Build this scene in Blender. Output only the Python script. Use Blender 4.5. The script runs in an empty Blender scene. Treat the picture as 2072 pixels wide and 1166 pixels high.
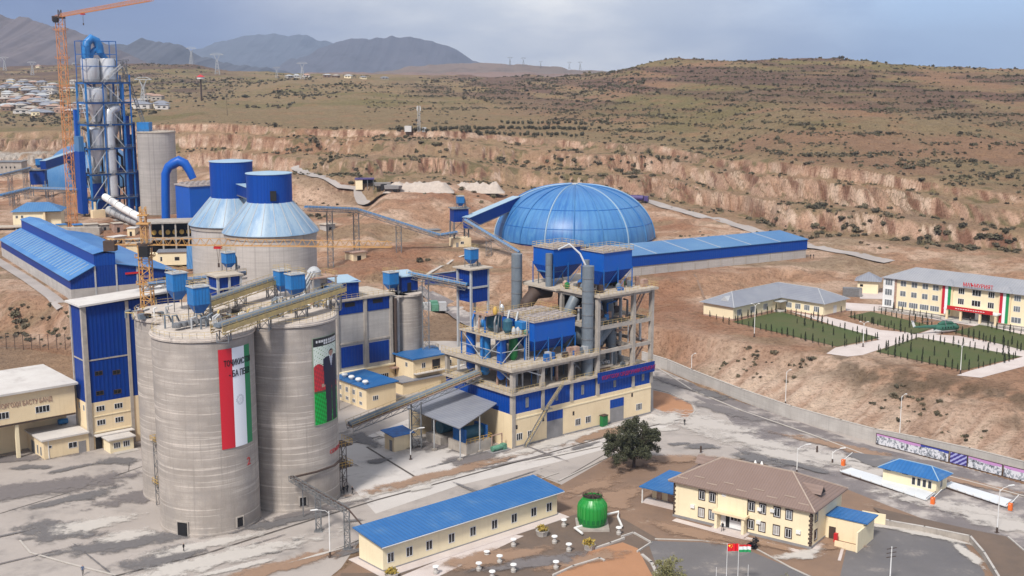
import bpy, math, random
import numpy as np
from math import sin, cos, pi, radians, hypot, atan2, degrees, sqrt, exp

# ------------------------------------------------------------------ camera, world, sun, exposure
S = bpy.context.scene
C = S.collection
FPX, PITCH, HC = 2439.0, radians(10.07), 80.0
cam = bpy.data.objects.new('camera', bpy.data.cameras.new('camera')); C.objects.link(cam); S.camera = cam
cam.location = (0, 0, HC); cam.rotation_euler = (pi/2 - PITCH, 0, 0)
cam.data.sensor_width = 36; cam.data.lens = 36*FPX/2072; cam.data.clip_end = 60000; cam.data.clip_start = 1
S.view_settings.view_transform = 'Standard'; S.view_settings.look = 'None'
S.view_settings.gamma = 1; S.view_settings.exposure = 0.45
SUN_EL, SUN_AZ = radians(48), radians(205)      # compass azimuth measured from +Y, clockwise
sd = (sin(SUN_AZ)*cos(SUN_EL), cos(SUN_AZ)*cos(SUN_EL), sin(SUN_EL))
sun = bpy.data.objects.new('sun', bpy.data.lights.new('sun', 'SUN')); C.objects.link(sun)
sun.data.energy = 3.3; sun.data.angle = radians(9); sun.data.color = (1, .95, .88)
from mathutils import Vector, Matrix
sun.rotation_euler = Vector(sd).to_track_quat('Z', 'Y').to_euler()
W = bpy.data.worlds.new("World"); S.world = W; W.use_nodes = True

class NT:
    """small node-graph helper"""
    def __init__(s, tree): s.t = tree; s.n = tree.nodes; s.l = tree.links
    def new(s, typ, ins=None, **kw):
        n = s.n.new(typ)
        for k, v in kw.items(): setattr(n, k, v)
        if ins:
            for k, v in ins.items():
                if hasattr(v, 'is_linked') or hasattr(v, 'links'): s.l.new(v, n.inputs[k])
                else: n.inputs[k].default_value = v
        return n
    def math(s, op, a, b=0.0, c=None, clamp=False):
        n = s.n.new('ShaderNodeMath'); n.operation = op; n.use_clamp = clamp
        for i, v in enumerate((a, b) if c is None else (a, b, c)):
            if hasattr(v, 'links'): s.l.new(v, n.inputs[i])
            else: n.inputs[i].default_value = v
        return n.outputs[0]
    def mix(s, f, a, b, typ='MIX'):
        n = s.n.new('ShaderNodeMix'); n.data_type = 'RGBA'; n.blend_type = typ; n.clamp_factor = True
        for i, v in ((0, f), (6, a), (7, b)):
            if hasattr(v, 'links'): s.l.new(v, n.inputs[i])
            else: n.inputs[i].default_value = v if i == 0 else (*v[:3], 1)
        return n.outputs[2]
    def noise(s, vec, scale, detail=4, rough=.55):
        n = s.new('ShaderNodeTexNoise', {'Scale': scale, 'Detail': detail, 'Roughness': rough})
        if vec is not None: s.l.new(vec, n.inputs['Vector'])
        return n.outputs[0]
    def mapv(s, vec, sc):
        return s.new('ShaderNodeMapping', {'Vector': vec, 'Scale': sc}).outputs[0]
    def ramp(s, f, lo, hi):
        n = s.new('ShaderNodeMapRange', {'Value': f, 'From Min': lo, 'From Max': hi}); n.interpolation_type = 'SMOOTHSTEP'
        return n.outputs[0]

w = NT(W.node_tree); w.n.clear()
sky = w.new('ShaderNodeTexSky', sky_type='NISHITA'); sky.sun_disc = False
sky.sun_elevation = SUN_EL; sky.sun_rotation = SUN_AZ; sky.altitude = 700; sky.dust_density = 2.5
tc = w.new('ShaderNodeTexCoord').outputs['Generated']
sx = w.new('ShaderNodeSeparateXYZ', {0: tc})
az = w.math('DIVIDE', sx.outputs[0], w.math('MAXIMUM', sx.outputs[1], .05))     # sideways direction, 0 = straight ahead
up = sx.outputs[2]
cn = w.noise(w.mapv(tc, (1.5, 1.5, 4.5)), 2.2, 6, .55)
cn2 = w.noise(w.mapv(tc, (1, 1, 3)), 5, 5, .5)
azc = w.math('MULTIPLY_ADD', cn2, .06, w.math('ADD', az, -.03))
left = w.ramp(azc, -.02, -.30)          # rain-dark bank of cloud to the left
right = w.ramp(azc, .06, .34)           # blue-grey on the right
bank = w.mix(left, (11.6, 11.5, 11.4), (1.8, 2.6, 5.0))
bank = w.mix(right, bank, (4.6, 6.6, 9.9))
zen = w.ramp(up, .05, .5)
bank = w.mix(zen, bank, (8.0, 8.2, 8.6))                      # the overcast overhead
cl = w.mix(w.ramp(cn, .40, .62), (.66, .70, .78), (1.16, 1.13, 1.08))
bank = w.mix(1.0, bank, cl, 'MULTIPLY')
skc = w.mix(.9, sky.outputs[0], bank)
bg = w.new('ShaderNodeBackground', {'Color': skc, 'Strength': .074})
w.l.new(bg.outputs[0], w.new('ShaderNodeOutputWorld').inputs[0])

# ------------------------------------------------------------------ pixel-to-place helpers (photo 2072 x 1166)
cp, sp = cos(PITCH), sin(PITCH)
def ray(px, py):
    v = (583-py)/FPX
    return ((px-1036)/FPX, cp+v*sp, v*cp-sp)
def G(px, py, z=0.0):
    d = ray(px, py); t = (z-HC)/d[2]; return (d[0]*t, d[1]*t)
def D(px, py, Y):
    d = ray(px, py); t = Y/d[1]; return (d[0]*t, Y, HC+d[2]*t)

# ------------------------------------------------------------------ mesh builder
class MB:
    def __init__(s): s.v = []; s.f = []; s.m = []; s.k = 0
    def add(s, vs, fs):
        o = len(s.v); s.v.extend(vs)
        for f in fs: s.f.append(tuple(i+o for i in f)); s.m.append(s.k)
        return s
    def box(s, x0, y0, z0, x1, y1, z1):
        return s.add([(x0,y0,z0),(x1,y0,z0),(x1,y1,z0),(x0,y1,z0),(x0,y0,z1),(x1,y0,z1),(x1,y1,z1),(x0,y1,z1)],
                     [(0,3,2,1),(4,5,6,7),(0,1,5,4),(1,2,6,5),(2,3,7,6),(3,0,4,7)])
    def cbox(s, x, y, z, w_, d_, h_): return s.box(x-w_/2, y-d_/2, z, x+w_/2, y+d_/2, z+h_)
    def prism(s, poly, z0, z1):
        n = len(poly)
        return s.add([(p[0],p[1],z0) for p in poly]+[(p[0],p[1],z1) for p in poly],
                     [tuple(range(n-1,-1,-1)), tuple(range(n,2*n))]+[(i,(i+1)%n,n+(i+1)%n,n+i) for i in range(n)])
    def extr(s, prof, x0, x1):          # profile in (y,z) swept along x
        n = len(prof)
        return s.add([(x0,p[0],p[1]) for p in prof]+[(x1,p[0],p[1]) for p in prof],
                     [tuple(range(n)), tuple(range(2*n-1,n-1,-1))]+[(n+i,n+(i+1)%n,(i+1)%n,i) for i in range(n)])
    def bar(s, a, b, r, r2=None, n=4):
        a = Vector(a); b = Vector(b); d = b-a
        if d.length < 1e-6: return s
        q = d.to_track_quat('Z', 'Y'); r2 = r if r2 is None else r2; vs = []
        for p, rr in ((a, r), (b, r2)):
            for i in range(n):
                t = 2*pi*i/n+pi/4; vs.append(tuple(p+q@Vector((cos(t)*rr, sin(t)*rr, 0))))
        return s.add(vs, [tuple(range(n-1,-1,-1)), tuple(range(n,2*n))]+[(i,(i+1)%n,n+(i+1)%n,n+i) for i in range(n)])
    def tube(s, pts, r, n=10):
        pts = [Vector(p) for p in pts]; rs = r if isinstance(r, (list, tuple)) else [r]*len(pts); rings = []; vs = []
        up_ = None
        for i, p in enumerate(pts):
            d = (pts[min(i+1, len(pts)-1)]-pts[max(i-1, 0)]).normalized()
            if up_ is None: up_ = Vector((0,0,1)) if abs(d.z) < .9 else Vector((0,1,0))
            a = d.cross(up_).normalized(); b = a.cross(d).normalized(); up_ = b
            for k in range(n):
                t = 2*pi*k/n; vs.append(tuple(p+a*cos(t)*rs[i]+b*sin(t)*rs[i]))
        fs = []
        for i in range(len(pts)-1):
            for k in range(n): fs.append((i*n+k, (i+1)*n+k, (i+1)*n+(k+1)%n, i*n+(k+1)%n))
        fs += [tuple(range(n)), tuple(range(len(pts)*n-1, (len(pts)-1)*n-1, -1))]
        return s.add(vs, fs)
    def lathe(s, prof, n=48, c=(0,0), cap=True, a0=0, a1=2*pi):
        full = abs(a1-a0-2*pi) < 1e-6; m = n if full else n+1; vs = []; fs = []
        for r, z in prof:
            for k in range(m):
                t = a0+(a1-a0)*k/n; vs.append((c[0]+cos(t)*r, c[1]+sin(t)*r, z))
        for i in range(len(prof)-1):
            for k in range(n): fs.append((i*m+k, i*m+(k+1)%m, (i+1)*m+(k+1)%m, (i+1)*m+k))
        if cap and full: fs += [tuple(range(m-1,-1,-1)), tuple(range((len(prof)-1)*m, len(prof)*m))]
        return s.add(vs, fs)
    def cyl(s, x, y, z0, z1, r, n=20, r2=None): return s.lathe([(r, z0), (r if r2 is None else r2, z1)], n, (x, y))
    def rail(s, pts, h=1.1, step=2.0, r=.035, closed=False):
        pts = [Vector(p) for p in pts]
        if closed: pts.append(pts[0])
        for a, b in zip(pts, pts[1:]):
            for hh in (h, h*.5): s.bar(a+Vector((0,0,hh)), b+Vector((0,0,hh)), r)
            n = max(1, round((b-a).length/step))
            for i in range(n+1):
                p = a.lerp(b, i/n); s.bar(p, p+Vector((0,0,h)), r)
        return s
    def lattice(s, a, b, w_, bay, r, rd=None, sides=4):     # square lattice truss from a to b
        a = Vector(a); b = Vector(b); L = (b-a).length; q = (b-a).to_track_quat('Z', 'Y'); n = max(1, round(L/bay)); rd = rd or r*.6
        cs = [Vector((x*w_/2, y*w_/2, 0)) for x, y in ((-1,-1),(1,-1),(1,1),(-1,1))]
        P = lambda i, k: a+q@(cs[k % 4]+Vector((0,0,L*i/n)))
        for k in range(4): s.bar(P(0,k), P(n,k), r)
        for i in range(n):
            for k in range(4):
                s.bar(P(i,k), P(i,k+1), rd); s.bar(P(i,k+(i%2)), P(i+1,k+1-(i%2)), rd)
        return s
    def build(s, name, mats, parent=None, smooth=True, off=(0,0,0)):
        me = bpy.data.meshes.new(name)
        vs = s.v if off == (0,0,0) else [(x-off[0], y-off[1], z-off[2]) for x, y, z in s.v]
        me.from_pydata(vs, [], s.f); mats = mats if isinstance(mats, (list, tuple)) else [mats]
        for m in mats: me.materials.append(M[m] if isinstance(m, str) else m)
        me.polygons.foreach_set('material_index', s.m)
        if smooth:
            me.polygons.foreach_set('use_smooth', [True]*len(s.f)); me.set_sharp_from_angle(angle=radians(32))
        me.update()
        o = bpy.data.objects.new(name, me); C.objects.link(o)
        if parent is not None: o.parent = parent
        return o
def tag(o, label, cat, group=None):
    o['label'] = label; o['category'] = cat
    if group: o['group'] = group
    return o
def structure(o): o['kind'] = 'structure'; return o
def thing(name, label, cat, loc=(0,0,0), rz=0, group=None):
    o = bpy.data.objects.new(name, None); C.objects.link(o); o.location = loc; o.rotation_euler = (0,0,radians(rz)); o.empty_display_size = .5
    return tag(o, label, cat, group)
KIDS = {}
def dup(root, loc=None, rz=None, label=None, group=None, parent=None, scale=None):
    """copy a thing (or part) with everything below it"""
    if not KIDS.get('ok'):
        KIDS.clear(); KIDS['ok'] = True
    r = root.copy(); C.objects.link(r)
    if parent is not None: r.parent = parent
    if loc is not None: r.location = loc
    if rz is not None: r.rotation_euler = (0,0,radians(rz))
    if scale is not None: r.scale = (scale,)*3 if not isinstance(scale, tuple) else scale
    if label: r['label'] = label
    if group: r['group'] = group
    for ch in root.children: dup(ch, parent=r)
    return r
def text(s, size, mat_, parent, loc, rx=90, rz=0, name='lettering', ex=.03, sx_=1, align='LEFT', bend=None, shear=0):
    cu = bpy.data.curves.new(name, 'FONT'); cu.body = s; cu.size = size; cu.extrude = ex; cu.align_x = align; cu.shear = shear; cu.resolution_u = 3
    cu.offset = size*.012
    ob = bpy.data.objects.new('t', cu); C.objects.link(ob)
    me = bpy.data.meshes.new_from_object(ob.evaluated_get(bpy.context.evaluated_depsgraph_get()))
    bpy.data.objects.remove(ob); bpy.data.curves.remove(cu); me.name = name
    me.materials.clear(); me.materials.append(M[mat_])
    for v in me.vertices: v.co.x *= sx_
    o = bpy.data.objects.new(name, me); C.objects.link(o); o.parent = parent
    if bend:        # wrap onto a cylinder of radius R: x becomes arc length from angle a0
        R, a0, z0 = bend
        for v in me.vertices:
            x, y, z = v.co; t = a0+x/R; rr = R+z; v.co = (cos(t)*rr, sin(t)*rr, z0+y)
    else: o.location = loc; o.rotation_euler = (radians(rx), 0, radians(rz))
    return o

# ------------------------------------------------------------------ materials
M = {}
def mat(name, col, rough=.8, col2=None, ns=.6, n2=.5, streak=0, streak_col=None, bands=0, corr=0, corr_axis='xy', bump=.0, bscale=8, metal=0, spec=.4, speck=0, grid=0, coord='Object', patch=None, radial=0, col3=None):
    m = bpy.data.materials.new(name); m.use_nodes = True; t = NT(m.node_tree); t.n.clear(); M[name] = m
    co = t.new('ShaderNodeTexCoord').outputs[coord]
    if coord == 'World': pass
    c = (*col, 1); cur = None
    if col2 is None: col2 = tuple(x*.72 for x in col)
    f = t.ramp(t.noise(co, ns, 6, .62), .5-n2*.35, .5+n2*.35)
    cur = t.mix(t.math('MULTIPLY', f, n2), col, col2)
    if speck:
        cur = t.mix(t.math('MULTIPLY', t.ramp(t.noise(co, 9, 5, .7), .35, .7), speck), cur, tuple(x*.55 for x in col))
    if bands:
        bv = t.noise(t.mapv(co, (.05, .05, 1.5)), 1.0, 6, .75)
        cur = t.mix(t.math('MULTIPLY', t.ramp(bv, .42, .62), bands), cur, tuple(x*.52 for x in col))
        bl = t.noise(t.mapv(co, (.06, .06, 3.2)), 1.0, 2, .5)
        cur = t.mix(t.math('MULTIPLY', t.ramp(bl, .62, .66), bands*.6), cur, tuple(min(1, x*1.25) for x in col))
    if streak:
        sv = t.noise(t.mapv(co, (1.6, 1.6, .07)), 1.0, 5, .7)
        cur = t.mix(t.math('MULTIPLY', t.ramp(sv, .5, .75), streak), cur, streak_col or tuple(x*.45 for x in col))
    sep = t.new('ShaderNodeSeparateXYZ', {0: co})
    if grid:
        for ax, per in ((0, 1.25), (1, 1.25), (2, 1.1)):
            g = t.math('FRACT', t.math('DIVIDE', sep.outputs[ax], per)); g = t.ramp(g, .08, .0)
            cur = t.mix(t.math('MULTIPLY', g, grid), cur, tuple(x*.5 for x in col))
    if radial:
        ang = t.math('ARCTAN2', sep.outputs[1], sep.outputs[0])
        cv = t.new('ShaderNodeCombineXYZ', {0: t.math('MULTIPLY', ang, radial), 1: t.math('MULTIPLY', sep.outputs[2], .09), 2: 0.0}).outputs[0]
        cur = t.mix(t.math('MULTIPLY', t.ramp(t.noise(cv, 1.6, 6, .75), .42, .68), .75), cur, col3 or col2)
        cur = t.mix(t.math('MULTIPLY', t.ramp(t.math('SINE', t.math('MULTIPLY', ang, radial*4.0)), .55, 1.0), .22), cur, tuple(x*.55 for x in col))
    if patch:
        pc, lo, hi, amt, ps = patch
        cur = t.mix(t.math('MULTIPLY', t.ramp(t.noise(co, ps, 7, .68), lo, hi), amt), cur, pc)
    b = t.new('ShaderNodeBsdfPrincipled', {'Base Color': cur, 'Roughness': rough, 'Metallic': metal, 'Specular IOR Level': spec})
    h = None
    if corr:
        a = sep.outputs[0] if corr_axis == 'x' else (sep.outputs[1] if corr_axis == 'y' else t.math('ADD', sep.outputs[0], sep.outputs[1]))
        wv = t.math('SINE', t.math('MULTIPLY', a, 2*pi/corr))
        wv = t.ramp(wv, -.2, .6)
        t.l.new(t.mix(t.math('MULTIPLY', wv, .16), cur, tuple(x*.4 for x in col)), b.inputs['Base Color'])
        bp = t.new('ShaderNodeBump', {'Height': wv, 'Strength': .6, 'Distance': .06}); t.l.new(bp.outputs[0], b.inputs['Normal'])
    if bump:
        bp = t.new('ShaderNodeBump', {'Height': t.noise(co, bscale, 6, .65), 'Strength': bump, 'Distance': .15}); t.l.new(bp.outputs[0], b.inputs['Normal'])
    t.l.new(b.outputs[0], t.new('ShaderNodeOutputMaterial').inputs[0])
    return m
mat('silo_concrete', (.59,.52,.46), .92, (.23,.195,.17), .16, 1.0, streak=.7, bands=.75, bump=.4, bscale=3, grid=.22, speck=.7, patch=((.30,.27,.25), .52, .66, .5, .22))
mat('silo_deck', (.70,.62,.55), .95, (.38,.32,.27), .6, .9, bump=.8, bscale=2.5, speck=.7, patch=((.25,.22,.20), .58, .68, .7, .5))
mat('concrete', (.47,.42,.37), .9, (.27,.24,.21), .5, .9, streak=.6, bump=.2, speck=.25)
mat('concrete_panel', (.52,.49,.46), .9, (.36,.33,.31), .25, .8, streak=.5, bands=.25, bump=.15, grid=.2)
mat('grid_concrete', (.50,.46,.43), .9, (.36,.33,.30), .12, .7, streak=.3, bands=.3, grid=.5)
mat('dusty_deck', (.56,.485,.40), .95, (.32,.27,.22), .7, .8, bump=.5, bscale=3, speck=.5)
mat('white_dust', (.72,.70,.68), .95, (.52,.49,.46), 1.0, .7, bump=.3)
mat('blue_wall', (.001,.050,.31), .5, (.004,.058,.29), .2, .6, spec=.25, streak=.12, streak_col=(.05,.11,.30), corr=.9)
mat('blue_deep', (.001,.032,.235), .5, (.003,.042,.22), .3, .6, spec=.25, streak=.1, streak_col=(.04,.08,.22), corr=.9)
mat('blue_roof', (.012,.115,.34), .45, (.04,.16,.38), .3, .8, corr=.8, corr_axis='x', spec=.45, speck=.2, patch=((.14,.22,.32), .52, .76, .35, .3))
mat('blue_roof_y', (.018,.14,.42), .38, (.10,.28,.55), .1, .9, corr=.9, corr_axis='y', spec=.6)
mat('blue_faded', (.03,.14,.34), .42, (.09,.22,.40), .06, .9, corr=1.0, corr_axis='x', spec=.5, streak=.2, streak_col=(.25,.32,.38))
mat('blue_paint', (.001,.085,.43), .45, (.006,.09,.36), .5, .6, streak=.2, streak_col=(.05,.10,.25))
mat('blue_mid', (.02,.19,.50), .4, (.03,.14,.33), .8, .7, streak=.3, streak_col=(.10,.13,.18))
mat('blue_steel', (.012,.14,.45), .5, (.01,.07,.24), 1.0, .7)
mat('dome_blue', (.008,.10,.34), .42, (.09,.24,.46), .04, .9, spec=.45, radial=14, col3=(.09,.25,.45), bump=.06, bscale=2)
mat('cone_sheet', (.27,.40,.52), .45, (.36,.46,.54), .15, .7, spec=.4)
mat('cone_radial', (.26,.37,.48), .45, (.33,.42,.50), .12, .8, spec=.4, radial=3, col3=(.13,.25,.42))
mat('cream', (.80,.65,.43), .85, (.70,.55,.35), .25, .8, streak=.4, streak_col=(.55,.43,.28))
mat('cream_pale', (.82,.71,.49), .85, (.73,.62,.42), .25, .7, streak=.3, streak_col=(.55,.45,.30))
mat('plinth', (.26,.25,.25), .9)
mat('glass', (.015,.017,.02), .15, spec=.7, n2=.2)
mat('glass_light', (.22,.24,.26), .2, (.08,.09,.10), 1.2, .9, spec=.7)
mat('curtain', (.45,.42,.38), .4, (.25,.23,.22), 3.0, .8, spec=.6)
mat('white_frame', (.74,.74,.74), .5)
mat('dark_trim', (.07,.045,.035), .7)
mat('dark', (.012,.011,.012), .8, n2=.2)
mat('grey_steel', (.22,.23,.24), .5, (.13,.12,.12), 1.5, .7, metal=.3)
mat('pale_steel', (.45,.46,.47), .5, (.33,.33,.33), 1.5, .6)
mat('duct_grey', (.17,.20,.23), .45, (.11,.13,.15), .6, .7, streak=.4, streak_col=(.25,.24,.22))
mat('shiny_steel', (.74,.74,.74), .32, (.45,.45,.46), .12, .8, streak=.3, streak_col=(.28,.26,.25), metal=.35)
mat('yellow_paint', (.62,.40,.07), .6, (.42,.24,.08), 1.0, .7)
mat('dusty_rail', (.62,.46,.18), .8, (.34,.25,.15), 1.0, .7)
mat('crane_orange', (.62,.26,.08), .6, (.42,.15,.06), .5, .7)
mat('crane_yellow', (.58,.30,.08), .7, (.45,.27,.14), .5, .7)
mat('rust', (.30,.15,.10), .8, (.45,.36,.30), 1.2, .8)
mat('filter_top', (.50,.44,.41), .9, (.22,.19,.19), 1.4, 1.0, speck=.6)
mat('brown_roof', (.21,.145,.12), .6, (.24,.17,.145), .2, .5, corr=.5, corr_axis='x', spec=.4)
mat('ridge_trim', (.42,.33,.27), .6)
mat('grey_roof', (.20,.21,.25), .42, (.27,.28,.31), .2, .7, corr=.8, corr_axis='x', spec=.6)
mat('pale_roof', (.33,.33,.35), .42, (.24,.25,.28), .15, .9, corr=.8, corr_axis='x', streak=.2)
mat('white_roof', (.60,.57,.54), .8, (.48,.44,.41), .2, .7, patch=((.34,.30,.28), .55, .7, .5, .15))
mat('white_paint', (.78,.77,.75), .6)
mat('red_paint', (.55,.02,.025), .5)
mat('red_text', (.50,.05,.05), .6)
mat('sign_red', (.26,.01,.09), .6)
mat('black_text', (.01,.01,.012), .6)
mat('green_bright', (.012,.24,.035), .35, (.02,.27,.04), .6, .6, streak=.35, streak_col=(.25,.55,.2), spec=.6)
mat('green_dark', (.01,.16,.04), .4)
mat('green_machine', (.12,.30,.20), .6, (.06,.15,.11), 1.0, .8)
mat('teal_machine', (.03,.12,.17), .5, (.02,.06,.09), .8, .8)
mat('weigh_white', (.66,.68,.70), .5, (.55,.57,.60), .3, .6)
mat('bark', (.07,.05,.04), .9)
mat('leaf_dark', (.075,.078,.038), .7, (.035,.038,.020), .8, .9)
mat('leaf_cypress', (.030,.038,.016), .7, (.018,.024,.012), .8, .9)
mat('leaf_yellow', (.45,.30,.05), .7, (.24,.20,.05), 1.5, .9)
mat('leaf_olive', (.26,.23,.10), .7, (.14,.15,.06), .8, .9)
mat('scrub', (.155,.115,.085), .9, (.12,.12,.06), .05, .9)
mat('scrub_dark', (.10,.08,.062), .9, (.085,.085,.045), .06, .9)
mat('black_cloth', (.012,.012,.016), .8, n2=.2)
mat('blue_cloth', (.08,.12,.22), .8)
mat('skin', (.45,.27,.18), .6, n2=.2)
mat('orange_paint', (.75,.16,.03), .5)
mat('stone', (.50,.47,.44), .9, (.36,.33,.30), 1.2, .8, bump=.4)
mat('gravel', (.50,.43,.37), .95, (.36,.30,.26), .8, .8, bump=.8, bscale=2)
mat('tank_purple', (.07,.05,.17), .5)
mat('heli_white', (.72,.73,.72), .4)
mat('heli_green', (.04,.13,.09), .4)
# ground materials
mat('pavement', (.45,.40,.365), .88, (.33,.29,.265), .06, 1.0, speck=.35, patch=((.20,.18,.17), .50, .74, .8, .10), bump=.15)
mat('apron', (.57,.53,.50), .85, (.47,.435,.41), .08, .9, speck=.2, patch=((.30,.275,.26), .52, .74, .7, .14))
mat('asphalt', (.155,.135,.135), .8, (.24,.21,.205), .08, .9, patch=((.46,.41,.375), .46, .66, .85, .13), speck=.5, bump=.15)
mat('asphalt_dark', (.115,.108,.112), .75, (.19,.175,.172), .06, .9, patch=((.36,.31,.27), .54, .70, .7, .12), speck=.3)
def softmat(name, ca, cb, sc=.35):
    m = bpy.data.materials.new(name); m.use_nodes = True; t = NT(m.node_tree); t.n.clear(); M[name] = m
    co = t.new('ShaderNodeTexCoord').outputs['Object']; e = t.new('ShaderNodeAttribute', attribute_name='core').outputs['Fac']
    a = t.math('ADD', e, t.math('MULTIPLY_ADD', t.noise(co, sc, 8, .72), 1.7, -.95)); a = t.ramp(a, .12, .55)
    b = t.new('ShaderNodeBsdfPrincipled', {'Base Color': t.mix(t.noise(co, 1.3, 6, .7), ca, cb), 'Roughness': .8}); tr = t.new('ShaderNodeBsdfTransparent')
    mx = t.new('ShaderNodeMixShader', {0: t.math('MULTIPLY', a, .88)}); t.l.new(tr.outputs[0], mx.inputs[1]); t.l.new(b.outputs[0], mx.inputs[2])
    t.l.new(mx.outputs[0], t.new('ShaderNodeOutputMaterial').inputs[0])
softmat('stain', (.10,.095,.10), (.20,.185,.18)); softmat('apron_soft', (.54,.49,.45), (.46,.42,.385)); softmat('dust_soft', (.60,.55,.50), (.46,.43,.40)); softmat('earth_soft', (.36,.23,.15), (.25,.16,.11)); softmat('asphalt_soft', (.13,.115,.115), (.22,.195,.19))
mat('pale_stain', (.50,.46,.43), .85, (.36,.32,.29), .15, .9, speck=.4)
mat('soil', (.26,.165,.11), .95, (.17,.115,.085), .12, .9, bump=.4, bscale=1.5, speck=.3, patch=((.42,.34,.27), .6, .7, .5, .2))
mat('soil_dark', (.17,.12,.09), .95, (.115,.088,.072), .25, .9, bump=.4, bscale=1.5, speck=.3)
mat('soil_bright', (.40,.205,.11), .95, (.34,.17,.09), .2, .6, bump=.3, speck=.2)
mat('drain', (.10,.085,.075), .9)
mat('kerb', (.46,.42,.38), .9)
mat('lawn', (.055,.088,.020), .95, (.105,.095,.04), .10, 1.0, speck=.4, bump=.5, bscale=6, patch=((.17,.12,.07), .6, .72, .7, .25))
mat('path_stone', (.58,.51,.48), .9, (.46,.39,.36), .2, .7)
mat('road_grey', (.40,.355,.33), .9, (.27,.24,.225), .1, .9)

# ------------------------------------------------------------------ terrain
def _h(ix, iy, seed):
    n = np.sin(ix*127.1+iy*311.7+seed*74.7)*43758.5453
    return n-np.floor(n)
def vnoise(x, y, seed=0):
    x = np.asarray(x, float); y = np.asarray(y, float)
    ix = np.floor(x); iy = np.floor(y); fx = x-ix; fy = y-iy
    fx = fx*fx*(3-2*fx); fy = fy*fy*(3-2*fy)
    return (_h(ix,iy,seed)*(1-fx)+_h(ix+1,iy,seed)*fx)*(1-fy)+(_h(ix,iy+1,seed)*(1-fx)+_h(ix+1,iy+1,seed)*fx)*fy
def fbm(x, y, seed=0, oct=4, g=.5):
    a = 1.; s = 0.; n = 0.
    for i in range(oct):
        s = s+a*vnoise(x*2**i+i*17.3, y*2**i-i*9.1, seed+i); n += a; a *= g
    return s/n
def sstep(a, b, x):
    t = np.clip((x-a)/(b-a), 0, 1); return t*t*(3-2*t)

COLS = {   # photo column : (distance, height) rows; 1 foot and 2 top of the first bank, 3-4 second bank, 5-7 quarry face, 8-9 upland, 10 skyline
 -300: [(350,0),(425,10),(520,10.5),(560,14),(800,18),(870,22),(930,36),(1200,38),(1700,58),(2400,90)],
 0:    [(350,0),(405,10),(520,10.5),(560,14),(800,18),(870,22),(930,36),(1200,38),(1700,60),(2400,92)],
 150:  [(335,0),(352,10),(520,10.5),(545,14),(780,18),(850,23),(900,38),(1200,39),(1700,60),(2400,97)],
 300:  [(300,0),(320,8),(470,8),(530,14),(720,17),(780,32),(805,46),(1050,50),(1350,54),(2200,100)],
 400:  [(305,0),(325,8),(460,8),(545,14),(745,23),(770,36),(795,48.5),(1050,53),(1350,56),(2200,97)],
 470:  [(310,0),(330,8),(450,8),(540,15),(735,24),(765,36),(785,48.5),(1050,53),(1400,62),(2200,86)],
 600:  [(330,0),(350,6),(440,9),(540,22),(650,26),(695,38),(745,47),(1000,53),(1500,73),(2200,79)],
 750:  [(355,0),(380,7),(440,13),(540,24),(620,27),(670,38),(735,46.5),(1000,52.5),(1500,71),(2200,78)],
 900:  [(385,0),(455,14),(500,14),(545,25),(610,27),(660,40),(720,47),(1000,52),(1500,70),(2200,77)],
 1050: [(375,0),(405,7),(420,9),(440,13),(640,19),(680,30),(750,42),(950,50),(1300,65),(1900,76)],
 1200: [(345,0),(370,6),(385,9),(412,12),(620,18),(670,28),(720,40.5),(850,48),(1100,66),(1420,79.5)],
 1320: [(330,0),(375,7),(385,8),(403,12),(600,18),(650,27),(700,40),(850,52),(1050,72),(1300,93)],
 1450: [(297,0),(345,8),(392,8.5),(412,12),(560,16),(610,24),(650,36),(800,54),(1000,76),(1200,93.5)],
 1600: [(277,0),(322,8),(408,8.5),(432,12),(505,14),(540,26),(572,38.5),(700,54),(950,76),(1150,93.5)],
 1750: [(261,0),(303,8),(420,8.5),(455,12),(487,14),(520,26),(548,37),(650,50),(900,74),(1100,92)],
 1900: [(246,0),(285,8),(425,8.5),(448,11),(470,13),(500,24),(525,33),(650,48),(900,73),(1080,88)],
 2072: [(232,0),(270,8),(408,8.5),(430,10.5),(455,12.5),(482,22),(505,30),(650,47),(900,71),(1080,83)],
 2400: [(205,0),(245,8),(395,8.5),(420,10.5),(445,12.5),(470,22),(495,30),(640,46),(900,70),(1080,83)],
}
ck = sorted(COLS); tk = np.array([(k-1036)/FPX for k in ck])
RY = np.array([[r[0] for r in COLS[k]] for k in ck]); RZ = np.array([[r[1] for r in COLS[k]] for k in ck])
NR = RY.shape[1]
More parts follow.
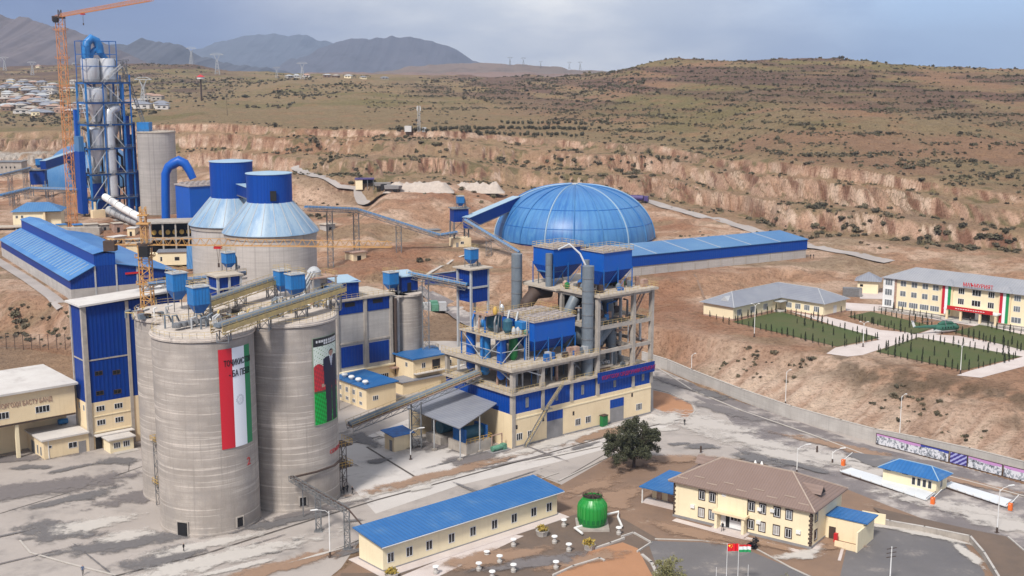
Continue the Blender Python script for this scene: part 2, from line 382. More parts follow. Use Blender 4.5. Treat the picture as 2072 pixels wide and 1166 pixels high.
# levelled yards: centre x, y, half length, half width, heading, level, fall-off
PADS = [(26,499,38,38,0,13,14), (78,442,42,22,31,12,9), (-165,440,60,26,123,10,12), (-205,565,130,52,0,14,20), (120,335,74,48,-42,8,6),
        (85,358,30,14,45,8,6), (-28,470,22,14,0,14,10), (-75,385,36,26,0,8,10)]
def terrain(X, Y, detail=True):
    X = np.asarray(X, float); Y = np.asarray(Y, float); t = X/np.maximum(Y, 1)
    # wobble the banks so that they do not run dead straight
    wob = (fbm(X/38, Y/60, 3, 3)-.5)*14 if detail else 0
    Yw = Y+wob*sstep(470, 560, Y)+(fbm(X/15, Y/22, 5, 3)-.5)*5*sstep(215, 300, Y)*(t > .1)*(Y < 420)
    ys = [np.interp(t, tk, RY[:, i]) for i in range(NR)]; zs = [np.interp(t, tk, RZ[:, i]) for i in range(NR)]
    ys = [np.full_like(t, -1000.)]+ys+[ys[-1]+450, ys[-1]+3000, np.full_like(t, 40000.)]
    zs = [np.zeros_like(t)]+zs+[zs[-1]-22, zs[-1]*0+40, np.zeros_like(t)]
    z = np.zeros_like(t); f = np.zeros_like(t)
    for i in range(len(ys)-1):
        m = (Yw >= ys[i]) & (Yw < ys[i+1])
        u = np.clip((Yw-ys[i])/(ys[i+1]-ys[i]), 0, 1)
        zz = zs[i]+(zs[i+1]-zs[i])*(u if i > 6 else (u*.7+.3*u*u*(3-2*u)))
        z = np.where(m, zz, z); f = np.where(m, i+u, f)
    if detail:
        # quarry face: three benches cut by gullies
        m = (f > 5) & (f < 7.02); u = np.clip((Yw-ys[5])/(ys[7]-ys[5]), 0, 1)
        gul = np.abs(fbm(X/7.5+Y*.02, Y/40, 11, 4, .62)-.5)*2; gul2 = fbm(X/1.9, Y/30, 12, 2)
        us = u-(.02+.26*sstep(.42,.68,fbm(X/34, Y/50, 16, 2)))*(1-gul)**3-.07*gul2+(fbm(X/16, Y/30, 17, 3)-.5)*.16+.05+(fbm(X/45, Y*0, 14, 2)-.5)*.2
        nb_ = 2.6; k = np.clip(us*nb_+(fbm(X/90, Y*0, 15, 2)-.5)*.5*np.clip(us*4, 0, 1), 0, 2.999); st = np.minimum((np.floor(k)+sstep(.3, .85, k-np.floor(k)))/nb_, 1)
        stz = zs[5]+(zs[7]-zs[5])*np.clip(st*.88+us*.12, 0, 1)
        w1 = sstep(0, .06, u)*sstep(1, .97, u)
        z = np.where(m, z*(1-w1)+stz*w1, z)
        # loose slopes in the foreground
        rough = sstep(1.0, 1.25, f)
        z = z+rough*((fbm(X/9, Y/9, 21, 4)-.5)*1.8-np.abs(fbm((X*.743-Y*.669)/5.5, (X*.669+Y*.743)/26, 23, 3)-.5)*3.4*sstep(2.02,1.75,f)+(fbm(X/2.5, Y/2.5, 22, 3)-.5)*.45)
        far = sstep(7.0, 7.6, f)
        z = z+far*((fbm(X/70, Y/70, 31, 4)-.5)*9*sstep(7, 8.2, f)*sstep(11, 9.9, f)+(fbm(X/18, Y/18, 32, 3)-.5)*1.6)
        # contour terraces across the upland
        z = z+far*sstep(11, 10, f)*(np.abs(((z/3.3+fbm(X/60, Y/60, 33, 2)*.8) % 1)-.5)-.25)*1.1
        # low gravelly banks where the middle slope is
        mid = sstep(3, 3.3, f)*sstep(5, 4.8, f)*sstep(440, 480, Y); z = z+mid*((fbm(X/14, Y/10, 41, 3)-.5)*3.0-np.abs(fbm(X/9+Y/25, Y/22, 42, 3)-.5)*2.6)
    for cx, cy, hl, hw, rz, lv, fo in PADS:
        c_, s_ = cos(radians(rz)), sin(radians(rz)); dx = X-cx; dy = Y-cy
        lx = np.abs(dx*c_+dy*s_)-hl; ly = np.abs(-dx*s_+dy*c_)-hw
        d = np.sqrt(np.maximum(lx, 0)**2+np.maximum(ly, 0)**2); ww = sstep(fo, 0, d)
        z = z*(1-ww)+lv*ww
    return z, f
def hgt(x, y): return float(terrain(np.array([x]), np.array([y]))[0][0])
def T(px, py, y0=60, y1=3000):
    """where the ray of a photo pixel meets the ground"""
    d = ray(px, py); ys = y0*(y1/y0)**(np.arange(1600)/1599.)
    X = d[0]/d[1]*ys; Z = HC+d[2]/d[1]*ys; z, f = terrain(X, ys)
    i = np.argmax(Z <= z)
    if not (Z <= z).any(): i = len(ys)-1
    return (float(X[i]), float(ys[i]), float(z[i]))

yr = np.concatenate([np.arange(60,228,3.), np.arange(228,330,1.), np.arange(330,480,1.), np.arange(480,840,.85), np.arange(840,1400,3.5), np.arange(1400,2700,13.), 2700*1.06**np.arange(50)])
tt = np.concatenate([np.linspace(-1.3, -.485, 90), np.linspace(-.48, .48, 780), np.linspace(.485, 1.3, 90)])
YY, TT = np.meshgrid(yr, tt, indexing='ij'); XX = YY*TT
ZZ, FF = terrain(XX, YY)
ny, nx = YY.shape
me = bpy.data.meshes.new('ground')
co = np.stack([XX, YY, ZZ], -1).reshape(-1, 3)
me.vertices.add(len(co)); me.vertices.foreach_set('co', co.ravel().astype(np.float32))
a = (np.arange(ny-1)[:, None]*nx+np.arange(nx-1)[None]).ravel()
q = np.stack([a, a+1, a+nx+1, a+nx], -1)
me.loops.add(q.size); me.loops.foreach_set('vertex_index', q.ravel().astype(np.int32))
me.polygons.add(len(q)); me.polygons.foreach_set('loop_start', np.arange(0, q.size, 4, dtype=np.int32)); me.polygons.foreach_set('loop_total', np.full(len(q), 4, dtype=np.int32))
me.polygons.foreach_set('use_smooth', np.ones(len(q), bool))
me.update(); me.validate()
# soil colours by place
gy = np.gradient(ZZ, axis=0)/np.maximum(np.gradient(YY, axis=0), .01); gx = np.gradient(ZZ, axis=1)/np.maximum(np.abs(np.gradient(XX, axis=1)), .01)
slope = np.hypot(gx, gy)
def lerp(a_, b_, m): return a_*(1-m[..., None])+np.array(b_)*m[..., None]
n1 = fbm(XX/55, YY/55, 51, 4); n2 = fbm(XX/12, YY/12, 52, 4); n3 = fbm(XX/130, YY/90, 53, 3); n4 = fbm(XX/3, YY/3, 54, 3)
col = np.zeros(ZZ.shape+(3,))+np.array((.36, .25, .17))
col = lerp(col, (.46, .30, .19), sstep(.4, .65, n1))
col = lerp(col, (.33, .16, .09), sstep(.52, .7, n3)*.7*(FF > 1))
# upland: dry olive grass, tan soil, dark scrub ground in contour bands
up_ = sstep(6.9, 7.1, FF)
grass = np.zeros_like(col)+np.array((.30, .225, .13))
grass = lerp(grass, (.33, .205, .13), sstep(.42, .62, n1)*sstep(-.05, .08, TT)); grass = lerp(grass, (.235, .195, .095), sstep(.50, .68, n3))
grass = lerp(grass, (.36, .22, .13), sstep(.5, .8, n2)*.6)
tX = TT
scr = sstep(.40, .60, fbm(XX/40+ZZ*.05, ZZ/5, 55, 3))*sstep(7.8, 8.8, FF)*sstep(-.12, -.02, tX+0*YY)
grass = lerp(grass, (.19, .12, .095), scr*.85)
grass = lerp(grass, (.13, .085, .07), sstep(.55, .7, n2)*scr*.6)
hillL = sstep(8.6, 9.2, FF)*sstep(-.2, -.26, tX); grass = lerp(grass, (.16, .105, .08), hillL*sstep(.35, .6, n1)*.9)
col = lerp(col, (0, 0, 0), up_)+grass*up_[..., None]
# cut faces: pink loess with pale weathering and dark gully streaks, benches with dry grass
cl = sstep(.7, 1.35, slope+(fbm(XX/9, YY/6, 71, 4)-.5)*1.3)*sstep(4.6, 5.0, FF)*sstep(7.6, 7.1, FF)
face = np.zeros_like(col)+np.array((.64, .42, .30)); face = lerp(face, (.80, .60, .46), sstep(.45, .7, fbm(XX/4, ZZ/9, 56, 4))); face = lerp(face, (.26, .13, .085), sstep(.54, .66, fbm(XX/2.6, ZZ/16, 57, 3))*.9)
face = lerp(face, (.40, .22, .14), sstep(.5, .7, fbm(XX/60, ZZ/2.2, 58, 3))*.6)
bench = (1-cl)*sstep(4.95, 5.05, FF)*sstep(7.15, 7.0, FF)
col = lerp(col, (0, 0, 0), cl)+face*cl[..., None]
col = lerp(col, (.40, .28, .17), bench*sstep(.4, .6, n2)*.85); col = lerp(col, (.20, .17, .085), bench*sstep(.58, .7, fbm(XX/7, YY/5, 59, 3))*.8)
# pale quarry floor on the left, bright raw earth on the middle banks
col = lerp(col, (.58, .52, .46), sstep(-.36, -.40, tX)*sstep(730, 790, YY)*sstep(880, 850, YY)*sstep(.3, .5, n2))
midb = sstep(1.05, 1.3, FF)*sstep(4.98, 4.8, FF)
raw = np.zeros_like(col)+np.array((.57, .345, .225)); raw = lerp(raw, (.76, .54, .40), sstep(.4, .62, n2)); raw = lerp(raw, (.40, .19, .11), sstep(.5, .68, n1)*.8); raw = lerp(raw, (.36, .27, .17), sstep(.55, .7, fbm(XX/22, YY/12, 70, 4))*.7); raw = lerp(raw, (.24, .155, .10), sstep(.60, .72, n4)*.55)
col = lerp(col, (0, 0, 0), midb*.9)+raw*(midb*.9)[..., None]
br = sstep(.13, .2, tX)*sstep(2.0, 1.2, FF)*sstep(1.0, 1.1, FF); col = lerp(col, (.90, .68, .53), br*.85)
st_ = fbm((XX*.743-YY*.669)/2.6, (XX*.669+YY*.743)/16, 81, 4); col = lerp(col, (.46, .26, .17), sstep(.54, .66, st_)*br*.55); col = lerp(col, (.88, .68, .52), sstep(.46, .36, st_)*br*.5)
col = lerp(col, (.15, .12, .08), sstep(.22, .3, tX)*sstep(1.45, 1.75, FF)*sstep(2.1, 1.95, FF)*sstep(.42, .6, fbm(XX/5, YY/5, 60, 4))*.7)
# green-brown turf east of the offices' lawns
col = np.clip(col*(.86+.28*n4[..., None]), 0, 1)
ca = me.color_attributes.new('soil', 'FLOAT_COLOR', 'POINT')
ca.data.foreach_set('color', np.concatenate([col, np.ones(ZZ.shape+(1,))], -1).astype(np.float32).ravel())
m = bpy.data.materials.new('ground'); m.use_nodes = True; t = NT(m.node_tree); t.n.clear(); M['ground'] = m
co_ = t.new('ShaderNodeTexCoord').outputs['Object']; vc = t.new('ShaderNodeVertexColor', layer_name='soil').outputs[0]
c0 = t.mix(t.math('MULTIPLY', t.ramp(t.noise(co_, .9, 10, .8), .50, .58), .6), vc, t.mix(1, vc, (.42, .38, .34), 'MULTIPLY'))
c1 = t.mix(t.math('MULTIPLY', t.ramp(t.noise(co_, .22, 10, .8), .35, .68), .6), c0, t.mix(1, c0, (.66, .60, .55), 'MULTIPLY'))
c1 = t.mix(t.math('MULTIPLY', t.ramp(t.noise(t.mapv(co_, (.9, .25, .25)), .3, 8, .75), .55, .75), .45), c1, t.mix(1, vc, (1.35, 1.32, 1.28), 'MULTIPLY'))
b = t.new('ShaderNodeBsdfPrincipled', {'Base Color': c1, 'Roughness': .95, 'Specular IOR Level': .15})
bp = t.new('ShaderNodeBump', {'Height': t.noise(co_, .8, 9, .72), 'Strength': 1.0, 'Distance': 2.2}); t.l.new(bp.outputs[0], b.inputs['Normal'])
t.l.new(b.outputs[0], t.new('ShaderNodeOutputMaterial').inputs[0])
me.materials.append(m)
ground = bpy.data.objects.new('ground', me); C.objects.link(ground); structure(ground)

# ---- mountains far behind
def mountain(name, prof, Y, depth, col_a, col_b, seed, base=0, rough=1.0):
    px = np.array([p[0] for p in prof], float); pz = np.array([D(p[0], p[1], Y)[2] for p in prof]); X0 = (px-1036)/2477*Y
    nx_, ny_ = 420, 46; xs = np.linspace(X0[0], X0[-1], nx_); crest = np.interp(xs, X0, pz); vs = []
    v_ = np.concatenate([np.linspace(-1, 0, ny_), np.linspace(.12, 1, 10)])
    V_, XS = np.meshgrid(v_, xs, indexing='ij')
    nn = fbm(XS/(Y*.03), V_*3, seed, 5); rid = np.abs(fbm(XS/(Y*.02)+V_*1.2, V_*1.2, seed+7, 4)-.5)*2
    cr = crest[None]+(fbm(XS/(Y*.012), V_*0, seed+3, 4)-.5)*Y*.006*rough
    fall = (1-np.abs(V_))**1.25
    Zm = base+(cr-base)*fall*(1-(.35*(1-fall))*(1-rid))+(nn-.5)*Y*.012*rough*(1-fall)*fall*3
    Ym = Y+V_*depth
    m_ = MB(); m_.v = list(map(tuple, np.stack([XS, Ym, Zm], -1).reshape(-1, 3))); R_ = len(v_)
    for i in range(R_-1):
        for j in range(nx_-1): m_.f.append((i*nx_+j, i*nx_+j+1, (i+1)*nx_+j+1, (i+1)*nx_+j)); m_.m.append(0)
    mat(name+'_soil_haze', col_a, .95, col_b, 14/Y, .9, patch=(tuple(c*.6 for c in col_a), .5, .62, .7, 40/Y), bump=.0)  # farther ranges have the blue of haze mixed into their base colour
    o = m_.build(name, name+'_soil_haze'); structure(o)
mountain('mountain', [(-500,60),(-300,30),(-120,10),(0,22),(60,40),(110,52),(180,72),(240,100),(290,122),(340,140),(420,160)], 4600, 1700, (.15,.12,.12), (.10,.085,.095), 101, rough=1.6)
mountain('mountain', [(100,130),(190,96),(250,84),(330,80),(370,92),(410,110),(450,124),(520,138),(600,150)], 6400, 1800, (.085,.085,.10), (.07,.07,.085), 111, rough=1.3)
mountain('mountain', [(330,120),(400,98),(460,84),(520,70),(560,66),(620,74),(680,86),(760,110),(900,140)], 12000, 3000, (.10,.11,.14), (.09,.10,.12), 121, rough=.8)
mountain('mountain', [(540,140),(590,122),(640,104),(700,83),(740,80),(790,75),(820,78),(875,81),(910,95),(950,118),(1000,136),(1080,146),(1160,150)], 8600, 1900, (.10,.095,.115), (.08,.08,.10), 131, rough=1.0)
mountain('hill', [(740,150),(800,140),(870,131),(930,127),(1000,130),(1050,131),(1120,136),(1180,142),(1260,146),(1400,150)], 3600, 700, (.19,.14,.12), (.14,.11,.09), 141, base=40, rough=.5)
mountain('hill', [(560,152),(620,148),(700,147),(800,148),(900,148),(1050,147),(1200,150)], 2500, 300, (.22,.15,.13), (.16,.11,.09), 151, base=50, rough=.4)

# ---- ground sheets
_lay = [0]; _bl = [0]
def sheet(name, pts, mt, z=None, lvl=0.0, px=True, lay=None):
    _lay[0] += 1; zz = lvl+(0.02+.003*_lay[0] if z is None else z)
    P = [G(p[0], p[1], lvl) for p in pts] if px else pts
    m_ = MB(); m_.add([(x, y, zz) for x, y in P], [tuple(range(len(P)))])
    n = m_.f[0]; a2 = sum(P[i][0]*P[(i+1)%len(P)][1]-P[(i+1)%len(P)][0]*P[i][1] for i in range(len(P)))
    if a2 < 0: m_.f[0] = n[::-1]
    return structure(m_.build(name, mt, smooth=False))
def ribbon(name, pts, wd, mt, lvl=0.0, z=None, h=0.0, px=True, close=False):
    _lay[0] += 1; zz = lvl+(0.022+.003*_lay[0] if z is None else z)
    P = [Vector((*G(p[0], p[1], lvl), 0)) for p in pts] if px else [Vector((p[0], p[1], 0)) for p in pts]
    m_ = MB(); L = []; R_ = []
    for i, p in enumerate(P):
        d = (P[min(i+1, len(P)-1)]-P[max(0, i-1)]).normalized(); nrm = Vector((-d.y, d.x, 0))*wd/2; L.append(p+nrm); R_.append(p-nrm)
    vs = [(v.x, v.y, zz+h) for v in L+R_]; n = len(P)
    m_.add(vs, [(n+i, n+i+1, i+1, i) for i in range(n-1)])
    if h > 0:
        m_.add([(v.x, v.y, zz) for v in L+R_]+vs, [(i, i+1, 2*n+i+1, 2*n+i) for i in range(n-1)]+[(n+i+1, n+i, 3*n+i, 3*n+i+1) for i in range(n-1)])
    return structure(m_.build(name, mt, smooth=False))
def blob(name, cx, cy, rx, ry, mt, seed=0, ang=0, lvl=0, amp=.5, n=40):
    _bl[0] += 1; zz = lvl+.17+.004*(_bl[0] % 28); rs = random.Random(seed); ph = [rs.uniform(0, 6.28) for _ in range(6)]; c_, s_ = cos(radians(ang)), sin(radians(ang)); vs = []; core = []
    for q_ in (0, .35, .7, 1.0, 1.25):
        for i in range(n):
            t_ = 2*pi*i/n; r_ = q_*(1+amp*sum(sin((k+2)*t_+ph[k])/(k+1.4) for k in range(6))*.35); x = cos(t_)*r_*rx; y = sin(t_)*r_*ry
            vs.append((cx+x*c_-y*s_, cy+x*s_+y*c_, zz)); core.append(1-q_/1.25)
    m_ = MB(); m_.add(vs, [(j*n+i, j*n+(i+1)%n, (j+1)*n+(i+1)%n, (j+1)*n+i) for j in range(4) for i in range(n)])
    o = m_.build(name, mt, smooth=False); at = o.data.attributes.new('core', 'FLOAT', 'POINT'); at.data.foreach_set('value', core); return structure(o)
def blob_hard(name, cx, cy, rx, ry, mt, seed=0, ang=0, lvl=0, amp=.5, n=46):
    rs = random.Random(seed); ph = [rs.uniform(0, 6.28) for _ in range(6)]; pts = []
    for i in range(n):
        t_ = 2*pi*i/n; r_ = 1+amp*sum(sin((k+2)*t_+ph[k])/(k+1.4) for k in range(6))*.5
        x = cos(t_)*r_*rx; y = sin(t_)*r_*ry; c_, s_ = cos(radians(ang)), sin(radians(ang))
        pts.append((cx+x*c_-y*s_, cy+x*s_+y*c_))
    return sheet(name, pts, mt, lvl=lvl, px=False)
sheet('yard_pavement', [(-500,800),(-700,1500),(560,1500),(640,1190),(690,1150),(735,1085),(1088,962),(1145,985),(1240,922),(1290,940),(1345,925),(1420,926),(1540,930),(1700,985),(1900,1040),(2200,1110),(2500,1000),(1900,905),(1600,845),(1400,775),(1325,742),(1200,700),(900,690),(500,700),(150,800)], 'pavement')
sheet('road', [(1318,742),(1400,775),(1500,812),(1640,862),(1770,905),(1960,950),(2200,1010),(2400,1080),(2400,1200),(2072,1085),(1900,1035),(1790,1015),(1700,985),(1660,955),(1580,915),(1500,880),(1460,830),(1395,800),(1330,768)], 'asphalt')
sheet('road', [(1480,905),(1540,900),(1640,945),(1700,975),(1900,1030),(2080,1085),(2400,1180),(2400,1240),(1980,1085),(1780,1030),(1640,975),(1560,945)], 'asphalt')
sheet('apron', [(690,905),(870,830),(1020,920),(1318,838),(1385,850),(1240,905),(1130,935),(930,982),(760,1040),(690,960)], 'apron')
sheet('soil_bed', [(1322,790),(1352,797),(1398,818),(1404,832),(1388,848),(1368,842),(1322,826)], 'soil_bright')
ribbon('kerb', [(1322,788),(1352,795),(1400,817),(1407,832),(1390,850)], .3, 'kerb', h=.15)
# the earth around the cooling tower and office
sheet('soil_yard', [(560,1500),(640,1186),(700,1150),(735,1120),(900,1110),(1130,985),(1240,922),(1290,940),(1345,925),(1440,925),(1700,985),(1800,1025),(1960,1085),(2200,1180),(2200,1500)], 'soil')
sheet('soil_yard', [(620,1500),(690,1160),(760,1160),(930,1120),(1130,1052),(1170,1040),(1260,1050),(1330,1090),(1345,1180),(1345,1500)], 'soil_dark')
sheet('soil_bright', [(1120,1400),(1125,1166),(1150,1130),(1205,1112),(1260,1098),(1290,1110),(1320,1166),(1330,1400)], 'soil_bright')
sheet('path', [(790,1175),(1020,1080),(1060,1085),(860,1180),(820,1210)], 'path_stone')
sheet('parking_lot', [(1310,1095),(1420,1098),(1500,1108),(1600,1150),(1680,1180),(1700,1500),(1300,1500),(1335,1166)], 'asphalt_dark')
sheet('parking_lot', [(1735,1070),(1790,1062),(1950,1098),(1992,1160),(2010,1500),(1690,1500),(1700,1166),(1715,1100)], 'asphalt_dark')
0 and sheet('pale_ground', [(1735,1052),(1790,1060),(1850,1078),(1960,1110),(1985,1150),(1970,1160),(1940,1110),(1850,1088),(1760,1072)], 'dust_soft')
0 and sheet('pale_ground', [(1555,1115),(1645,1118),(1690,1060),(1712,1060),(1660,1130),(1600,1140)], 'dust_soft')
ribbon('kerb', [(1712,1070),(1705,1110),(1698,1135)], .5, 'path_stone')
ribbon('kerb', [(1325,1092),(1420,1095),(1500,1106),(1530,1112),(1600,1150),(1660,1178)], .3, 'kerb', h=.12)
ribbon('plinth_path', [(1364,1052),(1460,1078),(1640,1122),(1700,1066)], 1.6, 'path_stone')
# pavement joints and kerbs
ribbon('drain', [(235,1166),(420,1120),(600,1062),(760,1013),(930,967),(1130,912),(1235,882),(1330,860),(1392,846)], .55, 'drain')
ribbon('kerb', [(640,1128),(760,1080),(1000,1000),(1130,958)], .25, 'kerb', h=.1)
ribbon('drain', [(742,905),(790,935),(860,978)], .5, 'drain')
ribbon('drain', [(0,1040),(130,1000),(330,930)], .22, 'drain')
ribbon('drain', [(130,985),(260,955),(262,935)], .15, 'drain')
ribbon('kerb', [(40,1095),(62,1120),(140,1142),(235,1166)], .35, 'kerb', h=.12)
ribbon('drain', [(1235,882),(1250,905),(1130,975),(1085,960)], .18, 'drain')
ribbon('kerb', [(1130,975),(1240,922),(1300,905)], .3, 'kerb', h=.15)
ribbon('kerb', [(1330,745),(1400,790),(1500,832),(1640,880),(1760,925),(1960,975),(2200,1040)], .4, 'kerb', h=.12)
for x, y, rx_, ry_, a_, s_ in [(60,1070,0,0,0,0)]:
    pass
def pb(px, py, rx, ry, ang, seed, mt='stain', amp=.6):
    x, y = G(px, py); blob('stain', x, y, rx, ry, mt, seed, ang, amp=amp)
pb(150,1010,11,3.2,36,1); pb(115,1075,10,6,-30,2); pb(250,1100,13,5,25,3,amp=.4); pb(190,1062,8,4.5,30,4,'dust_soft'); pb(255,1085,6,3,40,5,'dust_soft')
pb(330,1130,11,4.2,38,6); pb(410,1105,12,2.4,30,7,'dust_soft',.3); pb(560,1060,13,2.2,30,8); pb(60,947,5,2.0,10,9); pb(140,950,7,1.4,45,10); pb(240,935,6,3.2,10,11)
pb(255,905,5,2,20,12); pb(120,880,3,2,60,13); pb(735,890,9,3.0,120,14); pb(760,935,4,2,20,15); pb(820,905,4,2,0,16); pb(640,1000,7,4,40,17); pb(545,1120,2.5,1,20,18)
pb(720,1055,2.5,.8,20,19); pb(600,1095,1.4,.7,0,20); pb(850,990,3,1.5,30,21,'dust_soft'); pb(1180,905,6,1.2,40,22); pb(1440,800,8,3,120,23); pb(1530,930,9,3,140,24)
pb(1620,945,8,2,140,25); pb(1800,940,8,3,135,26,'asphalt_dark'); pb(1420,905,5,2.5,10,27); pb(1370,900,3,1.5,10,28); pb(1340,870,5,2,10,29,'dust_soft'); pb(700,1120,5,1.5,35,30); pb(940,910,5,2.4,20,31)
pb(20,1000,6,1.2,25,32); pb(60,905,9,3,10,33,'dust_soft',.3); pb(480,1150,9,1.2,35,34,'dust_soft',.3)
for px, py, rx, ry, ang, seed, mt in ((1440,865,16,9,130,50,'apron_soft'),(1530,895,14,5,135,51,'apron_soft'),(1600,925,13,5,135,52,'apron_soft'),(1690,930,14,4,138,53,'apron_soft'),(1800,965,14,4,138,54,'apron_soft'),(1960,1035,18,4.5,138,55,'apron_soft'),(2050,1065,14,4,138,56,'apron_soft'),
    (1850,1078,16,1.6,142,57,'dust_soft'),(1960,1125,7,1.4,100,58,'dust_soft'),(1620,1125,5,2.5,20,59,'dust_soft'),(1780,1066,6,1.2,160,60,'dust_soft'),(1560,1105,5,1.5,150,61,'earth_soft'),(1700,1100,4,5,120,62,'earth_soft'),
    (80,990,22,7,30,63,'asphalt_soft'),(420,1140,26,4,38,64,'dust_soft'),(900,960,24,3,40,65,'earth_soft'),(1150,890,22,3,40,66,'dust_soft'),(1220,880,12,3,40,67,'earth_soft'),(1290,935,8,4,20,68,'earth_soft'),(1370,930,10,3,10,69,'earth_soft'),(1345,850,9,4,30,70,'dust_soft'),
    (820,985,22,2.2,40,71,'dust_soft'),(330,1000,14,6,20,72,'asphalt_soft'),(620,1040,12,3,40,73,'asphalt_soft'),(560,1150,20,2.6,38,74,'earth_soft'),(30,930,14,3,20,75,'asphalt_soft'),(1380,780,14,3.5,130,76,'asphalt_soft'),(1480,835,20,3,133,77,'asphalt_soft'),(1700,905,20,2.6,138,78,'earth_soft'),(1900,965,20,2.6,138,79,'earth_soft'),
    (1180,1135,9,3,30,80,'earth_soft'),(1000,1130,12,4,30,81,'earth_soft'),(1250,1010,9,5,60,82,'earth_soft'),(1200,985,10,3,50,83,'earth_soft'),(1400,1080,12,2.4,-36,84,'earth_soft'),(1080,1140,10,3,20,85,'asphalt_soft'),(960,930,9,4,30,86,'asphalt_soft'),(890,900,8,5,20,87,'asphalt_soft')):
    x, y = G(px, py); blob('stain', x, y, rx, ry, mt, seed, ang, amp=.6)
rt = random.Random(9)
for k in range(26):      # tyre tracks and drag marks along the lanes
    px, py = rt.uniform(0, 1300), rt.uniform(880, 1150)
    if px > 600 and py > 1166-(px-600)*.42: continue
    x, y = G(px, py); blob('stain', x, y, rt.uniform(7, 16), rt.uniform(.25, .6), rt.choice(['asphalt_soft','stain','dust_soft']), 200+k, rt.choice([38, 42, 45, 34, 130]), amp=.2)
# roads on the terraces: strips that follow the ground
def road(name, pts, wd, mt, dz=.3, n=40):
    P = [Vector(T(*p)) for p in pts]; Q = []
    for a_, b_ in zip(P, P[1:]):
        k = max(2, int((b_-a_).length/4))
        Q += [a_.lerp(b_, i/k) for i in range(k)]
    Q.append(P[-1]); m_ = MB(); vs = []
    for i, p in enumerate(Q):
        d = (Q[min(i+1, len(Q)-1)]-Q[max(0, i-1)]); d.z = 0; d.normalize(); nrm = Vector((-d.y, d.x, 0))
        for k in (-1, -.33, .33, 1):
            v = p+nrm*wd/2*k; vs.append((v.x, v.y))
    arr = np.array(vs); zz = terrain(arr[:, 0], arr[:, 1])[0].reshape(-1, 4); zz = np.repeat(zz.mean(1)[:, None], 4, 1)*.6+zz*.4+dz
    zz = np.convolve(zz[:, 0], np.ones(5)/5, 'same') if False else zz
    m_.add([(x, y, z) for (x, y), z in zip(vs, zz.ravel())], [(i*4+k, i*4+k+1, i*4+k+5, i*4+k+4) for i in range(len(Q)-1) for k in range(3)])
    m_.f = [f_[::-1] for f_ in m_.f]
    return structure(m_.build(name, mt))
road('road', [(1285,402),(1340,418),(1420,440),(1500,462),(1570,482),(1640,500),(1720,515),(1800,533)], 7, 'road_grey')
road('road', [(600,335),(640,358),(690,376),(725,384),(790,388)], 7, 'road_grey')
road('road', [(846,585),(880,604),(930,632),(980,664),(1030,700)], 9, 'asphalt')
road('drain', [(962,508),(915,528),(868,556),(850,572)], 1.2, 'kerb', .15)
road('drain', [(1404,556),(1420,590),(1436,622)], .8, 'soil', .12)
road('road', [(-20,520),(60,570),(128,622)], 4, 'road_grey')

# ------------------------------------------------------------------ shared builders for building parts
WC = {}
def window(parent, x, z, w_, h_, y=0.0, rz=0, x3=None, frame='white_frame', pane='glass', nm=2, surround=None, name='window'):
    """framed window on a wall facing local -y (rz turns it); parts: frame mesh with its pane as child"""
    key = (round(w_,2), round(h_,2), frame, pane, nm, surround)
    if key not in WC:
        a = MB(); t_ = .09 if w_ > 1 else .07
        if surround:
            s_ = .16; a.k = 1
            for bx in ((-w_/2-s_,-h_/2-s_,w_/2+s_,-h_/2),(-w_/2-s_,h_/2,w_/2+s_,h_/2+s_*1.4),(-w_/2-s_,-h_/2,-w_/2,h_/2),(w_/2,-h_/2,w_/2+s_,h_/2)): a.box(bx[0],-.07,bx[1],bx[2],.02,bx[3])
            a.k = 0
        for bx in ((-w_/2,-h_/2,w_/2,-h_/2+t_),(-w_/2,h_/2-t_,w_/2,h_/2),(-w_/2,-h_/2+t_,-w_/2+t_,h_/2-t_),(w_/2-t_,-h_/2+t_,w_/2,h_/2-t_)): a.box(bx[0],-.05,bx[1],bx[2],.02,bx[3])
        for i in range(1, nm):
            xx = -w_/2+w_*i/nm; a.box(xx-t_/2,-.045,-h_/2+t_,xx+t_/2,.02,h_/2-t_)
        b_ = MB().add([(-w_/2+t_,-.012,-h_/2+t_),(w_/2-t_,-.012,-h_/2+t_),(w_/2-t_,-.012,h_/2-t_),(-w_/2+t_,-.012,h_/2-t_)], [(0,1,2,3)])
        fo = a.build(name, [frame]+([surround] if surround else []), smooth=False); po = b_.build('pane', pane, smooth=False)
        WC[key] = (fo.data, po.data); bpy.data.objects.remove(fo); bpy.data.objects.remove(po)
    fm, pm = WC[key]
    o = bpy.data.objects.new(name, fm); C.objects.link(o); o.parent = parent; o.location = x3 if x3 else (x, y, z); o.rotation_euler = (0,0,radians(rz))
    p_ = bpy.data.objects.new('pane', pm); C.objects.link(p_); p_.parent = o
    return o
def simple_part(parent, name, mt, *boxes, smooth=False):
    b_ = MB()
    for q_ in boxes: b_.box(*q_)
    return b_.build(name, mt, parent, smooth=smooth)
def corr_roof(parent, prof, x0, x1, mt, name='roof'):
    return MB().extr(prof, x0, x1).build(name, mt, parent, smooth=False)

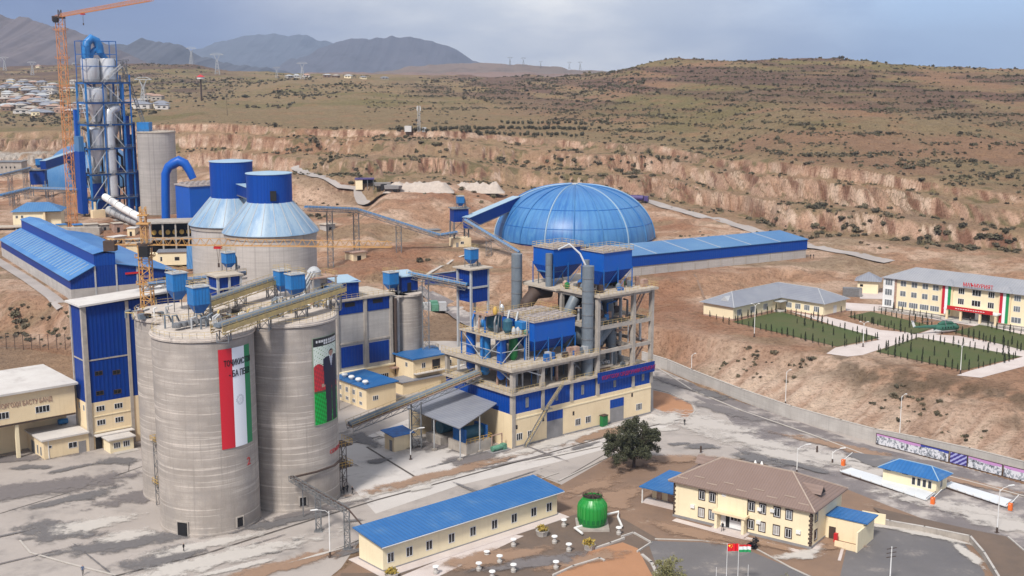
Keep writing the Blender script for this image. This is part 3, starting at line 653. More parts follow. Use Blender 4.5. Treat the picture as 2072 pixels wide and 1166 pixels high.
def dust_collector(loc, rz, w_, d_, h_, leg, label, group='blue dust collectors', mt='blue_mid', duct=True):
    t_ = thing('dust_collector', label, 'dust collector', loc, rz, group)
    b_ = MB().cbox(0, 0, leg+h_*.28, w_, d_, h_*.72); 
    for k in range(5): b_.cbox(-w_/2+w_*(k+.5)/5, 0, leg+h_*.30, .08, d_+.16, h_*.66)
    b_.build('body', mt, t_, smooth=False)
    hb_ = leg*.75+.1
    MB().add([(-w_/2,-d_/2,leg+h_*.28),(w_/2,-d_/2,leg+h_*.28),(w_/2,d_/2,leg+h_*.28),(-w_/2,d_/2,leg+h_*.28),(-w_*.22,-.4,hb_),(w_*.22,-.4,hb_),(w_*.22,.4,hb_),(-w_*.22,.4,hb_)],
             [(0,1,5,4),(1,2,6,5),(2,3,7,6),(3,0,4,7),(4,5,6,7)]).build('hopper', 'blue_steel', t_, smooth=False)
    MB().cbox(0,0,leg+h_,w_+.3,d_+.3,.18).cbox(0,0,leg+h_+.18,w_*.5,d_*.5,.2).build('cap', 'pale_steel', t_, smooth=False)
    for x_ in (-1, 1):
        for y_ in (-1, 1): MB().bar((x_*w_*.46,y_*d_*.46,0),(x_*w_*.46,y_*d_*.46,leg+h_*.3),.09).build('leg', 'grey_steel', t_)
    if duct:
        MB().tube([(w_/2+.35,0,leg+h_*.75),(w_/2+.6,0,leg+h_*.6),(w_/2+.7,0,leg*.5),(w_/2+.7,0,0)], .24, 8).build('duct', 'duct_grey', t_)
        MB().lathe([(.45,-.3),(.5,0),(.45,.3)], 12, (0,0)).build('fan', 'grey_steel', t_).location = (w_/2+.7, -.5, .6)
    MB().rail([(-w_/2,-d_/2,leg+h_+.18),(w_/2,-d_/2,leg+h_+.18),(w_/2,d_/2,leg+h_+.18),(-w_/2,d_/2,leg+h_+.18)], .9, 1.6, .03, True).build('railing', 'dusty_rail', t_)
    return t_

def gallery(p0, p1, w_, h_, label, style, name='conveyor', legs=(), zg=None, group='conveyors'):
    """conveyor between two world points; style 'closed' (sheeted box), 'cover' (round cover and rails) or 'open'"""
    p0 = Vector(p0); p1 = Vector(p1); d = (p1-p0); base = Vector((p0.x, p0.y, p0.z)); d_ = d.normalized(); side = Vector((-d_.y, d_.x, 0)).normalized(); upv = d_.cross(side)*-1
    if upv.z < 0: upv = -upv
    t_ = thing(name, label, 'conveyor', base, 0, group); L = d.length
    P = lambda s_, a_, b_: tuple(d_*s_+side*a_+upv*b_)
    def bx(m_, s0, s1, a0, a1, b0, b1):
        m_.add([P(s0,a0,b0),P(s1,a0,b0),P(s1,a1,b0),P(s0,a1,b0),P(s0,a0,b1),P(s1,a0,b1),P(s1,a1,b1),P(s0,a1,b1)], [(0,3,2,1),(4,5,6,7),(0,1,5,4),(1,2,6,5),(2,3,7,6),(3,0,4,7)])
    if style == 'closed':
        m_ = MB(); bx(m_, 0, L, -w_/2, w_/2, 0, h_); m_.build('wall', 'blue_deep', t_, smooth=False)
        m_ = MB(); bx(m_, -.2, L+.2, -w_/2-.25, w_/2+.25, h_+.003, h_+.16); m_.build('roof', 'cone_sheet', t_, smooth=False)
        m_ = MB(); bx(m_, 0, L, -w_/2-.1, w_/2+.1, -.35, -.003); m_.build('frame', 'grey_steel', t_, smooth=False)
    else:
        m_ = MB(); bx(m_, 0, L, -w_/2, w_/2, -.12, 0); m_.build('walkway', 'dusty_deck' if style == 'open' else 'rust', t_, smooth=False)
        m_ = MB()
        for a_ in (-w_/2, w_/2):
            m_.bar(P(0,a_,-.9), P(L,a_,-.9), .1); m_.bar(P(0,a_,0), P(L,a_,0), .1)
            n_ = max(2, int(L/2.2))
            for i in range(n_):
                m_.bar(P(L*i/n_,a_,-.9), P(L*(i+1)/n_,a_,0) if i%2 else P(L*i/n_,a_,0), .06); m_.bar(P(L*i/n_,a_,0 if i%2 else -.9), P(L*(i+1)/n_,a_,-.9 if i%2 else 0), .06)
        m_.build('truss', 'dusty_rail' if style == 'open' else 'grey_steel', t_)
        if style == 'open':
            m_ = MB()
            for a_ in (-w_/2-.08, w_/2+.02): bx(m_, 0, L, a_, a_+.06, -.5, .35)
            m_.build('side_board', 'dusty_rail', t_, smooth=False)
        m_ = MB(); vs = []; n_ = 8; r_ = w_*.27
        for s_ in (0, L):
            for i in range(n_+1): vs.append(P(s_, cos(pi*i/n_)*r_, .25+sin(pi*i/n_)*r_*1.1))
        m_.add(vs, [(i, i+1, n_+2+i, n_+1+i) for i in range(n_)]+[tuple(range(n_+1)), tuple(range(2*n_+1, n_, -1))])
        m_.build('belt_cover', 'duct_grey' if style in ('open', 'plain') else 'blue_faded', t_)
        m_ = MB()
        for a_ in (-w_/2, w_/2):
            for hh in (.55, 1.1): m_.bar(P(0,a_,hh), P(L,a_,hh), .045)
            n_ = max(2, int(L/1.8))
            for i in range(n_+1): m_.bar(P(L*i/n_,a_,0), P(L*i/n_,a_,1.1), .04)
        m_.build('railing', 'dusty_rail', t_)
    for s_ in legs:
        q = p0+d*s_; zz = hgt(q.x, q.y) if zg is None else zg
        a_ = d*s_+Vector((0,0,-.9)); b_ = Vector((a_.x, a_.y, zz-base.z-.3))
        MB().lattice(b_, a_, w_*.75, 2.4, .12, .07).build('trestle', 'grey_steel', t_)
    return t_

def lamp_post(px, py, h_, label, arm=2.2, side=1, lvl=0, rz=0, base=None, two=False):
    x, y = G(px, py, lvl) if base is None else base
    t_ = thing('lamp_post', label, 'lamp post', (x, y, lvl if base is None else hgt(x, y)-.2), rz, 'lamp posts')
    MB().tube([(0,0,.9),(0,0,h_*.8),(0,0,h_)], [.10,.075,.06], 8).build('pole', 'white_paint', t_)
    MB().cyl(0,0,0,1.0,.17,8).cbox(0,0,0,.6,.6,.12).build('base', 'dark_trim', t_)
    for s_ in ((1,-1) if two else (side,)):
        MB().tube([(0,0,h_-.4),(s_*arm*.3,0,h_+.15),(s_*arm,0,h_+.5)], [.05,.045,.04], 6).build('arm', 'white_paint', t_)
        MB().box(min(s_*arm*.85,s_*arm*1.4),-.16,h_+.42,max(s_*arm*.85,s_*arm*1.4),.16,h_+.54).build('lamp_head', 'white_paint', t_)
    return t_

# ------------------------------------------------------------------ people (one continuous skinned body each)
def person(x, y, z, rz, label, top='black_cloth', stride=.18, h_=1.74, arms=.12, lvl=0):
    k = h_/1.74
    J = {'pel':(0,0,.93),'chest':(0,.01,1.32),'neck':(0,.01,1.47),'head':(0,-.02,1.56),'crown':(0,-.01,1.70),
         'lh':(-.10,0,.90),'lk':(-.11,-stride*.6,.50),'la':(-.11,-stride,.08),'lt':(-.12,-stride-.16,.04),
         'rh':(.10,0,.90),'rk':(.11,stride*.3,.50),'ra':(.11,stride,.09),'rt':(.12,stride-.16,.04),
         'ls':(-.19,.01,1.40),'le':(-.25,arms*.5,1.14),'lw':(-.25,-arms*.6,.90),'lf':(-.25,-arms*.8,.80),
         'rs':(.19,.01,1.40),'re':(.25,-arms*.3,1.14),'rw':(.24,-arms*1.4,.92),'rf':(.24,-arms*1.7,.83)}
    R_ = dict(pel=.15,chest=.17,neck=.065,head=.085,crown=.075,lh=.10,lk=.065,la=.05,lt=.04,rh=.10,rk=.065,ra=.05,rt=.04,ls=.075,le=.05,lw=.035,lf=.035,rs=.075,re=.05,rw=.035,rf=.035)
    E_ = [('pel','chest'),('chest','neck'),('neck','head'),('head','crown'),('pel','lh'),('lh','lk'),('lk','la'),('la','lt'),('pel','rh'),('rh','rk'),('rk','ra'),('ra','rt'),
          ('chest','ls'),('ls','le'),('le','lw'),('lw','lf'),('chest','rs'),('rs','re'),('re','rw'),('rw','rf')]
    ks = list(J); me_ = bpy.data.meshes.new('person'); me_.from_pydata([tuple(c*k for c in J[q]) for q in ks], [(ks.index(a_), ks.index(b_)) for a_, b_ in E_], [])
    o = bpy.data.objects.new('person', me_); C.objects.link(o)
    mo = o.modifiers.new('skin', 'SKIN'); sv = me_.skin_vertices[0].data
    for i, q in enumerate(ks): sv[i].radius = (R_[q]*k, R_[q]*k*.8); sv[i].use_root = (q == 'pel')
    o.modifiers.new('sub', 'SUBSURF').levels = 1
    me2 = bpy.data.meshes.new_from_object(o.evaluated_get(bpy.context.evaluated_depsgraph_get())); bpy.data.objects.remove(o)
    me2.materials.clear(); me2.materials.append(M[top]); me2.materials.append(M['skin']); me2.materials.append(M['black_cloth'])
    for p_ in me2.polygons:
        c_ = p_.center; p_.material_index = 1 if (c_.z > 1.48*k and c_.y < .02) or (abs(c_.x) > .2*k and c_.z < .89*k) else (2 if c_.z < .92*k or c_.z > 1.6*k else 0); p_.use_smooth = True
    o = bpy.data.objects.new('person', me2); C.objects.link(o); o.location = (x, y, z); o.rotation_euler = (0,0,radians(rz))
    return tag(o, label, 'person')

# ------------------------------------------------------------------ cement silos in the foreground
SR, SH = 8.85, 35.6
UA = radians(40)
SA = (-54.9, 209.3); SB = (-42.0, 221.3); SC = (-62.8, 225.3); SD = (-49.6, 237.2)
def silo(c_, label, doors, z1=SH):
    t_ = thing('cement_silo', label, 'silo', (c_[0], c_[1], 0), 0, 'cement silos')
    prof = [(SR+.12, 0), (SR+.1, .5), (SR, .55), (SR, z1-.85)]
    MB().lathe(prof, 96).build('wall', 'silo_concrete', t_)
    MB().lathe([(SR-.3, z1-.86), (SR+.28, z1-.7), (SR+.34, z1-.35), (SR+.2, z1-.3), (SR+.2, z1)], 64).build('roof_slab', 'silo_deck', t_)
    m_ = MB(); m_.lathe([(SR-.02, z1), (SR-.02, z1+.12)], 8) if False else None
    pts = [(cos(2*pi*i/22)*(SR-.1), sin(2*pi*i/22)*(SR-.1), z1) for i in range(22)]
    m_.rail(pts, 1.0, 1.4, .03, True); m_.build('railing', 'dusty_rail', t_)
    for az_, z0_, w_, h_, dk in doors:
        a_ = radians(az_); ca_, sa_ = cos(a_), sin(a_); r0 = SR+.02
        m_ = MB(); tx = (-sa_, ca_)
        def q(u, zz, rr): return (ca_*rr+tx[0]*u, sa_*rr+tx[1]*u, zz)
        m_.add([q(-w_/2, z0_, r0+.10), q(w_/2, z0_, r0+.10), q(w_/2, z0_+h_, r0+.10), q(-w_/2, z0_+h_, r0+.10)], [(0,1,2,3)])
        m_.build('door_opening', 'dark', t_, smooth=False)
        m_ = MB()
        for u0, u1, a0_, a1_ in ((-w_/2-.2, -w_/2, z0_, z0_+h_), (w_/2, w_/2+.2, z0_, z0_+h_), (-w_/2-.2, w_/2+.2, z0_+h_, z0_+h_+.2)):
            m_.add([q(u0,a0_,SR-.2),q(u1,a0_,SR-.2),q(u1,a0_,SR+.2),q(u0,a0_,SR+.2),q(u0,a1_,SR-.2),q(u1,a1_,SR-.2),q(u1,a1_,SR+.2),q(u0,a1_,SR+.2)], [(0,3,2,1),(4,5,6,7),(0,1,5,4),(1,2,6,5),(2,3,7,6),(3,0,4,7)])
        m_.build('door_frame', 'concrete', t_, smooth=False)
    return t_
def azim(c_, px, side=0):       # angle on the silo wall that faces the camera at photo column px, height about mid
    best = None
    for k in range(-1600, 200):
        a_ = radians(k/10); x = c_[0]+cos(a_)*SR; y = c_[1]+sin(a_)*SR
        if (x*cos(a_)+y*sin(a_)) > 0: continue
        zc = y*cp+(HC-20)*sp; p_ = 1036+FPX*x/zc; e_ = abs(p_-px)
        if best is None or e_ < best[0]: best = (e_, k/10)
    return best[1]
sA = silo(SA, 'front left concrete silo with the tall red white and green flag banner', [(azim(SA, 360)-0, 0, 2.0, 2.6, 0), (azim(SA, 477), .9, 1.2, 1.7, 0)])
sB = silo(SB, 'front right concrete silo carrying the portrait banner', [(azim(SB, 607), 1.2, 1.2, 1.6, 0)])
sC = silo(SC, 'concrete silo behind the flag silo, next to the blue packing tower', [])
sD = silo(SD, 'rearmost concrete silo of the four, showing only its dusty roof', [])
aA = azim(SA, 500); text('2', 2.0, 'red_text', sA, (0,0,0), bend=(SR+.08, radians(aA)-.06, 11.6))
text('СЕМЕНТ', 1.0, 'red_text', sB, (0,0,0), bend=(SR+.08, radians(azim(SB, 664)), 9.8), sx_=1.3)

def picture(parent, name, R_, a0, a1, z0, z1, nx_, ny_, fn, off=.06, flat=None):
    """a printed sheet: a grid of cells, each with the ink colour fn(u, v)"""
    vs = []; fs = []
    for j in range(ny_+1):
        for i in range(nx_+1):
            u = i/nx_; v = j/ny_; zz = z0+(z1-z0)*v
            if flat: vs.append((flat[0]*u, 0, zz))
            else: a_ = a0+(a1-a0)*u; vs.append((cos(a_)*(R_+off), sin(a_)*(R_+off), zz))
    for j in range(ny_):
        for i in range(nx_): fs.append((j*(nx_+1)+i, j*(nx_+1)+i+1, (j+1)*(nx_+1)+i+1, (j+1)*(nx_+1)+i))
    me_ = bpy.data.meshes.new(name); me_.from_pydata(vs, [], fs)
    ca_ = me_.color_attributes.new('ink', 'FLOAT_COLOR', 'CORNER'); cols = []
    for j in range(ny_):
        for i in range(nx_): cols += [*fn((i+.5)/nx_, (j+.5)/ny_), 1]*4
    ca_.data.foreach_set('color', cols)
    if 'ink' not in M:
        m_ = bpy.data.materials.new('ink'); m_.use_nodes = True; t2 = NT(m_.node_tree); M['ink'] = m_
        bs = t2.n['Principled BSDF']; bs.inputs['Roughness'].default_value = .55; t2.l.new(t2.new('ShaderNodeVertexColor', layer_name='ink').outputs[0], bs.inputs['Base Color'])
    me_.materials.append(M['ink']); o = bpy.data.objects.new(name, me_); C.objects.link(o); o.parent = parent
    return o
def flagpic(u, v):
    if u < .37: return (.55, .012, .025)
    if u > .78: return (.01, .22, .08)
    du, dv = (u-.575)/.13, (v-.47)/.055
    if abs(du) < 1 and abs(dv) < 1.4:
        r_ = hypot(du, dv); k = int((u*40))*13+int(v*260)*7
        if .55 < r_ < 1.0 and k % 3: return (.50, .52, .56)
        if r_ < .4 and k % 2: return (.55, .56, .58)
    return (.80, .82, .86)
a0 = radians(azim(SA, 447)); a1 = radians(azim(SA, 508))
ban = thing('flag_banner', 'tall vertical red, white and green banner with lettering hung on the front silo', 'banner', (SA[0], SA[1], 0))
picture(ban, 'cloth', SR, a0, a1, 15.6, 33.4, 30, 300, flagpic, .12)
text('ТОҶИКИСТОН', 1.45, 'black_text', ban, (0,0,0), bend=(SR+.16, a0+.10, 30.3), sx_=.60)
text('- БА ПЕШ!', 1.55, 'black_text', ban, (0,0,0), bend=(SR+.16, a0+.20, 28.3), sx_=.66)
def portrait(u, v):
    if u < .03 or u > .97 or v < .008 or v > .992: return (.25, .30, .22)
    if v > .895:
        if ((.935 < v < .962 and .1 < u < .95) or (.908 < v < .93 and .35 < u < .95)) and int(u*46) % 4: return (.6,.6,.6)
        return (.012, .012, .012)
    n_ = sin(u*57+v*31)*sin(u*23-v*91)
    cx = .66
    if ((u-cx)/.11)**2+((v-.80)/.036)**2 < 1: return (.02,.02,.02) if v > .82 or abs(u-cx) > .09 else ((.42,.24,.18) if not (.795 < v < .802 and abs(abs(u-cx)-.03) < .018) else (.05,.04,.04))
    if abs(u-cx) < .04 and .755 < v < .785: return (.40,.23,.17)
    sh = .33 if v > .70 else .31+.04*(v-.4)
    if .45 < v < .762 and abs(u-cx) < sh*min(1, (.775-v)/.03*.6+.4):
        if abs(u-cx) < .085*(v-.62)/.14: return (.04,.05,.25) if abs(u-cx) < .014 else (.62,.64,.68)
        return (.008,.010,.035)
    if .425 < v < .462 and   .27 < u < .38: return (.45,.27,.20)
    if .03 < v < .46:
        for c_ in (.53, .79):
            if abs(u-c_) < .13-.05*(.45-v): return (.010,.010,.028)
    if .012 < v < .05 and (.40 < u < .64 or .68 < u < .92): return (.01,.01,.01)
    if v < .37: return (.0, .30+.12*n_, .035+.03*n_)
    if v < .66+.04*sin(u*9) and u < .97: return (.42+.16*n_, .015+.02*abs(n_), .03) if v > .39 else (.05,.10,.03)
    return (.62+.06*n_, .68+.05*n_, .60+.06*n_) if n_ < .75 else (.15,.30,.12)
b0 = radians(azim(SB, 634)); b1 = radians(azim(SB, 680.5))
pbn = thing('portrait_banner', 'tall poster of a standing person in a dark suit hung on the right silo', 'banner', (SB[0], SB[1], 0))
picture(pbn, 'poster', SR, b0, b1, 16.0, 32.6, 60, 220, portrait, .12)

# ---- equipment on the silo roofs
dust_collector((*G(360,612,SH+1.5), SH), 40, 3.0, 3.0, 4.6, 2.6, 'tall square blue dust collector on the silo roof nearest the packing tower')
dust_collector((*G(403,636,SH+1.5), SH), 40, 3.2, 2.6, 4.4, 2.2, 'blue dust collector with hipped cap standing front on the flag silo roof')
dust_collector((*G(572,592,SH+1), SH), 40, 2.6, 2.6, 4.0, 1.5, 'narrow blue dust collector at the rear of the portrait silo roof')
dust_collector((*G(598,600,SH+1), SH), 40, 3.2, 2.4, 4.0, 1.5, 'wide blue dust collector beside the upper conveyor end')
dust_collector((*G(668,583,30), 27.2), 40, 2.4, 2.2, 2.6, 1.0, 'small blue dust collector beside the blue roof house on the packing block')
gallery((*G(438,668,SH+2), SH+2.2), (*G(690,600,SH+2), SH+3.6), 2.6, 2.2, 'dusty open conveyor running across the front silo roofs', 'open', legs=(.05,.35,.65,.95), zg=SH)
gallery((*G(400,622,SH+2), SH+2.2), (*G(565,578,SH+2), SH+3.4), 2.4, 2.2, 'rear open conveyor across the silo roofs towards the blue hut', 'open', legs=(.1,.5,.9), zg=SH)
gallery((*G(300,583,SH), SH+.6), (*G(500,577,SH), SH+2.4), 1.4, 1.5, 'slim pipe bridge behind the blue hut on stilts', 'cover', legs=())
t_ = thing('transfer_hut', 'blue panelled hut on concrete posts with a dust collector on its roof, behind the silos', 'transfer hut', (*G(441,598,35.4), 35.4), 40)
simple_part(t_, 'wall', 'blue_deep', (.3,.3,-.6,5.2,4.6,3.6))
simple_part(t_, 'roof', 'dusty_deck', (-.3,-.3,3.6,5.8,5.2,3.95))
for x_, y_ in ((0,0),(5.1,0),(0,4.5),(5.1,4.5),(2.5,0)): simple_part(t_, 'post', 'pale_steel', (x_,y_,-35.4,x_+.45,y_+.45,3.59))
simple_part(t_, 'beam', 'pale_steel', (.45,-.05,1.0,5.1,.28,1.3), (.02,.45,1.0,.28,4.5,1.3))
dust_collector((*D(463,541,250)[:2], 39.35), 40, 2.2, 2.2, 3.0, .8, 'blue dust collector perched on the stilted hut between the silos and the cone silos')
t_ = thing('blower_set', 'grey fans and pipework on the front edge of the flag silo roof', 'machinery', (*G(372,668,SH), SH), 40)
rnd = random.Random(5)
for k in range(5): MB().lathe([(.2,-.4),(.7,-.4),(.8,0),(.7,.4),(.2,.4)], 14).build('fan', 'grey_steel', t_).location = (k*1.3-1, rnd.uniform(-1.4,1.6), .9)
for k in range(9):
    x_, y_ = rnd.uniform(-2,6), rnd.uniform(-1.5,4); MB().tube([(x_,y_,0),(x_,y_,1.6+k*.1),(x_+.8,y_,2.2),(x_+1.4,y_+.4,1.0)], .18, 8).build('pipe', rnd.choice(['duct_grey','pale_steel','white_paint']), t_)
t_ = thing('blower_set', 'dark fans and ducts under the dust collectors on the rear silo roof', 'machinery', (*G(590,628,SH), SH), 40)
for k in range(5): MB().lathe([(.2,-.4),(.8,-.4),(.9,0),(.8,.4),(.2,.4)], 14).build('fan', 'grey_steel', t_).location = (k*1.2-3, rnd.uniform(-1.4,1.6), 1.0)
for k in range(7):
    x_, y_ = rnd.uniform(-4,4), rnd.uniform(-1.5,3); MB().tube([(x_,y_,0),(x_,y_,1.8+k*.1),(x_+.8,y_,2.4),(x_+1.4,y_+.4,1.2)], .16, 8).build('pipe', rnd.choice(['duct_grey','pale_steel']), t_)
rq = random.Random(44)
for (px, py, l_) in ((470,648,'low pipes and duct stubs in the middle of the silo roofs'),(560,640,'grey valves and short ducts on the portrait silo roof'),(300,640,'handrail posts and small pipes on the roof next to the packing tower'),(640,620,'dusty chutes at the far edge of the portrait silo roof')):
    t_ = thing('roof_pipework', l_, 'pipework', (*G(px,py,SH), SH), 40, 'pipework on the silo roofs')
    for k in range(12):
        x_, y_ = rq.uniform(-4,4), rq.uniform(-2,2); h2 = rq.uniform(.4,1.8)
        MB().tube([(x_,y_,0),(x_,y_,h2),(x_+rq.uniform(-1.4,1.4),y_+rq.uniform(-1,1),h2+.2)], rq.uniform(.08,.24), 7).build('pipe', rq.choice(['dark_trim','grey_steel','duct_grey','pale_steel','white_paint','dusty_rail']), t_)
    for k in range(4): x_, y_ = rq.uniform(-3,3), rq.uniform(-2,2); MB().cbox(x_,y_,0,rq.uniform(.5,1.4),rq.uniform(.5,1.2),rq.uniform(.4,1.3)).build('cabinet', rq.choice(['grey_steel','dark_trim','duct_grey','rust']), t_, smooth=False)
# machinery platform behind silo B (roller building top)
t_ = thing('bucket_elevator', 'weathered steel head house with sloping chutes behind the silo roofs', 'elevator', (*G(640,560,33), 33), 40)
MB().lathe([(1.6,0),(1.7,1.2),(1.0,2.0),(.4,2.3)], 16, (0,1)).build('drum', 'pale_steel', t_)
simple_part(t_, 'casing', 'pale_steel', (-1.1,-.5,-12,.7,1.0,1.5)); simple_part(t_, 'platform', 'rust', (-2.4,-2,-.25,4.6,3,0))
for k in range(3): MB().tube([(0-k*.8,0,1.4),(-2.4-k,-1-k*.3,-.8),(-4.6-k,-1.8,-3.2)], .28, 8).build('chute', 'pale_steel', t_)
MB().rail([(-2.4,-2,0),(4.6,-2,0),(4.6,3,0),(-2.4,3,0)], 1.1, 1.5, .04, True).build('railing', 'dusty_rail', t_)
for x_, y_ in ((-2,-1.8),(4.2,-1.8),(4.2,2.6)): MB().bar((x_,y_,-33),(x_,y_,0),.25).build('column', 'concrete', t_)
for px, py, lbl in ((300, 862, 'caged stair tower squeezed between the flag silo and the silo behind it'),):
    x, y = G(305, 1040); t_ = thing('stair_tower', lbl, 'stair tower', (x+1.0, y+4.5, 0), 40)
    MB().lattice((0,0,0),(0,0,13),1.8,2.6,.08,.05).build('frame', 'grey_steel', t_)
    for zz in (4.2, 12.4):
        simple_part(t_, 'platform', 'grey_steel', (-1.3,-1.3,zz,1.3,1.3,zz+.12)); MB().rail([(-1.3,-1.3,zz+.1),(1.3,-1.3,zz+.1),(1.3,1.3,zz+.1),(-1.3,1.3,zz+.1)],1.1,.9,.04,True).build('railing', 'yellow_paint', t_)
x, y = G(697, 1000); t_ = thing('stair_tower', 'dark steel stair with yellow rails against the right edge of the portrait silo', 'stair tower', (x-.8, y+1.5, 0), 40)
MB().lattice((0,0,0),(0,0,9.5),1.6,2.4,.08,.05).build('frame', 'dark_trim', t_); MB().lattice((-.3,2.4,0),(-.3,2.4,7),.8,2.4,.08,.05).build('frame', 'pale_steel', t_)
for zz in (5, 9.3):
    simple_part(t_, 'platform', 'dark_trim', (-1.2,-1.2,zz,2.0,2.6,zz+.12)); MB().rail([(-1.2,-1.2,zz+.1),(2.0,-1.2,zz+.1),(2.0,2.6,zz+.1)],1.1,.9,.04).build('railing', 'yellow_paint', t_)

# ------------------------------------------------------------------ packing tower, packing hall and their annexes (left)
tw = thing('packing_tower', 'tall blue sheeted tower on cream lower storeys left of the silos', 'tower', (-90.9, 249.9, 0), 40)
simple_part(tw, 'wall', 'cream', (0.02,0.02,0,9.8,6.8,10.4), (9.8,.02,0,22,6.8,10.4))
simple_part(tw, 'cladding', 'blue_deep', (.05,.05,10.4,9.9,6.7,31.6), (9.9,.05,10.4,22,6.7,31.6))
simple_part(tw, 'column', 'concrete', (-.25,-.25,0,.75,.6,31.7)); simple_part(tw, 'column', 'concrete', (9.4,-.2,0,10.1,.5,31.7)); simple_part(tw, 'column', 'concrete', (-.2,6.4,0,.4,7.0,31.7)); simple_part(tw, 'column', 'concrete', (16,-.2,0,16.6,.5,31.7))
simple_part(tw, 'beam', 'concrete', (.76,-.06,19.6,9.39,.03,19.9), (-.06,.62,19.6,.03,6.39,19.9))
MB().add([(-.8,-.9,31.6),(22.6,-.9,32.6),(22.6,7.6,32.6),(-.8,7.6,31.6),(-.8,-.9,32.0),(22.6,-.9,33.0),(22.6,7.6,33.0),(-.8,7.6,32.0)],[(0,3,2,1),(4,5,6,7),(0,1,5,4),(1,2,6,5),(2,3,7,6),(3,0,4,7)]).build('roof', 'white_roof', tw, smooth=False)
for x_, z_ in ((2.8,16.7),(6.7,16.3),(2.8,12.3),(6.7,12.0)): window(tw, x_, z_, 1.7, 1.0, y=.05, frame='dark_trim')
for x_, z_ in ((2.7,8.9),(6.7,8.8),(2.7,5.8),(6.7,5.7)): window(tw, x_, z_, 1.9, 1.25, y=.02, nm=3)
for y_, z_ in ((5.0,9),(2.4,9)): window(tw, 0, 0, .9, 1.3, x3=(.02,y_,z_), rz=-90)
simple_part(tw, 'cornice', 'cream_pale', (.8,-.12,3.6,9.3,.02,3.9), (.8,-.10,7.2,9.3,.02,7.4))
h_ = thing('packing_hall', 'long cream hall with a pale flat roof and brown lettering, raised over open bays', 'hall', (-90.9, 249.9, 0), 40)
simple_part(h_, 'wall', 'cream', (-40,4,7.9,-1.2,24,14.2)); simple_part(h_, 'roof', 'white_roof', (-40.6,3.2,14.2,-.6,24.8,14.65))
simple_part(h_, 'lower_wall', 'cream', (-40,10,0,-1.2,23.8,7.88)); simple_part(h_, 'eaves', 'dark_trim', (-39.9,3.94,7.5,-1.3,9.9,7.88))
for x_ in (-38,-30,-22,-14): simple_part(h_, 'column', 'cream_pale', (x_,4.2,0,x_+.7,4.9,7.49))
text('КОРГОҲИ БАСТУ БАНД', 1.35, 'rust', h_, (-17.3, 3.95, 11.4), ex=.05, sx_=.72)
for x_ in (-16.6, -8.2): window(h_, x_, 9.9, 3.0, 1.5, y=4, nm=4)
an = thing('annex', 'low cream annex with stained flat roof in front of the packing hall', 'annex', (-90.9, 249.9, 0), 40)
simple_part(an, 'wall', 'cream', (-9.9,-.2,0,-.3,12,4.1)); simple_part(an, 'roof', 'white_roof', (-10.4,-.7,4.1,-.28,12.2,4.45))
simple_part(an, 'downpipe', 'white_frame', (-9.0,-.3,0,-8.85,-.2,4.1)); window(an, -3.8, 2.1, 1.9, 1.3, y=-.2); window(an, -8.6, 2.6, .8, .6, y=-.2, nm=1)
for x_ in (-1.9,): simple_part(an, 'door', 'plinth', (x_-.7,-.26,0,x_+.9,-.2,2.6))
for y_ in (1.6, 3.6): window(an, 0, 0, .8, 1.9, x3=(-9.9,y_,1.5), rz=-90, frame='pale_steel')
simple_part(an, 'door', 'grey_steel', (-9.97,5.4,0,-9.9,7.4,2.7))
kk = thing('kiosk', 'small cream kiosk with two windows below the packing tower', 'kiosk', (-90.9, 249.9, 0), 40)
simple_part(kk, 'wall', 'cream_pale', (2.4,-5.0,0,7.6,-1.4,2.9)); simple_part(kk, 'roof', 'white_roof', (1.9,-5.5,2.9,8.0,-1.2,3.15)); simple_part(kk, 'step', 'kerb', (3.0,-6.6,0,8.2,-5.02,.18))
for x_ in (3.9, 6.0): window(kk, x_, 1.6, 1.5, 1.3, y=-5.0, nm=3)
simple_part(tw, 'door_opening', 'dark', (1.2,-.06,0,2.6,.02,2.8)); simple_part(tw, 'canopy', 'white_roof', (.8,-1.8,3.2,9.3,-.13,3.4))
tk_ = thing('water_tank', 'small blue tank on the annex roof beside the packing tower', 'tank', (-90.9, 249.9, 4.45), 40)
MB().bar((-3.6,8.4,.7),(-1.6,8.4,.7),.6,n=12).build('drum', 'blue_mid', tk_); simple_part(tk_, 'cradle', 'grey_steel', (-3.2,8,0,-3.0,8.8,.5), (-2.2,8,0,-2.0,8.8,.5))

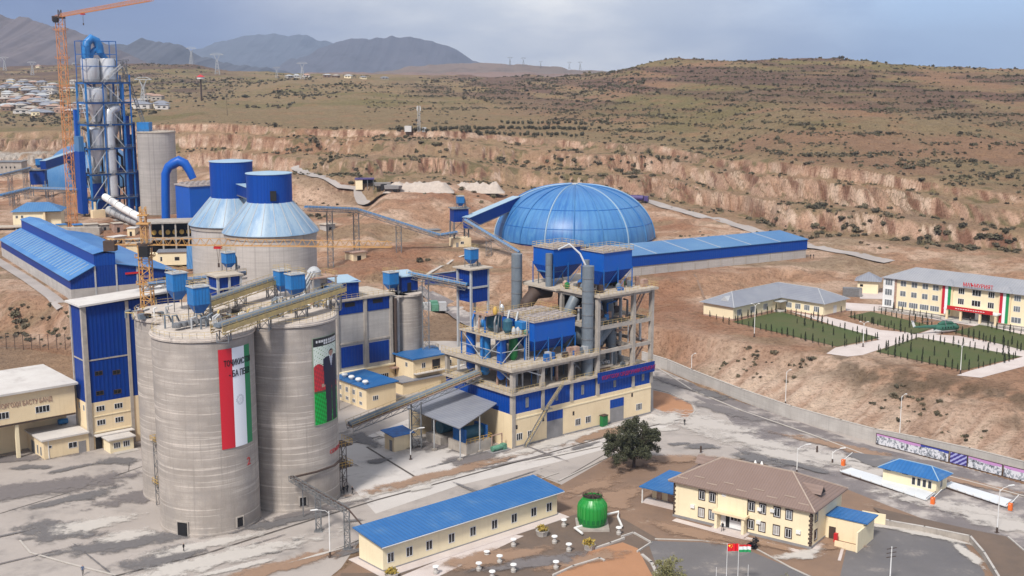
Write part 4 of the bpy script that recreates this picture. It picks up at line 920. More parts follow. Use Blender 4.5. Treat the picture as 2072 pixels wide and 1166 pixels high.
# ------------------------------------------------------------------ cranes
def crane(x, y, z0, ztop, w_, mt, label, jib_end, cj, group='tower cranes', dense=2.2):
    t_ = thing('tower_crane', label, 'tower crane', (x, y, z0), 0, group); H_ = ztop-z0
    MB().lattice((0,0,0),(0,0,H_),w_,dense,.16,.09).build('mast', mt, t_)
    for k in range(3): MB().lattice((0,0,H_*(.68+.13*k)),(0,0,H_*(.68+.13*k)+.8),w_*1.5,.8,.1,.08).build('collar', mt, t_)
    dj = Vector((jib_end[0]-x, jib_end[1]-y, 0)); L = dj.length; dj.normalize(); sd_ = Vector((-dj.y, dj.x, 0))
    for nm_, l0, l1, hh, ww in (('jib', 1.2, L, 1.5, 1.5), ('counter_jib', -cj, -1.2, 1.2, 1.6)):
        m_ = MB(); n_ = max(3, int(abs(l1-l0)/2.0)); P = lambda s_, a_, b_: tuple(dj*s_+sd_*a_+Vector((0,0,H_+b_)))
        for a_ in (-ww/2, ww/2): m_.bar(P(l0,a_,0), P(l1,a_,0), .075)
        m_.bar(P(l0,0,hh), P(l1,0,hh*.8), .075)
        for i in range(n_):
            s0 = l0+(l1-l0)*i/n_; s1 = l0+(l1-l0)*(i+1)/n_; sm = (s0+s1)/2
            for a_ in (-ww/2, ww/2): m_.bar(P(s0,a_,0), P(sm,0,hh), .045); m_.bar(P(sm,0,hh), P(s1,a_,0), .045)
            m_.bar(P(s0,-ww/2,0), P(s0,ww/2,0), .06); m_.bar(P(s0,-ww/2,0), P(s1,ww/2,0), .05)
        m_.build(nm_, mt, t_)
    P = lambda s_, a_, b_: tuple(dj*s_+sd_*a_+Vector((0,0,H_+b_)))
    m_ = MB(); c_ = Vector(P(-cj+1,0,-.4)); m_.cbox(c_.x, c_.y, c_.z-1.0, 2.4, 2.2, 2.2); m_.build('counterweight', 'dark_trim', t_, smooth=False)
    m_ = MB(); c_ = Vector(P(.6,-1.9,-2.3)); m_.cbox(c_.x, c_.y, c_.z, 1.9, 1.7, 2.2); m_.build('cab', 'dark', t_, smooth=False)
    MB().cyl(0,0,H_-.6,H_+.3,w_*.75,12).build('slewing_ring', 'dark_trim', t_)
    q_ = Vector(P(L*.3,0,-.2)); m_ = MB(); m_.cbox(q_.x, q_.y, q_.z-.5, 1.6, 1.2, .5); m_.build('trolley', 'red_paint', t_, smooth=False)
    m_ = MB()
    for o_ in (-.3,.3): m_.bar((q_.x+o_,q_.y,q_.z-.5),(q_.x,q_.y,q_.z-3.6),.04)
    m_.bar((q_.x,q_.y,q_.z-3.6),(q_.x,q_.y,q_.z-4.5),.25); m_.build('hook_block', 'dark_trim', t_)
    return t_
c1 = crane(-190.5, 520, 13.6, 103.6, 3.0, 'crane_orange', 'very tall orange tower crane at upper left, jib rising out of the frame', (-118, 405), 9.5, dense=3)
c2 = crane(-78.3, 254.5, 0, 44.2, 2.2, 'crane_yellow', 'yellow tower crane behind the silos with a long level jib', (-25.2, 250.5), 8.5, dense=1.7)
MB().lattice((0,0,44.4),(0,0,52.3),1.1,1.4,.10,.07).build('mast_top', 'crane_yellow', c2)
MB().cbox(0,0,48.6,2.6,2.0,.3).cbox(0,0,50.4,2.2,1.6,.25).build('platform', 'crane_yellow', c2)
MB().lattice((0,0,90.2),(0,0,93),1.1,1.4,.12,.08).build('mast_top', 'dark_trim', c1)

# ------------------------------------------------------------------ blue hall with raised ridge (left)
bh = thing('blue_hall', 'long blue hall with raised ridge monitor and concrete plinth, upper left', 'hall', (-138.3, 372, 10), 33)
prof = [(0,6.5),(7.6,10.3),(14.2,10.4),(33.5,6.4)]
def xprof(m_, pr, y0, y1): m_.add([(p[0],y0,p[1]) for p in pr]+[(p[0],y1,p[1]) for p in pr], [tuple(range(len(pr))), tuple(range(2*len(pr)-1,len(pr)-1,-1))]+[(len(pr)+i,len(pr)+(i+1)%len(pr),(i+1)%len(pr),i) for i in range(len(pr))]); return m_
HL = 112
simple_part(bh, 'plinth', 'concrete_panel', (0,0,-1.5,33.5,HL,3.4))
xprof(MB(), [(0,3.4),(0,6.4),(7.6,10.2),(14.2,10.3),(33.5,6.3),(33.5,3.4)], .02, HL-.02).build('wall', 'blue_deep', bh, smooth=False)
for k_, (a_, b_) in enumerate(((( -.6,6.25),(7.62,10.35)), ((14.18,10.45),(34.1,6.3)))):
    MB().add([(a_[0],-.7,a_[1]),(b_[0],-.7,b_[1]),(b_[0],HL,b_[1]),(a_[0],HL,a_[1]),(a_[0],-.7,a_[1]+.22),(b_[0],-.7,b_[1]+.22),(b_[0],HL,b_[1]+.22),(a_[0],HL,a_[1]+.22)],[(0,3,2,1),(4,5,6,7),(0,1,5,4),(1,2,6,5),(2,3,7,6),(3,0,4,7)]).build('roof', 'blue_roof_y', bh, smooth=False)
m_ = MB()
for k in range(26):
    y_ = 4+k*4.1
    for dx in (.8,):
        a_ = (.8, y_, 6.25+.7+.25); b_ = (6.9, y_, 10.0+.30)
        m_.bar(a_, b_, .3, n=4)
m_.build('rooflight', 'cone_sheet', bh, smooth=False)['kind'] = 'stuff'
simple_part(bh, 'monitor', 'blue_wall', (7.6,-.02,10.2,14.2,HL-2,14.1))
xprof(MB(), [(7.2,14.0),(10.9,14.75),(14.6,14.0),(14.6,14.15),(10.9,14.95),(7.2,14.15)], -.4, HL-1.8).build('monitor_roof', 'blue_roof_y', bh, smooth=False)
for x_ in (7.4, 14.0, 20.6, 33.1): simple_part(bh, 'column', 'pale_steel', (x_,-.14,0,x_+.5,.25,10.2 if x_ < 15 else (8.9 if x_ < 30 else 6.2)))
simple_part(bh, 'sign', 'red_paint', (17,-.3,6.7,22.5,-.16,7.3))
simple_part(bh, 'door_opening', 'dark', (29.2,-.16,-.4,32.4,-.05,5.0))

# ------------------------------------------------------------------ packing block and small silo behind silo B
pk = thing('packing_block', 'tall concrete block with blue panels top and bottom, right of the silos', 'building', (-43.2, 295.4, 0), 40)
simple_part(pk, 'wall', 'concrete_panel', (-4,0,6.0,15.9,12,24.0)); simple_part(pk, 'lower_wall', 'cream', (-4,-.6,0,17.2,12,5.7)); simple_part(pk, 'ledge', 'cream_pale', (-4,-.9,5.7,17.4,0,6.0))
simple_part(pk, 'roof', 'dusty_deck', (-4.6,-.6,24.0,16.6,12.6,24.5))
for x_ in (-1.2, 7.2, 15.1): simple_part(pk, 'column', 'concrete', (x_,-.35,6.0,x_+.8,.0-.002,24.0))
for x0_, x1_ in ((0,7),(8.4,15)):
    simple_part(pk, 'panel', 'blue_deep', (x0_,-.12,20.6,x1_,-.003,23.7)); simple_part(pk, 'panel', 'blue_deep', (x0_+.3,-.12,7.0,x1_-.3,-.003,12.3))
    simple_part(pk, 'vent_opening', 'dark', (x0_+1.6,-.16,22.4,x0_+4.6,-.122,23.5)); simple_part(pk, 'beam', 'concrete', (x0_,-.2,12.9,x1_,-.003,13.3))
window(pk, 12.8, 3.0, 2.6, 1.6, y=-.6, nm=4); simple_part(pk, 'canopy', 'rust', (14,-2.6,5.0,18.4,-.92,5.2))
MB().rail([(-4.4,-.4,24.5),(16.4,-.4,24.5)],1.1,1.6,.04).build('railing', 'dusty_rail', pk)
s2 = thing('cement_silo', 'slim concrete silo adjoining the packing block on its right', 'silo', (-43.2, 295.4, 0), 40)
MB().lathe([(4.6,0),(4.6,22.9)], 56, (22.4, 3.6)).build('wall', 'silo_concrete', s2); MB().lathe([(4.9,22.9),(4.9,23.4)], 56, (22.4, 3.6)).build('roof_slab', 'silo_deck', s2); simple_part(s2, 'roof_slab', 'silo_deck', (16.62,-.4,23.0,21,9,23.4))
MB().lathe([(.4,3),(.4,23)], 10, (16.4,-.9)).build('downpipe', 'dark_trim', s2); simple_part(s2, 'pilaster', 'concrete_panel', (16.9,-.6,0,17.8,.6,22.9))
hh = thing('roof_house', 'blue sheeted house with pale roof on the left of the packing block roof', 'roof house', (-41.4, 295.6, 24.5), 40)
simple_part(hh, 'wall', 'blue_deep', (-1.6,1.2,.0,4.6,6.6,4.3)); MB().add([(-2,.8,4.2),(5,.8,3.9),(5,7,4.9),(-2,7,5.2),(-2,.8,4.4),(5,.8,4.1),(5,7,5.1),(-2,7,5.4)],[(0,3,2,1),(4,5,6,7),(0,1,5,4),(1,2,6,5),(2,3,7,6),(3,0,4,7)]).build('roof', 'cone_sheet', hh, smooth=False)
hh = thing('roof_house', 'blue sheeted house with pale roof above the slim silo', 'roof house', (-42.0, 296.4, 23.4), 40)
simple_part(hh, 'wall', 'blue_deep', (18.6,1.6,.6,23.8,6.4,4.7)); MB().add([(18.2,1.2,4.5),(24.2,1.2,4.3),(24.2,6.8,5.2),(18.2,6.8,5.4),(18.2,1.2,4.7),(24.2,1.2,4.5),(24.2,6.8,5.4),(18.2,6.8,5.6)],[(0,3,2,1),(4,5,6,7),(0,1,5,4),(1,2,6,5),(2,3,7,6),(3,0,4,7)]).build('roof', 'cone_sheet', hh, smooth=False)
simple_part(hh, 'door_opening', 'dark', (20.4,1.52,.6,21.6,1.598,2.8)); simple_part(hh, 'leg', 'grey_steel', (18.7,1.7,0,19,2,.6), (23.4,1.7,0,23.7,2,.6))
dust_collector((-43.2+17.4*cos(UA)-2.4*sin(UA), 295.4+17.4*sin(UA)+2.4*cos(UA), 23.4), 40, 3.0, 3.0, 4.2, 1.8, 'blue dust collector beside the roof house above the slim silo')

# ------------------------------------------------------------------ mid-ground conveyors and transfer towers
def tower_legs(t_, w_, d_, z0, z1, mt='pale_steel', r=.5):
    for x_, y_ in ((0,0),(w_-r,0),(0,d_-r),(w_-r,d_-r)): simple_part(t_, 'post', mt, (x_,y_,z0,x_+r,y_+r,z1))
p = D(953, 618, 300); x, y = p[0], p[1]
tt_ = thing('transfer_tower', 'blue two tier transfer tower on concrete posts left of the raw mill', 'transfer tower', (x, y, 0), 40)
tower_legs(tt_, 6.0, 6.0, 0, 31.2); simple_part(tt_, 'wall', 'blue_deep', (.5,.1,22.8,5.5,5.9,26.4), (.5,.1,26.9,5.5,5.9,31.0)); simple_part(tt_, 'beam', 'pale_steel', (.45,-.1,26.41,5.6,.55,26.89), (-.1,.5,26.41,.49,5.6,26.89))
simple_part(tt_, 'roof', 'dusty_deck', (-.7,-.7,31.2,6.7,6.7,31.55))
c_, s_ = cos(UA), sin(UA); LW = lambda o, a_, b_: (o[0]+a_*c_-b_*s_, o[1]+a_*s_+b_*c_)
dust_collector((*LW((x,y),2.6,3), 31.55), 40, 2.6, 2.6, 3.6, 1.0, 'blue dust collector on top of the two tier transfer tower')
gallery((*LW((x,y),0,1.2), 27.0), (*LW((-43.2,295.4),23.9,3.4), 28.0), 2.2, 2.0, 'pale blue covered conveyor from the transfer tower to the slim silo', 'cover', legs=(.72,), zg=0)
q0 = LW((x,y),1.5,6.2); gallery((q0[0], q0[1], 27.4), D(868,575,345), 2.4, 2.6, 'closed blue gallery descending left behind the transfer tower', 'closed')
# upper transfer tower by the dome
p = (*T(918, 500)[:2],); zt_ = hgt(*p)
u2 = thing('transfer_tower', 'small blue transfer tower over a cream house left of the dome', 'transfer tower', (p[0], p[1], zt_), 20)
tower_legs(u2, 6.4, 5.5, -1, 9.6, 'grey_steel', .4); simple_part(u2, 'wall', 'blue_deep', (.2,.2,9.6,6.2,5.3,14.6)); simple_part(u2, 'roof', 'grey_steel', (-.4,-.4,14.6,6.8,5.9,14.9))
MB().lattice((3.2,2.7,0),(3.2,2.7,9.5),5.4,4.6,.12,.1).build('bracing', 'grey_steel', u2)
simple_part(u2, 'lower_house', 'cream', (-.6,-1.2,-.5,6.8,4,3.4)); window(u2, 3.1, 1.6, 1.4, 1.1, y=-1.2); simple_part(u2, 'door', 'plinth', (.6,-1.26,-.5,1.6,-1.2,1.8))
dust_collector((p[0]+2.6, p[1]+2, zt_+14.9), 20, 2.6, 2.4, 3.6, 1.0, 'blue dust collector on the small transfer tower left of the dome')
gallery(D(945,462,462), D(1046,418,497), 3.2, 4.2, 'closed blue gallery climbing from the small tower onto the dome', 'closed')
gallery(D(940,447,458), (*G(1050,516,14), 14.6), 2.6, 2.2, 'grey covered conveyor sloping down from the tower to the dome foot', 'cover', legs=(.45,))
gallery(D(618,422,420), D(722,426,446), 2.6, 2.2, 'level blue grey conveyor leaving the cone silos', 'cover', legs=(.45,.98))
gallery(D(722,426,446), D(888,478,458), 2.6, 2.2, 'long covered conveyor dropping towards the small house by the dome', 'cover', legs=(.5,))
gallery(D(888,478,458), D(925,472,462), 2.6, 2.2, 'short covered conveyor entering the small transfer tower', 'cover')
hz = T(895, 478); h_ = thing('pump_house', 'little white walled house under the covered conveyor', 'hut', hz, 20)
simple_part(h_, 'wall', 'concrete', (-6,-1,-1,-1,3,2.6)); simple_part(h_, 'roof', 'grey_steel', (-6.3,-1.3,2.6,-.7,3.3,2.8))

# ------------------------------------------------------------------ dome and long store
dm = thing('storage_dome', 'large ribbed blue dome, the biggest roof in the plant', 'dome', (26, 499, 13), 0)
RB, HD = 33.4, 21.4
prof = [(RB*cos(a_)**.86, HD*sin(a_)**1.02) for a_ in np.linspace(0, pi/2-.03, 26)]+[(.4, HD)]
MB().lathe([(r_, z_+.6) for r_, z_ in prof], 128, cap=False).build('shell', 'dome_blue', dm)
MB().lathe([(RB-.4,-1.5),(RB-.4,.9)], 96).build('ring_beam', 'blue_deep', dm)
for k in range(18):
    a_ = 2*pi*k/18+.12; m_ = MB(); pts = [(cos(a_)*(r_+.12), sin(a_)*(r_+.12), z_+.72) for r_, z_ in prof[:-1]]; m_.tube(pts, .28, 4); m_.build('rib', 'cone_sheet' if k % 3 == 0 else 'dome_blue', dm)
for fr in (.35, .72):
    i_ = int(26*fr*.62); r_, z_ = prof[i_]; MB().lathe([(r_+.02, z_+.58),(r_+.1, z_+.72),(r_-.1, z_+.86)], 96, cap=False).build('seam', 'blue_steel', dm)
MB().lathe([(1.6,HD+.5),(1.2,HD+1.0),(.2,HD+1.2)], 24).build('cap', 'pale_steel', dm)
st = thing('storage_hall', 'long low blue store with concrete panel base running right from the dome', 'hall', (44.3, 408.1, 12), 30.9)
simple_part(st, 'base_wall', 'grid_concrete', (-6,0,-1,76.8,14,3.25)); 
for k in range(14): simple_part(st, 'pilaster', 'concrete', (k*5.9-.1,-.12,-.6,k*5.9+.15,-.003,3.24)) if k < 14 else None
simple_part(st, 'wall', 'blue_wall', (-8,-.25,3.25,77.2,14,6.9))
xr = [(-8.4,-.6),(77.6,-.6),(77.6,26.6),(-8.4,26.6)]
MB().add([(-8.4,-.6,6.9),(77.6,-.6,6.9),(77.6,15,8.6),(-8.4,15,8.6),(-8.4,-.6,7.1),(77.6,-.6,7.1),(77.6,15,8.8),(-8.4,15,8.8)],[(0,3,2,1),(4,5,6,7),(0,1,5,4),(1,2,6,5),(2,3,7,6),(3,0,4,7)]).build('roof', 'blue_faded', st, smooth=False)
m_ = MB()
for k in range(1, 6):
    x_ = -8.4+k*14.3; m_.add([(x_,-.5,7.13),(x_+.5,-.5,7.13),(x_+.5,15,8.83),(x_,15,8.83)], [(0,1,2,3)])
m_.build('roof_seam', 'pale_steel', st, smooth=False)

# ------------------------------------------------------------------ raw mill: cream base, blue band, concrete frame and bag filters
ml = thing('mill_building', 'open concrete frame building on a cream and blue base in the centre', 'building', (0.1, 251.3, 0), 40)
XC = [0, 8.4, 17, 25.2, 36.7, 42.8]
simple_part(ml, 'wall', 'cream', (0,.05,0,43.2,23.9,7.5))
simple_part(ml, 'cladding', 'blue_wall', (.02,.12,7.5,24.8,23.8,11.8), (25.6,.08,7.5,43.1,23.8,11.8))
simple_part(ml, 'floor', 'dusty_deck', (-.6,-.5,11.8,43.6,24.4,12.3)); simple_part(ml, 'floor', 'dusty_deck', (-.8,-.7,17.1,25.2,24.6,17.7))
simple_part(ml, 'floor', 'dusty_deck', (24.6,-1.2,30.3,43.8,25.5,30.8), (23.4,12,30.3,24.6,24,30.8))
def beams(z_, x0, x1, y0, y1, hh=.7, xs=(), nm='beam'):
    for y_ in (y0, (y0+y1)/2, y1-.5): simple_part(ml, nm, 'concrete', (x0, y_+.02, z_, x1, y_+.48, z_+hh))
    for x_ in xs: simple_part(ml, nm, 'concrete', (x_+.02, y0+.5, z_, x_+.5, y1-.5, z_+hh-.02))
beams(16.4, 0, 25.2, 0, 24, .7, XC[:4]); beams(22.6, 25.3, 42.8, 0, 24, .9, XC[3:]); beams(17.0, 25.3, 42.8, 0, 24, .8, XC[3:]); beams(29.5, 25.3, 42.8, 0, 24, .8, XC[3:])
simple_part(ml, 'floor', 'dusty_deck', (25.8,6,23.5,42.5,23.5,23.8)); simple_part(ml, 'floor', 'dusty_deck', (25.8,12,17.8,42.5,23.5,18.0))
for i, x_ in enumerate(XC):
    for y_ in (0, 12, 23.2):
        top = 17.1 if x_ < 25 else 30.3
        simple_part(ml, 'column', 'concrete', (x_-.1,y_-.15 if y_ == 0 else y_,7.55 if y_ == 0 else 12.3,x_+.75,y_+.8,top))
simple_part(ml, 'column', 'concrete', (-.1,-.15,0,.75,.02,7.54)); simple_part(ml, 'plinth', 'plinth', (-.1,-.12,0,9.9,.04,.35), (14.8,-.12,0,29.5,.04,.35), (34.1,-.12,0,43.3,.04,.35))
for x0_, x1_, zt_ in ((10.0,14.7,4.2),(29.6,34.0,3.6)):
    simple_part(ml, 'door', 'plinth', (x0_,-.02,0,x1_,.06,zt_)); simple_part(ml, 'door_panel', 'blue_wall', (x0_,-.03,zt_,x1_,.06,zt_+2.0))
for x_, n_ in ((2.0,3),(5.2,3),(19.4,3),(22.6,3),(39.2,4)): window(ml, x_, 2.3, 1.7 if n_ == 3 else 2.0, 1.6, y=.05, nm=n_)
for x_, z_ in ((1.2,4.6),(8.9,4.9),(18.0,4.6),(36.8,5.6)): window(ml, x_, z_, .5, .9, y=.05, nm=1, frame='dark_trim')
for x_ in (4.2, 12.9, 20.8, 40.4, 31.0): window(ml, x_, 9.6, .8, 2.2, y=.05, nm=1, frame='plinth', pane='glass_light')
simple_part(ml, 'cornice', 'cream_pale', (.8,-.05,6.3,43.2,.05,6.6))
sg = simple_part(ml, 'sign_board', 'blue_deep', (24.9,-.75,10.4,43.5,-.5,12.9))
text('КОРГОҲИ ОРДКУНИИ СЕМЕНТ', 1.25, 'sign_red', ml, (26.0,-.77,11.1), ex=.05, sx_=.93)
m_ = MB()   # outside stair
m_.bar((2.5,-1.6,.0),(8.8,-1.6,7.5),.14); m_.bar((2.5,-.6,.0),(8.8,-.6,7.5),.14); m_.bar((9,-1.4,7.6),(13.6,-1.4,12.2),.14); m_.bar((9,-.5,7.6),(13.6,-.5,12.2),.14)
for k in range(24): q = k/24; m_.box(2.5+6.3*q,-1.6,7.5*q,2.8+6.3*q,-.6,7.5*q+.08); m_.box(9+4.6*q,-1.4,7.6+4.6*q,9.3+4.6*q,-.5,7.68+4.6*q)
m_.box(7.8,-1.8,7.45,10,-.4,7.6); m_.build('stair', 'grey_steel', ml)
m_ = MB(); m_.rail([(2.5,-1.6,0),(8.8,-1.6,7.5)],1,1.4,.04).rail([(9,-1.4,7.6),(13.6,-1.4,12.2)],1,1.4,.04)
m_.rail([(0,-.4,12.3),(9,-.4,12.3)],1.1,1.4,.035).rail([(14,-.4,12.3),(43,-.4,12.3)],1.1,1.4,.035).rail([(-.7,-.6,17.7),(25,-.6,17.7)],1.1,1.4,.04).rail([(-.7,-.6,17.7),(-.7,24.4,17.7)],1.1,1.4,.04).rail([(-.5,-.4,12.3),(-.5,24.2,12.3)],1.1,1.4,.04)
m_.rail([(24.7,-1.1,30.8),(43.7,-1.1,30.8),(43.7,25.4,30.8)],1.1,1.4,.04).rail([(24.7,-1.1,30.8),(24.7,12,30.8)],1.1,1.4,.04).rail([(25.6,-.1,23.5),(42.8,-.1,23.5)],1.1,1.4,.035)
m_.build('railing', 'dusty_rail', ml)
m_ = MB()   # inner stairs on the right bays
for (a_, b_) in (((37.5,1,23.5),(42.3,1,30.6)),((42.3,3,17.9),(37.2,3,23.6)),((37.5,1,12.3),(42.3,1,17.9))):
    for dy in (0, 1.1): m_.bar((a_[0],a_[1]+dy,a_[2]),(b_[0],b_[1]+dy,b_[2]),.16)
    m_.rail([a_, b_], 1.0, 1.2, .05)
m_.build('stair', 'rust', ml)
m_ = MB()
for a_, b_ in (((8.8,.2,14.8),(4.4,.2,16.5)),((24,3,12.4),(19,3,16.8)),((27,23,13),(34,23,17)),((1,.4,14.2),(1,6,16.4))): m_.bar(a_, b_, .18)
m_.build('brace', 'pale_steel', ml)
simple_part(ml, 'inner_backing', 'blue_deep', (9,14,12.3,24.5,14.3,16.3)); simple_part(ml, 'inner_backing', 'dark', (26,14,12.4,36.5,14.3,17.0), (26,14,18.2,36.5,14.3,22.5), (26,14,24,42,14.3,29.4))  # near-black sheets stand in for the shaded depth between the floors

def lw(a_, b_, z_, o=(0.1, 251.3)): return (o[0]+a_*c_-b_*s_, o[1]+a_*s_+b_*c_, z_)
def bag_filter(x0, y0, zb, w_, d_, hb, hh_, leg, label, cells=4, rows=1):
    t_ = thing('bag_filter', label, 'bag filter', lw(x0, y0, zb), 40, 'large blue bag filters')
    z1 = leg+hh_; z2 = z1+hb
    b_ = MB().box(0,0,z1,w_,d_,z2)
    b_.build('body', 'blue_paint', t_, smooth=False)
    m_ = MB()
    m_.add([(.04,.04,z1),(w_-.04,.04,z1),(w_-.04,d_-.04,z1),(.04,d_-.04,z1),(w_*.10,d_*.36,leg-.1),(w_*.84,d_*.36,leg-.1),(w_*.84,d_*.64,leg-.1),(w_*.10,d_*.64,leg-.1)],[(1,0,4,5),(2,1,5,6),(3,2,6,7),(0,3,7,4),(4,5,6,7)])
    m_.build('hopper', 'blue_wall', t_, smooth=False)
    m_ = MB(); nx_ = max(3, int(w_/1.3)); ny_ = max(2, int(d_/1.6))
    m_.box(-.3,-.3,z2,w_+.3,d_+.3,z2+.18)
    for i in range(nx_):
        for j in range(ny_): m_.cbox(w_*(i+.5)/nx_, d_*(j+.5)/ny_, z2+.18, w_/nx_*.78, d_/ny_*.72, .12+.10*((i*7+j*3)%3))
    m_.build('cover', 'filter_top', t_, smooth=False)
    n_ = max(2, cells//2+1)
    for i in range(n_+1):
        for y_ in (-.12, d_+.12): MB().bar((w_*i/n_, y_, 0),(w_*i/n_, y_, z1+.6),.14).build('leg', 'blue_steel', t_)
    m_ = MB()
    for i in range(n_): m_.bar((w_*i/n_,-.14,.2),(w_*(i+1)/n_,-.14,z1),.05)
    m_.build('brace', 'blue_steel', t_)
    MB().rail([(-.2,-.2,z2+.15),(w_+.2,-.2,z2+.15),(w_+.2,d_+.2,z2+.15),(-.2,d_+.2,z2+.15)],1.0,1.4,.04,True).build('railing', 'dusty_rail', t_)
    return t_
bag_filter(8.6, 2.8, 17.7, 12.2, 6.4, 4.3, 2.6, 1.6, 'largest blue bag filter on the lower mill deck, nearest the camera', 4)
bag_filter(9.6, 11.2, 17.7, 13.4, 6.0, 4.1, 2.6, 1.6, 'blue bag filter directly behind the largest one on the lower mill deck', 4)
bag_filter(29.4, 2.6, 30.8, 9.2, 7.2, 4.4, 3.2, 1.3, 'blue bag filter on the right of the mill roof deck', 2)
bag_filter(25.6, 15.5, 30.8, 9.2, 7.2, 4.2, 3.2, 1.3, 'blue bag filter at the back left of the mill roof deck', 2)
def pipe(name, label, pts, r_, mt, cat='duct', rings=0, group='mill ducts', n=18):
    b0_ = pts[0]; t_ = thing(name, label, cat, b0_, 0, group)
    m_ = MB().tube(pts, r_, n); m_.build('shell', mt, t_, off=b0_)
    if rings:
        a_, b_ = Vector(pts[0])-Vector(b0_), Vector(pts[-1])-Vector(b0_); m_ = MB()
        for k in range(1, rings):
            q = a_.lerp(b_, k/rings); d = (b_-a_).normalized()*.08; rr = r_ if not isinstance(r_, (list, tuple)) else r_[0]
            m_.bar(q-d, q+d, rr*1.07, n=n)
        m_.build('flange', 'grey_steel', t_)
    return t_
pipe('exhaust_stack', 'tall grey stack standing through the front of the mill roof deck', [lw(23.6,1.6,12.4), lw(23.6,1.6,37.5)], 1.35, 'duct_grey', 'stack', 9, 'grey exhaust stacks')
pipe('exhaust_stack', 'tall grey stack at the back left corner of the mill', [lw(22.0,24.6,0), lw(22.0,24.6,37.8)], 1.3, 'duct_grey', 'stack', 12, 'grey exhaust stacks')
pipe('exhaust_stack', 'thin grey stack beside the back left roof filter', [lw(24.6,16,30.8), lw(24.6,16,38.6)], .8, 'duct_grey', 'stack', 3, 'grey exhaust stacks')
pipe('exhaust_stack', 'thin grey stack beside the right roof filter', [lw(27.2,6,30.8), lw(27.2,6,38.0)], .75, 'duct_grey', 'stack', 3, 'grey exhaust stacks')
def arc(c0, r_, a0_, a1_, n_=8):     # elbow in the local x-z plane of the mill
    return [lw(c0[0]+cos(radians(a0_+(a1_-a0_)*i/n_))*r_, c0[1], c0[2]+sin(radians(a0_+(a1_-a0_)*i/n_))*r_) for i in range(n_+1)]
pipe('duct', 'fat grey elbow duct in the middle bay of the mill frame', [lw(28.5,5,29.0)]+arc((26.6,5,25.4),3.4,70,0)+[lw(30.0,5,20), lw(30,5,18)], 1.35, 'duct_grey')
pipe('duct', 'second grey elbow duct right of the fat one in the mill frame', [lw(33.0,7,29.4)]+arc((32.4,7,26.0),3.0,70,0)+[lw(35.4,7,21), lw(34.6,7,19)], 1.3, 'duct_grey')
pipe('duct', 'grey vertical duct low in the right bay of the mill', [lw(35.0,5.5,12.4), lw(35,5.5,22.4)], 1.2, 'duct_grey', rings=4)
pipe('duct', 'slanting grey duct below the elbows in the mill frame', [lw(28.2,4.6,17.8), lw(30.5,4.6,19.2), lw(34,4.8,22)], 1.1, 'duct_grey')
pipe('duct', 'dark looping duct at the back of the mill deck', [lw(22.8,21,18.2), lw(21.6,21,22.4), lw(22.2,21,26.4), lw(24.6,21,28.6), lw(28.5,20,28.8)], 1.7, 'dark_trim')
pipe('duct', 'pale pipe bent over the mill roof deck', [lw(22.0,10,40.4), lw(24.6,9,41.6), lw(25.2,6,39.6), lw(25.4,4,36.6)], .22, 'shiny_steel', n=8)
pipe('duct', 'dark fan duct in the middle of the mill deck', [lw(23.0,8,17.9), lw(23.2,8,22), lw(23.4,8,26), lw(25.5,8,29)], 1.2, 'duct_grey')
pipe('duct', 'grey duct behind the front stack on the middle floor', [lw(27.5,9,17.9), lw(27.5,9,23), lw(29,9,25), lw(33,9,25.2)], 1.3, 'duct_grey')
pipe('duct', 'dark inclined duct crossing the upper bay of the mill', [lw(27,10,24), lw(31,10,27), lw(37,10,28.6), lw(41,10,27)], 1.0, 'dark_trim')
pipe('duct', 'grey Y shaped duct in the lower right bay', [lw(31.5,8,12.4), lw(31.5,8,15), lw(34,8,17.5), lw(38,8,20)], 1.1, 'duct_grey')
pipe('duct', 'thin pale duct up the inner columns of the mill', [lw(38.5,6,12.4), lw(38.5,6,29.4)], .4, 'pale_steel', n=8)
for k_, (xx_, yy_, zz_) in enumerate(((26.5,4,18.05),(33,16,12.4),(28,3,24.0),(38,14,24.0),(37,15,18.1))):
    t_ = thing('mill_machine', ('grey machine casing','brown machine casing','dark fan housing','blue fan housing','pale machine casing')[k_]+' standing on a floor of the mill frame', 'machinery', lw(xx_,yy_,zz_), 40)
    MB().lathe([(1.3,-.8),(1.6,0),(1.3,.8)], 18).build('fan', ('duct_grey','rust','dark_trim','blue_mid','pale_steel')[k_], t_).location.z = 1.7
    simple_part(t_, 'base', 'grey_steel', (-1.6,-1.2,0,1.8,1.2,.8)); simple_part(t_, 'motor', ('blue_mid','grey_steel')[k_%2], (1.9,-.5,0,3.2,.5,1.3))
rm = random.Random(66); t_ = thing('mill_pipework', 'tangle of pipes, cable trays and steelwork running through the mill frame', 'pipework', lw(0,0,0), 40)
for k in range(60):
    up_ = k % 2; x_ = rm.uniform(26,42) if up_ else rm.uniform(2,24); y_ = rm.uniform(1.5,12); z_ = rm.choice([12.3,18,23.8]) if up_ else 12.3; h2 = rm.uniform(2.5,5) if z_ > 12.4 or not up_ else 4.4; h2 = min(h2, 4.2)
    MB().tube([(x_,y_,z_),(x_,y_,z_+h2),(x_+rm.uniform(-4,4),y_+rm.uniform(0,2),z_+h2)], rm.uniform(.08,.35), 7).build('pipe', rm.choice(['dark_trim','grey_steel','duct_grey','pale_steel','rust','blue_steel']), t_)
for k in range(26):
    x_, y_ = (rm.uniform(26,41), rm.uniform(2,11)) if k % 2 else (rm.uniform(9,24), rm.uniform(.6,2)) ; z_ = rm.choice([12.3,18,23.8]) if k % 2 else 17.7
    MB().cbox(x_,y_,z_,rm.uniform(.6,1.8),rm.uniform(.5,1.4),rm.uniform(.6,2)).build('cabinet', rm.choice(['grey_steel','dark_trim','blue_steel','rust','duct_grey','pale_steel']), t_, smooth=False)
